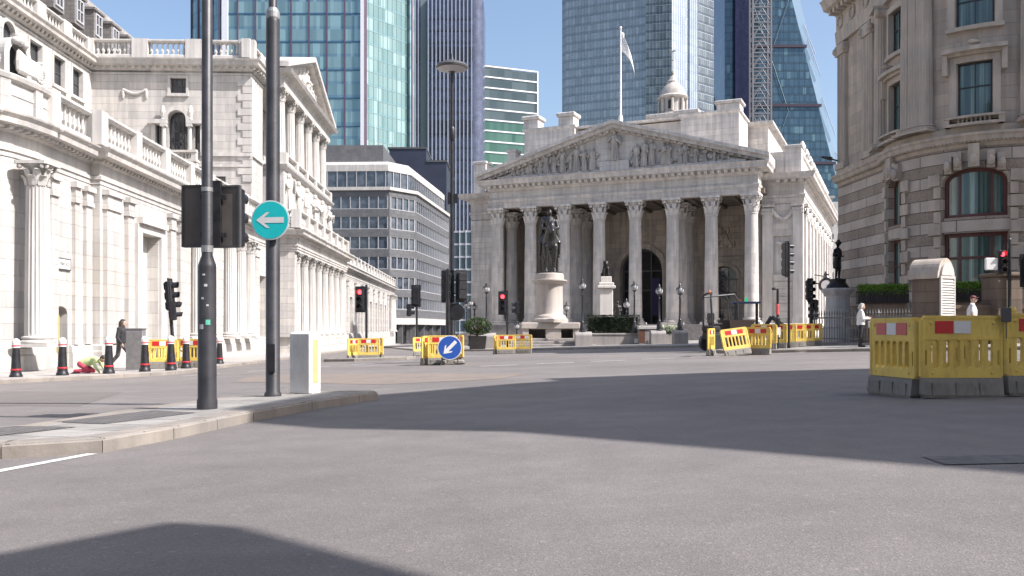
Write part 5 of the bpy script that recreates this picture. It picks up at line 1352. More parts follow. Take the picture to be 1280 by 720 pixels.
# ================================================================== yellow pedestrian barriers
def panel_meshes(Wd):
    P=Path([(-Wd/2,0),(Wd/2,0)]); ops=[]; n=6; pad=.085; sw=(Wd-2*pad)/n
    for i in range(n):
        a=pad+sw*i+sw*.16; b=pad+sw*(i+1)-sw*.16; ops.append(dict(s0=a,s1=b,z0=.385,z1=.66,arch=.035,archb=.035,n=6))
    for a in (.018,Wd-.05): ops.append(dict(s0=a,s1=a+.03,z0=.4,z1=.56,arch=.012,archb=.012,n=4))
    m=MB(); pierced(m,P,0,Wd,.24,.965,ops,.055,True,.0275)
    m.box(-Wd/2+.02,Wd/2-.02,-.034,.034,.955,.99); m.box(-Wd/2+.01,Wd/2-.01,-.036,-.029,.70,.712)
    for s in (-1,1): m.lathe([(.036,.26),(.036,.94)],10,(s*(Wd/2-.005),0,0)); m.ell((s*(Wd/2-.1),-.03,.9),(.022,.012,.022),n=8,m=5); m.ell((s*(Wd/2-.12),-.03,.3),(.018,.01,.018),n=8,m=5)
    me=m.build('panel',YEL); me_data=me.data; bpy.data.objects.remove(me)
    f=MB(); f.add([(-Wd/2+.03,-.07,0),(Wd/2-.03,-.07,0),(Wd/2-.03,.07,0),(-Wd/2+.03,.07,0),(-Wd/2+.0,-.08,.04),(Wd/2-.0,-.08,.04),(Wd/2-.0,.08,.04),(-Wd/2+.0,.08,.04),(-Wd/2+.0,-.055,.235),(Wd/2-.0,-.055,.235),(Wd/2-.0,.055,.235),(-Wd/2+.0,.055,.235)],
       [(3,2,1,0),(0,1,5,4),(1,2,6,5),(2,3,7,6),(3,0,4,7),(4,5,9,8),(5,6,10,9),(6,7,11,10),(7,4,8,11),(8,9,10,11)])
    for i in range(3): f.cbox(-Wd*.3+Wd*.3*i,-.06,.03,Wd*.2,.05,.15)
    fo=f.build('ballast_foot',RUBB); fd=fo.data; bpy.data.objects.remove(fo)
    return me_data,fd
PANEL,FOOT=panel_meshes(.95)
def strip_mesh(mat,w):
    m=MB(); m.box(-w/2,w/2,-.0345,-.0285,.775,.925); o=m.build('reflective_strip',mat); d=o.data; bpy.data.objects.remove(o); return d
SR,SRF,SW=strip_mesh(RED,.215),strip_mesh(REDF,.215),strip_mesh(WHT,.2)
def barrier(x,y,rz,label,group,pat='RWR',k=0,tilt=0,roll=0,faded=False,foot=True,dz=0):
    b=thing('barrier',label,'barrier',(x,y,ground(x,y)+k+dz),rz,group); b.rotation_euler=(tilt,roll,rz)
    link('panel',PANEL,b)
    if foot: link('ballast_foot',FOOT,b)
    for s,c in zip((-.22,0,.22),pat):
        for face in (0,pi):
            if c==' ': continue
            o=link('reflective_strip',SW if c=='W' else (SRF if faded else SR),b); o.location=(s if face==0 else s,0,0); o.rotation_euler=(0,0,face)
    return b
nb_='yellow barriers beside the camera on the right'
barrier(5.42,10.62,.0,'large yellow barrier with one red and one white strip, in the right foreground',nb_,'RW ')
barrier(6.42,10.60,.0,'yellow barrier cut off by the right picture edge, nearest foreground row',nb_,'RWR')
a=Vector((4.93,10.74)); b=Vector((4.78,11.66)); c=(a+b)/2; barrier(c.x,c.y,atan2((a-b).y,(a-b).x),'angled yellow barrier with faded red and white strips, left end of the foreground pen',nb_,'RWR',0,0,0,True)
barrier(5.78,12.3,pi+.05,'yellow barrier seen through the slots of the large front one, back left',nb_,'RWR')
barrier(6.75,12.3,pi,'yellow barrier closing the back of the foreground pen beside the marker post',nb_,'RWR')
barrier(7.72,12.3,pi-.02,'yellow barrier behind the cut-off one, back right of the foreground pen',nb_,'RWR')
mp=thing('marker_post','short yellow marker post rising behind the foreground barriers at the right edge','post',(6.6,11.6,ground(6.6,11.6)))
m=MB(); m.lathe([(.14,0),(.14,.05),(.05,.07),(.05,1.05),(.03,1.1)],14); m.build('tube',YEL,mp)
mw=thing('hanging_plate','small dark plate hung over the top of the foreground barriers','plate',(5.92,10.56,ground(5.9,10.6)+.80))
m=MB(); m.bbox(-.06,.06,-.03,-.012,.1,.27,.005); m.tube((.0,-.02,-.1),(.0,-.02,.1),.006); m.build('plate',DGREY,mw)
g2='yellow barriers of the pen before the temple front'
barrier(7.15,31.6,1.12,'yellow barrier end-on at the left end of the pen before the temple front',g2,'RWR')
barrier(7.98,31.0,.12,'yellow barrier leaning back and tilted, facing us at the front of the temple pen',g2,'RWR',0,-.22,-.13)
barrier(8.75,31.3,-.75,'yellow barrier at the right corner of the tilted one in the temple pen',g2,'RWR')
for i,(px,Y,rz) in enumerate(((955,34.2,-.5),(968,35.6,-.4),(980,36.8,-.2),(993,37.6,.0),(1004,38.2,.05),(1014,38.8,.05))):
    x=XY(px,Y); barrier(x,Y,rz,'yellow barrier in the long row before the temple front, '+('leftmost, next to the corner piece','second from the left','behind the post with red bands','left of the slim signal pole','right of the slim signal pole','last one against the railings')[i],g2,'RWR',.12)
g3='yellow barriers round the island on the bank side'
x,y,z=W(460,449); barrier(-6.45,39.6,.02,'yellow barrier facing us below the red signal beside the bank',g3,'RWR',.0); barrier(-7.2,39.95,1.2,'yellow barrier end-on, left side of the pen below the red signal beside the bank',g3,'RWR'); barrier(-5.95,40.1,-1.3,'yellow barrier end-on, right side of the pen below the red signal beside the bank',g3,'RWR')
barrier(-4.75,46.6,.35,'yellow barrier tilted beside its fellow, at the side street mouth, left one',g3,'RWR',.0,-.12); barrier(-4.15,46.9,-.6,'yellow barrier at the side street mouth, right one',g3,'RWR',.0,.0)
barrier(-2.35,29.6,.12,'yellow barrier standing behind the round blue arrow sign',g3,'RWR'); barrier(-2.85,30.0,1.2,'yellow barrier end-on at the left of the round blue arrow sign',g3,'RWR'); barrier(-1.75,30.0,-1.35,'yellow barrier end-on at the right of the round blue arrow sign',g3,'RWR')
barrier(-.3,45.4,.02,'yellow barrier facing us at the red signal left of the horse statue',g3,'RWR'); barrier(-.75,45.9,1.2,'yellow barrier end-on at the foot of the signal left of the horse statue',g3,'RWR'); barrier(.55,45.6,-.25,'pale yellow barrier just left of the horse statue steps',g3,'WRW')
g4='yellow barriers on the bank pavement'
barrier(-11.75,29.6,.2,'yellow barrier against the bank pavement left of the leaning signal post',g4,'RWR',.12); barrier(-11.0,30.1,-.1,'yellow barrier against the bank pavement right of the leaning signal post',g4,'RWR',.12); barrier(-12.1,30.6,1.1,'yellow barrier end-on behind the leaning signal post on the bank pavement',g4,'RWR',.12)
# blue keep-left sign on a frame
ks=thing('road_sign','round blue sign with a white arrow pointing down left, on a low frame','sign',(-2.05,29.0,ground(-2.05,29.0)),.05)
for nm,mt,r,y0,y1 in (('rim',WHT,.40,-.012,0),('sign_face',BLUE,.375,-.016,-.011)):
    m=disc(r,y0,y1); o=m.build(nm,mt,ks,loc=(0,-.05,.58))
m=arrow(MB(),.29,.15,.055,-.0195,pi/4); o=m.build('arrow',WHT,ks,loc=(0,-.05,.58))
m=MB()
for s in (-1,1): m.tube((s*.28,0,0),(s*.2,-.03,.75),.022); m.tube((s*.2,-.03,.72),(s*.28,.55,.0),.02)
m.tube((-.25,0,.2),(.25,0,.2),.02); m.tube((-.3,-.06,.02),(-.3,.55,.02),.022); m.tube((.3,-.06,.02),(.3,.55,.02),.022); m.build('frame',DGREY,ks)
for s in (-1,1):
    m=MB(); m.bbox(s*.3-.18,s*.3+.18,.2,.5,.03,.17,.04); m.build('sandbag',RUBB,ks)
# ================================================================== lamp mast, traffic signals
X0,Y0=XY(565,33.0),33.0
lm=thing('lamp_mast','tall black lamp mast with a flat mushroom-shaped head, left of the horse statue','lamp post',(X0,Y0,ground(X0,Y0)))
m=MB(); m.lathe([(.16,0),(.16,.1),(.13,.15),(.12,2.2),(.085,2.4),(.075,6),(.06,10.9)],14); m.lathe([(.1,8.3),(.13,8.4),(.13,8.7),(.1,8.8)],12); autosmooth(m.build('pole',BLACK,lm),40)
m=MB(); m.lathe([(.08,10.8),(.12,10.9),(.58,11.0),(.6,11.07),(.55,11.15),(.25,11.27),(.06,11.31),(.02,11.55)],28); autosmooth(m.build('lamp_head',DGREY,lm),40)
m=MB(); m.lathe([(.13,10.88),(.56,10.985)],28,caps=False); m.build('lamp_underside',WFR,lm)
m=MB(); m.box(-.16,-.08,-.06,.06,5.9,6.35); m.box(.08,.22,-.05,.05,5.95,6.3); m.build('junction_box',BLACK,lm)
X1,Y1=XY(560,32.2),32.2
ts=thing('traffic_signal','black traffic signal post seen from behind, bulky heads beside the lamp mast','traffic signal',(X1,Y1,ground(X1,Y1)))
m=MB(); m.lathe([(.09,0),(.085,3.4),(.04,3.44)],12); m.build('post',BLACK,ts)
sig_head(ts,T(.0,.2,2.3,pi-.25),None,(.5,.1)); sig_head(ts,T(.45,.1,2.3,pi+.5),None,(.46,.1))
m=MB(); m.M=Matrix.Translation((.3,-.02,1.85))@Matrix.Rotation(pi/2,4,'X'); m.lathe([(.3,-.03),(.32,0),(.3,.03)],24); m.M=None; m.build('round_sign_back',BLACK,ts)
m=MB(); m.box(-.05,.5,.1,.16,2.5,2.55); m.box(-.05,.5,.1,.16,3.0,3.05); m.build('bracket',BLACK,ts)
def signal(px,Y,h,label,heads,k=0,r=.057,board=None,extra=None):
    x=XY(px,Y); t=thing('traffic_signal',label,'traffic signal',(x,Y,ground(x,Y)+k))
    m=MB(); m.lathe([(r*1.3,0),(r*1.3,.15),(r,.2),(r,h),(r*.4,h+.03)],12); m.build('post',BLACK,t)
    for (dx,dy,z,rz,lit,bd,n) in heads: sig_head(t,T(dx,dy,z,rz),lit,bd,n)
    return t
signal(458,40.2,3.3,'traffic signal with a glowing red lamp beside the bank colonnade',[(-.28,-.12,2.15,-.05,0,(.46,.1),3)],.12)
signal(521,47.3,3.6,'dark traffic signal seen from behind at the mouth of the side street',[(-.05,.1,2.6,pi,None,(.5,.1),3),(-.3,.0,2.0,pi/2,None,None,2)],.12)
signal(634,45.9,3.3,'traffic signal with a glowing red lamp just left of the horse statue',[(-.24,-.1,2.15,-.05,0,(.46,.12),3),(.42,.0,2.05,-pi/2,None,None,2)],.0)
signal(986,35.2,4.1,'slim signal pole with a dark edge-on head, in front of the temple right wing',[(-.02,-.05,2.9,pi/2+.15,None,(.36,.06),4)],.12,.05)
x,y=XY(972,34.8),34.8
wp=thing('works_post','black works post with red bands, camera bracket and white notice','post',(x,y,ground(x,y)+.12))
m=MB(); m.lathe([(.05,0),(.05,2.35),(.02,2.4)],10); m.tube((0,0,2.35),(-.16,0,2.4),.03); m.ell((-.16,-.05,2.37),(.09,.09,.06)); m.lathe([(.09,.9),(.1,.95),(.1,1.2),(.07,1.25)],10); m.build('post',BLACK,wp)
m=MB(); m.lathe([(.065,1.35),(.068,1.37),(.068,1.75),(.06,1.77)],10); m.build('red_band',REDF,wp); m=MB(); m.box(-.1,.1,-.07,-.055,.55,.85); m.build('notice',WPLA,wp)
x,y=XY(1014,43.0),43.0
s2=thing('traffic_signal','bulky black signal cluster with large boards in shade at the temple right corner','traffic signal',(x,y,ground(x,y)+.12))
m=MB(); m.lathe([(.09,0),(.08,3.2),(.04,3.24)],12); m.build('post',BLACK,s2); sig_head(s2,T(-.03,-.1,2.15,.5),None,(.42,.08)); sig_head(s2,T(.08,.05,1.2,-1.2),None,None); 
x,y=XY(1276,33.5),33.5
s3=thing('traffic_signal','traffic signal with a red lamp and a white box above the square brown pier','traffic signal',(XY(1262,33.0),33.0,ground(19,33)+.12))
m=MB(); m.lathe([(.06,0),(.057,3.9),(.03,3.94)],12); m.build('post',BLACK,s3); sig_head(s3,T(-.32,-.1,2.6,.0)@Matrix.Scale(.9,4),0,None,3); 
m=MB(); m.bbox(-.95,-.5,-.12,.0,2.75,3.2,.02); m.build('white_box',WPLA,s3); m=MB(); m.tube((-.7,-.06,2.8),(0,0,2.8),.025); m.pipe([(-.3,-.1,3.4),(-.25,-.1,3.7),(-.1,-.1,3.8),(0,0,3.7)],.012,5); m.build('bracket',BLACK,s3)
s4=thing('traffic_signal','black signal with boards seen edge-on at the very right edge','traffic signal',(XY(1290,32.5),32.5,ground(19,32.5)+.12))
m=MB(); m.lathe([(.07,0),(.065,3.7),(.03,3.74)],12); m.build('post',BLACK,s4); sig_head(s4,T(-.12,.1,2.2,pi-.2),None,(.55,.12))

# ================================================================== old-style lanterns on the plaza
def lantern(x,y,h,label,z=None):
    t=thing('street_lantern',label,'lamp post',(x,y,z if z is not None else ground(x,y)+.12),0,'old-style globe lanterns on the plaza')
    m=MB(); m.lathe([(.26,0),(.26,.15),(.19,.22),(.17,.55),(.1,.7),(.12,.78),(.075,.85),(.05,h*.75),(.08,h*.77),(.045,h*.8),(.045,h-.5),(.12,h-.46),(.16,h-.42)],12); autosmooth(m.build('post',BLACK,t),40)
    m=MB(); m.lathe([(.14,h-.42),(.23,h-.3),(.25,h-.2),(.22,h-.06),(.13,h)],14); autosmooth(m.build('globe',GLOBE,t),60)
    m=MB(); m.lathe([(.24,h-.1),(.2,h-.02),(.1,h+.06),(.06,h+.12),(.09,h+.17),(.02,h+.3)],12)
    for i in range(6): 
        a=i*pi/3; m.tube((.15*cos(a),.15*sin(a),h-.42),(.25*cos(a),.25*sin(a),h-.2),.012,.012,4); m.tube((.26*cos(a),.26*sin(a),h-.2),(.21*cos(a),.21*sin(a),h-.02),.022,.022,4)
    m.build('lantern_cap',BLACK,t); return t
L0=None
lan=[(608,62,3.4,.95,'globe lantern on the rounded stone block left of the horse statue'),(728,61,3.5,.85,'globe lantern on the stone block right of the horse statue pedestal'),(708,72,3.2,0,'globe lantern half hidden behind the horse statue pedestal, on its right'),(793,62,3.4,.8,'globe lantern at the right end of the dark hedge'),(783,68,3.2,0,'globe lantern between the small memorial and the dark hedge end'),(824,60,3.0,.8,'globe lantern on the low plinth left of the pale flowers'),(850,58,2.9,.8,'globe lantern on the low plinth right of the pale flowers'),(588,82,4.2,0,'globe lantern beyond the shrub, nearest of the distant cluster'),(583,92,4.4,0,'globe lantern beyond the shrub, leftmost of the distant cluster'),(593,96,4.3,0,'globe lantern beyond the shrub, rightmost of the distant cluster'),(603,88,2.4,0,'short globe lantern between the shrub and the first temple column'),(646,80,1.9,0,'short globe lantern at the temple steps behind the red signal')]
for px,Y,h,zb,lb in lan:
    x=XY(px,Y); lantern(x,Y,h,lb,ground(x,Y)+.12+zb)

# ================================================================== horse statue
hx,hy=XY(687,64),64.0; hz=ground(hx,hy)+.12
st=thing('horse_statue','dark bronze rider on horseback upon a tall pale granite pedestal before the temple front','statue',(hx,hy,hz))
m=MB()
for i in range(3): m.bbox(-3.1+.3*i,3.1-.3*i,-2.6+.3*i,2.6-.3*i,-.3 if i==0 else .2*i,.2*(i+1),.03)
m.build('steps',ST_GRAN,st)
m=MB(); m.bbox(-2.1,2.1,-1.7,1.7,1.25,1.72,.06); m.bbox(-.35,.75,-1.6,1.6,.6,1.25,.02); m.bbox(-2.0,-1.55,-1.6,1.6,.6,1.25,.02); m.bbox(1.6,2.0,-1.6,1.6,.6,1.25,.02); m.box(-1.9,1.9,.2,1.5,.6,1.25); m.build('base_slab',ST_PED,st)
m=MB(); oval=lambda r,z:(r,z)
m.lathe([(1.36,1.72),(1.36,1.95),(1.25,2.02),(1.18,2.2),(1.02,2.3),(.98,2.42),(.96,4.35),(.98,4.45),(1.08,4.52),(1.2,4.6),(1.28,4.7),(1.28,4.78),(1.06,4.83),(1.03,5.2),(.98,5.26)],30,(0,0,0),1,1.5); autosmooth(m.build('pedestal',ST_PED,st),30)
for s in (): m=MB(); m.bbox(-.5,.5,-1.68 if s<0 else 1.42,-1.42 if s<0 else 1.68,2.6,4.1,.03); m.build('inscription_panel',ST_PED,st)
def horse(z):
    m=MB(); y=lambda a:-a      # horse faces -Y
    m.ell((0,.75,z+1.95),(.52,.75,.58)); m.ell((0,-.6,z+1.98),(.5,.65,.62)); m.limb((0,.8,z+1.98),(0,-.6,z+2.0),.54,.52); 
    m.limb((0,-.85,z+2.2),(.06,-1.35,z+3.0),.44,.26); m.limb((.06,-1.3,z+3.02),(.1,-1.85,z+2.62),.24,.14); m.ell((.1,-1.85,z+2.6),(.15,.17,.16)); m.ell((.07,-1.4,z+2.98),(.19,.25,.24))
    for s in (-1,1): m.limb((.07+s*.1,-1.28,z+3.18),(.08+s*.13,-1.28,z+3.36),.06,.02); m.ell((.08+s*.15,-1.5,z+2.95),(.04,.05,.05))
    m.limb((.03,-.9,z+2.75),(.06,-1.2,z+3.2),.12,.08)
    for s,dy,lift in ((-1,-.95,0),(1,-.85,.0)):
        m.limb((s*.28,dy,z+1.7),(s*.27,dy-.02,z+.95),.25,.12); m.limb((s*.27,dy-.02,z+.95),(s*.27,dy+.02,z+.2),.1,.075); m.limb((s*.27,dy+.02,z+.22),(s*.27,dy-.1,z+.05),.1,.13)
    for s,dy in ((-1,1.0),(1,.85)):
        m.limb((s*.3,dy-.05,z+1.8),(s*.3,dy-.2,z+1.15),.36,.2); m.limb((s*.3,dy-.2,z+1.15),(s*.29,dy+.22,z+.75),.19,.11); m.limb((s*.29,dy+.22,z+.75),(s*.29,dy+.12,z+.15),.1,.08); m.limb((s*.29,dy+.12,z+.2),(s*.29,dy,z+.05),.1,.13)
    m.limb((0,1.3,z+2.2),(0,1.65,z+1.7),.14,.16); m.limb((0,1.65,z+1.7),(0,1.6,z+.8),.17,.06)
    return m
HM=Matrix.Translation((0,0,5.3))@Matrix.Scale(1.1,4)@Matrix.Translation((0,0,-6.08))
hm=horse(6.08); hm.v=[tuple(HM@Vector(p)) for p in hm.v]; remesh(hm.build('horse',BRONZE,st),.03,2)
m=MB(); z=6.08
m.limb((0,.1,z+2.6),(0,.05,z+3.45),.34,.36); m.ell((0,.05,z+3.42),(.46,.26,.26)); m.limb((0,.05,z+3.6),(0,.03,z+3.8),.13,.12); m.ell((0,0,z+4.0),(.17,.2,.24)); m.limb((0,-.18,z+4.0),(0,-.24,z+3.96),.04,.03)
for s in (-1,1):
    m.limb((s*.42,.05,z+3.45),(s*.55,-.05,z+3.0),.15,.12); m.limb((s*.55,-.05,z+3.0),(s*.2,-.5,z+2.9),.11,.08); m.ell((s*.17,-.55,z+2.9),(.1,.12,.09))
    m.limb((s*.2,.1,z+2.55),(s*.58,-.25,z+2.0),.24,.18); m.limb((s*.58,-.25,z+2.0),(s*.62,.0,z+1.2),.15,.1); m.limb((s*.62,.05,z+1.15),(s*.62,-.25,z+1.08),.1,.08)
    m.limb((s*.3,.25,z+3.5),(s*.5,.5,z+2.5),.14,.2)
m.limb((-.35,.2,z+3.6),(-.6,.35,z+2.2),.2,.14)
m.v=[tuple(HM@Vector(p)) for p in m.v]; remesh(m.build('rider',BRONZE,st),.025,1)
m=MB(); m.lathe([(.9,5.2),(.88,5.33)],26,(0,0,0),1,1.55); m.build('bronze_base',BRONZED,st)

# small memorial right of the hedge
x,y=XY(757,74),74.0
me_=thing('war_memorial','narrow pale stone memorial topped by a small dark seated lion, behind the dark hedge','memorial',(x,y,ground(x,y)+.12))
m=MB(); m.bbox(-1.3,1.3,-1.3,1.3,-.3,.5,.04); m.bbox(-1.0,1.0,-1.0,1.0,.5,1.3,.04); m.bbox(-.56,.56,-.56,.56,1.3,4.6,.05); m.bbox(-.76,.76,-.76,.76,4.6,4.85,.05); m.bbox(-.64,.64,-.64,.64,4.85,5.1,.05); m.bbox(-.46,.46,-.46,.46,5.1,5.6,.04); m.build('pillar',ST_WHITE,me_)
m=MB(); m.ell((0,.2,6.0),(.3,.4,.38)); m.limb((0,.1,6.0),(0,-.15,6.5),.3,.24); m.ell((0,-.22,6.7),(.24,.24,.26)); m.ell((0,-.42,6.62),(.12,.14,.11))
for s in (-1,1): m.limb((s*.17,-.25,6.3),(s*.17,-.35,5.65),.1,.08); m.ell((s*.28,.2,5.78),(.14,.35,.16)); m.ell((s*.17,-.15,6.9),(.06,.04,.06))
remesh(m.build('lion',BRONZED,me_),.035,3)

# standing bronzes
def standing(m,h,coat=True,arm=0):
    k=h/1.8
    P=lambda x,y,z:(x*k,y*k,z*k)
    for s in (-1,1):
        m.limb(P(s*.1,0,.92),P(s*.11,-.02,.5),.11*k,.075*k); m.limb(P(s*.11,-.02,.5),P(s*.11,.02,.08),.072*k,.05*k); m.limb(P(s*.11,.03,.05),P(s*.12,-.16,.04),.05*k,.04*k)
        m.limb(P(s*.2,0,1.42),P(s*.26,.02,1.14),.065*k,.05*k)
    m.limb(P(0,0,.95),P(0,0,1.35),.16*k,.19*k); m.ell(P(0,0,1.38),(.23*k,.14*k,.12*k)); m.limb(P(0,0,1.45),P(0,-.01,1.6),.06*k,.055*k); m.ell(P(0,-.02,1.68),(.078*k,.095*k,.115*k))
    m.limb(P(.26,.02,1.14),P(.14,-.22,1.12),.048*k,.035*k); m.limb(P(-.26,.02,1.14),P(-.2,-.2,1.25),.048*k,.035*k)
    if coat: m.lathe([(.24*k,.55*k),(.22*k,.8*k),(.17*k,1.05*k),(.2*k,1.35*k)],12,(0,.03*k,0),1,.75)
    return m
x,y=XY(772,72.5),72.5
so_=thing('soldier_statue','bronze soldier figure standing at the right side of the small stone memorial','statue',(x,y,ground(x,y)+.12))
m=MB(); m.bbox(-.45,.45,-.45,.45,-.3,1.3,.03); m.build('plinth',ST_GRAN,so_); m=MB(); m.M=Matrix.Translation((0,0,1.3)); standing(m,2.2); m.limb((.2,-.3,.2),(.1,-.32,1.5),.03,.02); m.M=None; remesh(m.build('figure',BRONZE,so_),.03,2)
x,y=XY(1047,47.5),47.5
gs_=thing('standing_statue','dark bronze figure in a hat on a stone pedestal beside the corner building','statue',(x,y,ground(x,y)+.12))
m=MB(); m.lathe([(.85,-.3),(.85,.7),(.72,.8),(.66,1.0),(.6,2.45),(.66,2.55),(.8,2.7),(.84,2.85),(.7,2.9)],20); autosmooth(m.build('pedestal',ST_EX,gs_),30)
m=MB(); m.lathe([(.62,2.89),(.55,3.05),(.42,3.2),(.45,3.4)],14); m.M=Matrix.Translation((0,0,3.35))@rotz(.6); standing(m,2.05); m.limb((0,-.05,2.02),(0,-.05,2.1),.17,.1); m.lathe([(.2,2.0),(.2,2.04)],14,(0,-.03,0)); m.box(-.35,-.05,-.32,-.28,1.2,1.55); m.M=None; remesh(m.build('figure',BRONZED,gs_),.03,2)

# ================================================================== plaza blocks, hedge, flowers, shrub
def block(px,Y,w,h,label,d=1.0):
    x=XY(px,Y); t=thing('stone_block',label,'stone block',(x,Y,ground(x,Y)+.1),0,'rounded stone end blocks on the plaza edge')
    m=MB(); pr=[(-d/2,-.2),(-d/2,h*.72)]+[(-d/2*cos(a*pi/16),h*.72+h*.28*sin(a*pi/16)) for a in range(1,9)]+[(d/2,h),(d/2,-.2)]
    m.yprism(pr[::-1],-w/2,w/2); m.build('block',ST_GRAN,t); return t
block(609,62,1.25,1.1,'pale rounded stone block under the lantern left of the horse statue'); block(729,61,1.15,1.0,'grey rounded stone block under the lantern right of the horse statue'); block(822,60,1.0,.95,'grey rounded stone block left of the pale flowers'); block(850,58,.9,.95,'grey rounded stone block right of the pale flowers')
x=XY(769,62.5); lw=thing('low_wall','low grey granite wall below the dark hedge','wall',(x,62.5,ground(x,62.5)+.1))
m=MB(); m.bbox(-1.75,1.75,-.4,.4,-.3,.72,.03); m.bbox(-1.8,1.8,-.45,.45,.72,.84,.02); m.build('wall',ST_GRAN,lw); lw2=m=MB(); m.box(1.3,1.55,-.41,-.395,.15,.45); m.build('wall_vent',WPLA,lw)
x=XY(766,63.2); hg=thing('hedge','dense dark green clipped hedge above the low granite wall','hedge',(x,63.2,ground(x,63.2)+.7))
m=MB(); m.bbox(-1.75,1.75,-.4,.5,-.4,1.42,.1); m.build('branches',m_plain('dark_twigs',(.012,.014,.009),.9),hg)
m=MB(); leaves(m,7000,lambda r:(r.uniform(-1.88,1.88),(-.45-.06*r.random()) if r.random()<.6 else r.uniform(-.45,.6),min(1.5,r.uniform(.0,1.66))+.05*sin(r.random()*9)),.045); m.build('foliage',GRDK,hg)
x=XY(838,60.5); fl=thing('flower_bed','pale cream and green flower bed between two rounded stone blocks','flower bed',(x,60.5,ground(x,60.5)+.2))
m=MB(); m.bbox(-.75,.75,-.35,.35,-.3,.55,.03); m.build('trough',ST_GRAN,fl); m=MB(); leaves(m,900,lambda r:(r.uniform(-.75,.75),r.uniform(-.4,.4),.55+r.random()*.5),.05); m.build('foliage',GRMID,fl); m=MB(); leaves(m,700,lambda r:(r.uniform(-.7,.7),r.uniform(-.42,.4),.75+r.random()*.45),.045); m.build('blossom',FLOW,fl)
x=XY(809,61.5); bn=thing('planter_stand','timber-fronted stand with a pale slab top, left of the pale flowers','stand',(x,61.5,ground(x,61.5)+.1))
m=MB(); m.bbox(-.6,.6,-.35,.35,0,1.05,.02); m.build('body',ST_GRAN,bn); m=MB(); m.box(-.62,-.2,-.365,-.352,.1,1.0); m.build('timber_panel',WOODB,bn); m=MB(); m.bbox(-.68,.68,-.42,.42,1.05,1.3,.03); m.build('top_slab',ST_WHITE,bn)
x=XY(597,58.5); tr=thing('planter_shrub','round dark green shrub in a dark timber planter, left of the stone block','shrub',(x,58.5,ground(x,58.5)+.1))
m=MB(); m.add([(-.5,-.5,0),(.5,-.5,0),(.5,.5,0),(-.5,.5,0),(-.6,-.6,.9),(.6,-.6,.9),(.6,.6,.9),(-.6,.6,.9)],[(3,2,1,0),(0,1,5,4),(1,2,6,5),(2,3,7,6),(3,0,4,7),(4,5,6,7)]); m.build('planter',DARK,tr)
m=MB(); m.limb((0,0,.8),(0,0,1.4),.08,.05); 
for i in range(7): a=i*.9; m.limb((0,0,1.2),(.5*cos(a),.5*sin(a),1.6+.1*(i%3)),.04,.015)
m.build('trunk',WOODB,tr)
def pk_(r):
    while True:
        p=(r.uniform(-1,1),r.uniform(-1,1),r.uniform(-1,1)); q=sum(c*c for c in p)
        if .25<q<1 and sin(p[0]*7)+sin(p[1]*6+1)+sin(p[2]*8)>-1.2: return (p[0]*.95,p[1]*.9,1.55+p[2]*.62)
m=MB(); leaves(m,2600,pk_,.06); m.build('crown',GRMID,tr)
# plaza low walls / parapet steps behind
x=XY(700,70)
# ================================================================== railings, planters and stone piers, right
rl=thing('railings','grey iron railings with spear tops along the pavement before the corner building','railing',(0,0,0))
A=Vector((XY(1018,40.0),40.0)); B=Vector((XY(1144,35.0),35.0)); P=Path([A,B]); zb=ground(12.5,37.5)+.12
m=MB(); hbar(m,P,0,P.L,zb+.0,zb+.16,-.16,.16); m.build('kerb_stone',ST_GRAN,rl)
m=MB(); hbar(m,P,0,P.L,zb+.30,zb+.35,-.03,.03); hbar(m,P,0,P.L,zb+1.22,zb+1.28,-.03,.03); hbar(m,P,0,P.L,zb+.78,zb+.82,-.02,.02); m.build('rails',IRON,rl)
m=MB(); n=int(P.L/.15)
for i in range(n+1):
    p=P.at(P.L*i/n); r=.017 if i%12 else .04; m.lathe([(r,zb+.1),(r,zb+1.38),(r*2.2,zb+1.42),(.004,zb+1.6)],6,(p.x,p.y,0))
o=m.build('spears',IRON,rl)
def hedge_basket(x,y,z,w,d,h,rz,label,base):
    t=thing('hedge_planter',label,'planter',(x,y,z),rz)
    m=MB(); n=int(w/.11)
    for yy in (-d/2,d/2):
        for i in range(n+1): m.box(-w/2+w*i/n-.012,-w/2+w*i/n+.012,yy-.012,yy+.012,.02,.52)
    m.box(-w/2,w/2,-d/2+.02,d/2-.02,.04,.4)
    for z0 in (.0,.46): m.box(-w/2-.02,w/2+.02,-d/2-.02,-d/2+.02,z0,z0+.05); m.box(-w/2-.02,w/2+.02,d/2-.02,d/2+.02,z0,z0+.05)
    m.build('basket',BLACK,t)
    m=MB(); m.box(-w/2+.03,w/2-.03,-d/2+.03,d/2-.03,.38,.38+h*.8); m.build('branches',m_plain('hedge_twigs',(.03,.045,.012),.9) if 'hedge_twigs' not in bpy.data.materials else bpy.data.materials['hedge_twigs'],t)
    m=MB(); leaves(m,int(1900*w),lambda r:(r.uniform(-w/2,w/2),-d/2-.02+.05*r.random() if r.random()<.5 else r.uniform(-d/2,d/2),.36+h*(r.random()**.6)+.03*sin(r.random()*20)),.035); m.build('foliage',GRLIT,t)
    if base: m=MB(); m.box(-w/2+.05,w/2-.05,-d/2+.05,d/2-.05,-base,.0); m.build('ledge',ST_BRN,t)
    return t
x=XY(1103,37.6); hedge_basket(x,37.6,1.95,2.0,.5,.45,-.25,'bright green clipped hedge in a black iron basket, left of the arched stone pier',1.8)
x=XY(1212,36.6); hedge_basket(x,36.6,2.0,2.1,.5,.45,0,'bright green clipped hedge in a black iron basket, between the two brown stone piers',1.8)
pz=ground(16.4,33.6)+.1; LOUV=m_plain('cream_louvre_paint',(.48,.46,.43),.55,0,.08,4)
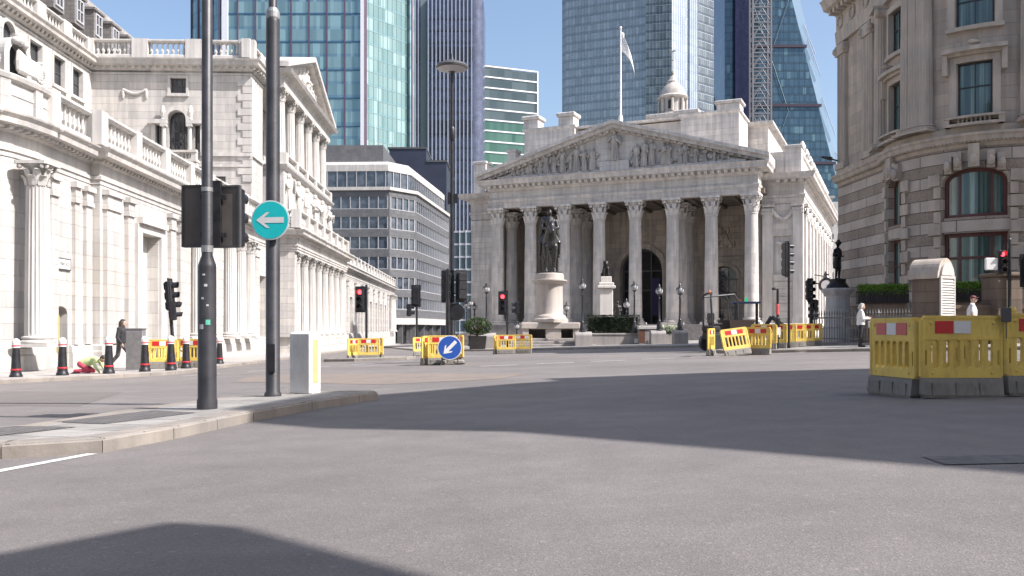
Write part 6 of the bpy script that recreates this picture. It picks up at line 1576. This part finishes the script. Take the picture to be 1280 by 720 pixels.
pr_=thing('stone_pier','brown stone vent pier with a rounded pale top and a white louvred front','pier',(XY(1166,33.4),33.4,pz),.62); pr_.scale=(.86,.86,.97)
m=MB(); m.bbox(-.62,.62,-.62,.62,-.3,2.6,.03); m.bbox(-.68,.68,-.68,.68,-.3,1.0,.03); m.box(-.626,-.62,-.45,.45,1.2,2.4); m.build('body',ST_BRN,pr_)
m=MB(); q=[(-.7,2.6),(-.7,2.78)]+[(-.64*cos(a*pi/14),2.78+.62*sin(a*pi/14)) for a in range(1,14)]+[(.7,2.78),(.7,2.6)]; m.xprism(q,-.60,.75); m.build('rounded_top',ST_RBP,pr_)
q2=[(-.54,2.74)]+[(-.52*cos(a*pi/14),2.78+.52*sin(a*pi/14)) for a in range(0,15)]+[(.54,2.74)]
m=MB(); m.xprism([(-.52*cos(a*pi/14),2.72+.5*sin(a*pi/14)) for a in range(15)],-.70,-.601); m.build('arched_gable',LOUV,pr_)
m=MB(); m.box(-.55,.55,-.655,-.632,.95,2.66)
for s in (-1,1): m.box(s*.55-.05,s*.55+.05,-.70,-.63,.9,2.7)
m.box(-.5,.5,-.70,-.63,.9,1.0); m.box(-.5,.5,-.70,-.63,2.6,2.7)
for i in range(15):
    z=1.06+i*.1; m.add([(-.5,-.70,z),(.5,-.70,z),(.5,-.655,z+.075),(-.5,-.655,z+.075),(-.5,-.70,z+.015),(.5,-.70,z+.015),(.5,-.655,z+.09),(-.5,-.655,z+.09)],[(0,1,2,3),(4,7,6,5),(0,4,5,1),(3,2,6,7),(0,3,7,4),(1,5,6,2)])
m.build('louvre',LOUV,pr_)
p2=thing('stone_pier','plain square brown stone pier below the signal with a red lamp, at right','pier',(XY(1252,33.6),33.6,ground(18.7,33.6)+.1),.1)
m=MB(); m.bbox(-.5,.5,-.5,.5,-.3,2.55,.03); m.bbox(-.58,.58,-.58,.58,2.55,2.7,.04); m.bbox(-.56,.56,-.56,.56,-.3,.7,.03); m.build('body',ST_BRN,p2)
lw=thing('parapet_wall','low brown stone parapet wall linking the two stone piers','wall',(0,0,0))
P=Path([(XY(1166,33.5),33.5),(XY(1252,33.7),33.7),(27,33.9)]); m=MB(); zz=ground(17,33.5)
m.sweep([(-.22,zz-.3),(.22,zz-.3),(.22,zz+1.45),(.3,zz+1.5),(.3,zz+1.62),(-.3,zz+1.62),(-.3,zz+1.5),(-.22,zz+1.45)],[(p.x,p.y) for p in P.p]); m.build('wall',ST_BRN,lw)
# ================================================================== works plant behind the temple pen
def wheel(m,x,y,z,r,w): 
    m.M=(m.M0 if hasattr(m,'M0') else Matrix.Identity(4))@Matrix.Translation((x,y,z))@Matrix.Rotation(pi/2,4,'X'); m.lathe([(r*.55,-w/2),(r*.92,-w/2),(r,-w*.35),(r,w*.35),(r*.92,w/2),(r*.55,w/2)],16); m.M=None
x,y=XY(908,38.0),38.0
dm=thing('site_dumper','small dark site dumper with a tall roll bar, behind the tilted yellow barrier','dumper',(x,y,ground(x,y)),.25)
m=MB(); m.bbox(-.95,.2,-.4,.4,.5,.85,.04); m.bbox(-1.0,-.45,-.36,.36,.85,1.1,.05); m.build('chassis',DARK,dm)
m=MB(); m.add([(.0,-.4,.75),(.8,-.4,.75),(.8,.4,.75),(.0,.4,.75),(-.15,-.55,1.35),(1.1,-.55,1.35),(1.1,.55,1.35),(-.15,.55,1.35)],[(3,2,1,0),(0,1,5,4),(1,2,6,5),(2,3,7,6),(3,0,4,7),(4,5,6,7)]); m.build('skip',m_plain('dark_brown_paint',(.05,.035,.03),.5),dm)
for sx in (-.65,.5):
    for s in (-1,1): m=MB(); wheel(m,sx,s*.5,.38,.38,.26); m.build('wheel',BLACKM,dm)
m=MB()
m.pipe([(-.85,-.42,.8),(-.95,-.42,2.2),(-.9,-.35,2.42),(-.8,-.2,2.5)],.045); m.pipe([(-.85,.42,.8),(-.95,.42,2.2),(-.9,.35,2.42),(-.8,.2,2.5),(-.8,-.2,2.5)],.045)
for s in (-1,1): m.pipe([(-.9,s*.4,2.35),(.15,s*.4,2.45),(.3,s*.42,2.2),(.35,s*.42,.85)],.04)
m.build('roll_bar',BLACKM,dm); m=MB(); m.bbox(-.75,-.3,-.25,.25,1.1,1.22,.03); m.bbox(-.8,-.68,-.25,.25,1.2,1.65,.03); m.build('seat',BLACK,dm); m=MB(); m.lathe([(.045,2.5),(.045,2.59),(.02,2.63)],10,(-.85,-.1,0)); m.build('beacon',AMBER,dm)
x,y=XY(936,40.0),40.0
ex=thing('mini_excavator','small dark excavator with a blue-grey canopy and a green beacon, behind the yellow pen','excavator',(x,y,ground(x,y)),-.2)
for s in (-1,1):
    m=MB(); m.yprism([(-.2,.1),(.2,.1)],0,1) if False else None
    q=[(-.75,.2),(-.62,.03),(.62,.03),(.75,.2),(.62,.4),(-.62,.4)]; m.xprism(q,s*.45-.15,s*.45+.15); m.build('track',BLACKM,ex)
m=MB(); m.bbox(-.6,.5,-.5,.5,.48,.75,.04); m.bbox(-.75,-.15,-.48,.48,.7,1.25,.08); m.build('body',m_plain('blue_grey_paint',(.09,.11,.15),.5),ex)
m=MB()
for sx in (-.6,.35):
    for s in (-1,1): m.tube((sx,s*.42,.75),(sx,s*.42,2.1),.035)
m.build('canopy_posts',BLACK,ex); m=MB(); m.bbox(-.75,.5,-.52,.52,2.1,2.18,.03); m.build('canopy',m_plain('blue_canopy_paint',(.06,.09,.20),.5),ex)
m=MB(); m.pipe([(.5,0,.7),(1.0,0,1.5),(1.5,0,1.1)],.09,8); m.pipe([(1.5,0,1.15),(1.45,0,.5)],.07,8); m.bbox(1.25,1.6,-.2,.2,.2,.55,.05); m.build('boom',BLACKM,ex)
m=MB(); m.bbox(-.5,-.1,-.22,.22,1.25,1.35,.03); m.bbox(-.55,-.45,-.22,.22,1.3,1.75,.03); m.build('seat',BLACK,ex)
m=MB(); m.lathe([(.07,2.18),(.07,2.32),(.03,2.38)],10,(-.1,.2,0)); m.build('beacon',GREENL,ex); m=MB(); m.lathe([(.045,2.18),(.045,2.26),(.03,2.3)],10,(-.4,-.2,0)); m.build('beacon',AMBER,ex)

# street name plate on the bank
fn=Path([(0,1),(0,5)])
pt=thing('street_sign','white street name plate with dark border on the bank wall above the small doorway','sign',bank.location,bank.rotation_euler[2])
m=MB(); m.box(.0,.05,2.28,3.22,3.02,3.36); m.build('plate',WHT,pt); m=MB()
m.box(.0,.056,2.22,2.275,2.98,3.4); m.box(0,.056,2.28,3.25,2.97,3.015); m.box(0,.056,2.28,3.25,3.365,3.4); m.box(0,.056,3.225,3.27,2.98,3.4); m.build('border',DGREY,pt)
def text(s,size,mat,parent,loc,rot,name,ext=.004):
    cu=bpy.data.curves.new(name,'FONT'); cu.body=s; cu.size=size; cu.align_x='CENTER'; cu.align_y='CENTER'; cu.extrude=ext; cu.materials.append(mat)
    tmp=bpy.data.objects.new(name,cu); COL.objects.link(tmp); me=bpy.data.meshes.new_from_object(tmp.evaluated_get(bpy.context.evaluated_depsgraph_get())); bpy.data.objects.remove(tmp); bpy.data.curves.remove(cu); o=link(name,me,parent,loc); o.rotation_euler=rot; return o
text('STREET EC2',.14,DGREY,pt,(.054,2.75,3.19),(pi/2,0,pi/2),'lettering')
# ================================================================== people
def head(m,c,k,fa,tilt=0):
    A=Matrix.Translation(c)@rotz(fa)@Matrix.Rotation(tilt,4,'X'); o=m.M; m.M=A      # looks along -Y
    m.ell((0,0,.0),(.075*k,.092*k,.112*k),n=18,m=13); m.ell((0,-.035*k,-.06*k),(.052*k,.056*k,.055*k)); m.limb((0,-.085*k,.012*k),(0,-.108*k,-.022*k),.012*k,.016*k,8)
    for s in (-1,1): m.ell((s*.077*k,.01*k,-.01*k),(.014*k,.024*k,.033*k),n=8,m=6); m.ell((s*.03*k,-.082*k,.018*k),(.017*k,.014*k,.012*k),n=8,m=6)
    m.ell((0,-.09*k,-.052*k),(.026*k,.012*k,.01*k),n=8,m=6); m.M=o
def face(parent,c,k,fa,tilt=0,glasses=False):
    A=Matrix.Translation(c)@rotz(fa)@Matrix.Rotation(tilt,4,'X')
    m=MB(); m.M=A
    for s in (-1,1): 
        if glasses: m.ell((s*.034*k,-.094*k,.018*k),(.03*k,.01*k,.022*k),n=10,m=6)
        else: m.ell((s*.03*k,-.092*k,.017*k),(.010*k,.006*k,.007*k),n=8,m=5)
    m.build('sunglasses' if glasses else 'eyes',BLACK,parent)
def hand(m,w,d,up,k,curl=.6):
    """palm with four unequal bent fingers and a thumb; w wrist point, d pointing direction, up = back of hand"""
    w=Vector(w); d=Vector(d).normalized(); s=d.cross(Vector(up)).normalized(); u=s.cross(d).normalized()
    m.limb(w,w+d*.045*k,.026*k,.03*k,8); m.ell(w+d*.055*k,(.036*k,.036*k,.026*k),n=10,m=7)
    for i,(o,L) in enumerate(((-.03,.068),(-.01,.078),(.01,.073),(.03,.058))):
        a=w+d*.085*k+s*o*k; b=a+(d*.8-u*curl*.5).normalized()*L*.5*k; c=b+(d*.4-u*curl).normalized()*L*.5*k
        m.limb(a-d*.03*k,a,.0095*k,.0095*k,6); m.limb(a,b,.0095*k,.009*k,6); m.limb(b,c,.009*k,.0075*k,6)
    t=w+d*.03*k-s*.03*k; b=t+(d*.6-s*.7).normalized()*.04*k; m.limb(t,b,.011*k,.01*k,6); m.limb(b,b+(d*.9-s*.1-u*.3).normalized()*.032*k,.01*k,.008*k,6)
def person(label,loc,rz,J,k,tops,legs,shoe,hair,shirt,trou,fa=0,tilt=0,glasses=False,sleeve='long'):
    """J: joint dict in metres (facing -Y). Builds body, top, trousers, shoes, hair"""
    t=thing('person',label,'person',loc,rz)
    V=lambda n:Vector(J[n])*k
    m=MB()
    m.limb(V('chest'),V('neck'),.075*k,.055*k); m.limb(V('neck'),V('head'),.055*k,.05*k); head(m,V('head'),k,fa,tilt)
    m.limb(V('pelvis'),V('chest'),.12*k,.135*k)
    for s in 'LR':
        m.limb(V('chest'),V('sh'+s),.07*k,.05*k); m.limb(V('sh'+s),V('el'+s),.046*k,.037*k); m.limb(V('el'+s),V('wr'+s),.036*k,.026*k)
        d=(V('wr'+s)-V('el'+s)).normalized(); hand(m,V('wr'+s),d,J.get('up'+s,(0,0,1)),k)
        m.limb(V('pelvis'),V('hip'+s),.1*k,.085*k); m.limb(V('hip'+s),V('kn'+s),.075*k,.05*k); m.limb(V('kn'+s),V('an'+s),.048*k,.034*k)
    remesh(m.build('body',SKIN_,t),.0075,2); face(t,V('head'),k,fa,tilt,glasses)
    m=MB(); m.limb(V('pelvis'),V('chest'),.15*k,.155*k); m.ell(V('chest')+(V('neck')-V('chest'))*.35,(.19*k,.125*k,.12*k)); m.limb(V('chest'),V('neck'),.11*k,.07*k)
    for s in 'LR':
        m.limb(V('chest'),V('sh'+s),.1*k,.075*k); e=V('el'+s)
        if sleeve=='long': m.limb(V('sh'+s),e,.068*k,.056*k); m.limb(e,V('wr'+s),.056*k,.042*k)
        else: m.limb(V('sh'+s),V('sh'+s).lerp(e,.75),.068*k,.066*k)
    remesh(m.build(tops,shirt,t),.012,3)
    m=MB(); m.ell(V('pelvis'),(.17*k,.13*k,.13*k))
    for s in 'LR': m.limb(V('pelvis'),V('hip'+s),.12*k,.1*k); m.limb(V('hip'+s),V('kn'+s),.095*k,.07*k); m.limb(V('kn'+s),V('an'+s),.068*k,.055*k)
    remesh(m.build(legs,trou,t),.012,3)
    for s in 'LR':
        m=MB(); a=V('an'+s); f=Vector(J.get('ft'+s,(0,-1,0))).normalized(); m.limb(a-Vector((0,0,.05*k)),a+f*.15*k-Vector((0,0,.055*k)),.05*k,.04*k); m.ell(a-f*.02*k-Vector((0,0,.02*k)),(.045*k,.05*k,.06*k)); remesh(m.build('shoe',shoe,t),.012,2)
    return t,V
def hairmesh(t,c,k,fa,tilt,mat,long=0):
    m=MB(); m.M=Matrix.Translation(c)@rotz(fa)@Matrix.Rotation(tilt,4,'X')
    m.ell((0,.022*k,.025*k),(.09*k,.095*k,.112*k)); m.ell((0,.0,.08*k),(.075*k,.08*k,.05*k))
    if long:
        m.limb((0,.06*k,0),(0,.09*k,-long*k),.09*k,.07*k)
        for s in (-1,1): m.limb((s*.07*k,.02*k,.02*k),(s*.09*k,.04*k,-long*.9*k),.04*k,.05*k)
    remesh(m.build('hair',mat,t),.012,2)
# walking woman (walks toward +X)
x,y,z=W(151,462.5,.12)
J=dict(pelvis=(0,0,.95),chest=(0,-.03,1.25),neck=(0,-.04,1.44),head=(0,-.08,1.58),shL=(.17,-.02,1.38),shR=(-.17,-.02,1.38),elL=(.23,-.04,1.1),elR=(-.23,.02,1.1),wrL=(.2,-.24,.98),wrR=(-.22,-.12,.9),
 hipL=(.09,0,.9),hipR=(-.09,0,.9),knL=(.09,-.26,.52),knR=(-.09,.06,.5),anL=(.09,-.36,.09),anR=(-.09,.38,.13),ftR=(0,-1,-.3))
t,V=person('long-haired woman in dark jacket with spotted bag, walking past the grey cabinet',(x,y,z),pi/2,J,1.0,'jacket','trousers',SHOEW,HAIRD,CLBLK,CLGRY)
hairmesh(t,V('head'),1.0,0,0,HAIRD,.26)
m=MB(); m.bbox(.18,.30,-.30,.08,.78,1.08,.04); m.pipe([(.24,-.2,1.05),(.2,-.1,1.4),(.24,.02,1.05)],.015,6); m.build('shoulder_bag',CLSPOT,t)
m=MB(); m.bbox(.2,.29,-.38,-.31,.7,.98,.03); m.build('white_bag',CLWHT,t)
# kneeling person in lime jacket (faces +X)
x,y,z=W(106,467.5,.12); y+=.2
J=dict(pelvis=(0,.22,.33),chest=(0,-.16,.46),neck=(0,-.36,.50),head=(0,-.5,.50),shL=(.17,-.26,.47),shR=(-.17,-.26,.47),elL=(.22,-.4,.25),elR=(-.22,-.34,.25),wrL=(.15,-.52,.07),wrR=(-.18,-.48,.06),
 hipL=(.1,.2,.32),hipR=(-.1,.2,.32),knL=(.13,-.12,.09),knR=(-.13,-.1,.09),anL=(.12,.36,.1),anR=(-.12,.38,.1),ftL=(0,.9,-.4),ftR=(0,.9,-.4),upL=(0,-1,.3),upR=(0,-1,.3))
t,V=person('person in lime green jacket and crimson trousers kneeling on the bank pavement',(x,y,z),pi/2,J,.88,'jacket','trousers',BLACK,HAIRD,CLHIV,CLRED,0,.75)
hairmesh(t,V('head'),.88,0,.75,HAIRD,0)
# standing reader by the railings (profile, faces +X)
x,y,z=W(1076,437.5,.12); x,y=XY(1076,33.9),33.9; z=ground(x,y)+.12
J=dict(pelvis=(0,0,.93),chest=(0,.0,1.22),neck=(0,-.01,1.42),head=(0,-.05,1.56),shL=(.18,0,1.37),shR=(-.18,0,1.37),elL=(.22,-.02,1.09),elR=(-.22,-.04,1.09),wrL=(.1,-.26,1.14),wrR=(-.1,-.27,1.1),
 hipL=(.09,0,.89),hipR=(-.09,0,.89),knL=(.09,-.03,.49),knR=(-.09,.02,.49),anL=(.1,0,.09),anR=(-.1,.05,.09))
t,V=person('grey-haired person in loose white shirt and black trousers standing by the railings',(x,y,z),pi/2-.25,J,1.0,'shirt','trousers',BLACK,HAIRG,CLWHT,CLBLK,0,.15)
hairmesh(t,V('head'),1.0,0,.15,HAIRG,.06)
m=MB(); m.lathe([(.2,.86),(.2,.95),(.17,1.1)],14,(0,0,0),1,.8); m.build('shirt_hem',CLWHT,t)
m=MB(); m.bbox(-.16,.16,-.42,-.3,1.06,1.08,.005); m.bbox(-.1,.14,-.36,-.28,.75,1.02,.02); m.build('papers',WPLA,t)
# man in cap behind the foreground barriers (faces +X)
x,y=XY(1215,29.2),29.2; z=ground(x,y)+.1
J=dict(pelvis=(0,0,.93),chest=(0,.0,1.22),neck=(0,-.01,1.43),head=(0,-.04,1.58),shL=(.19,0,1.38),shR=(-.19,0,1.38),elL=(.24,.04,1.1),elR=(-.24,.0,1.1),wrL=(.24,-.1,.88),wrR=(-.23,-.16,.9),
 hipL=(.09,0,.89),hipR=(-.09,0,.89),knL=(.09,-.03,.49),knR=(-.09,.02,.49),anL=(.1,0,.09),anR=(-.1,.05,.09))
t,V=person('person in white t-shirt, maroon cap and sunglasses, seen above the foreground barriers',(x,y,z),pi/2-.5,J,1.02,'shirt','trousers',SHOEW,HAIRD,CLWHT,CLGRY,0,0,True,'short')
m=MB(); c=V('head'); m.M=Matrix.Translation(c); m.ell((0,.005,.06),(.088,.1,.07)); m.ell((0,-.1,.055),(.065,.07,.014)); m.M=None; remesh(m.build('cap',CAPM,t),.008,2)
# ================================================================== camera, sun, sky
cam=bpy.data.cameras.new('camera'); co=bpy.data.objects.new('camera',cam); COL.objects.link(co)
co.location=(0,0,EYE); co.rotation_euler=(pi/2,0,0); cam.sensor_width=36; cam.lens=36*1100/1280; cam.shift_y=50/1280; cam.clip_end=4000; cam.clip_start=.05
scene.camera=co
SUN_EL=radians(46); S=Vector((1,-.40)).normalized()
sun=bpy.data.lights.new('sun','SUN'); sun.energy=4.9; sun.angle=radians(.42); sun.color=(1,.955,.94)
so=bpy.data.objects.new('sun',sun); COL.objects.link(so); so.rotation_euler=Vector((S.x*cos(SUN_EL),S.y*cos(SUN_EL),sin(SUN_EL))).to_track_quat('Z','Y').to_euler(); so.location=(20,-8,60)
wd=bpy.data.worlds.new('World'); scene.world=wd; wd.use_nodes=True; nt=wd.node_tree; nt.nodes.clear()
sk=nt.nodes.new('ShaderNodeTexSky'); sk.sky_type='NISHITA'; sk.sun_disc=False; sk.sun_elevation=SUN_EL; sk.sun_rotation=atan2(S.x,S.y); sk.air_density=1.0; sk.dust_density=2.8; sk.ozone_density=1.3
bg=nt.nodes.new('ShaderNodeBackground'); bg.inputs[1].default_value=.135; ow=nt.nodes.new('ShaderNodeOutputWorld'); nt.links.new(sk.outputs[0],bg.inputs[0]); nt.links.new(bg.outputs[0],ow.inputs[0])
v=scene.view_settings; v.view_transform='Standard'; v.look='None'; v.exposure=.74; v.gamma=1; v.use_curve_mapping=False
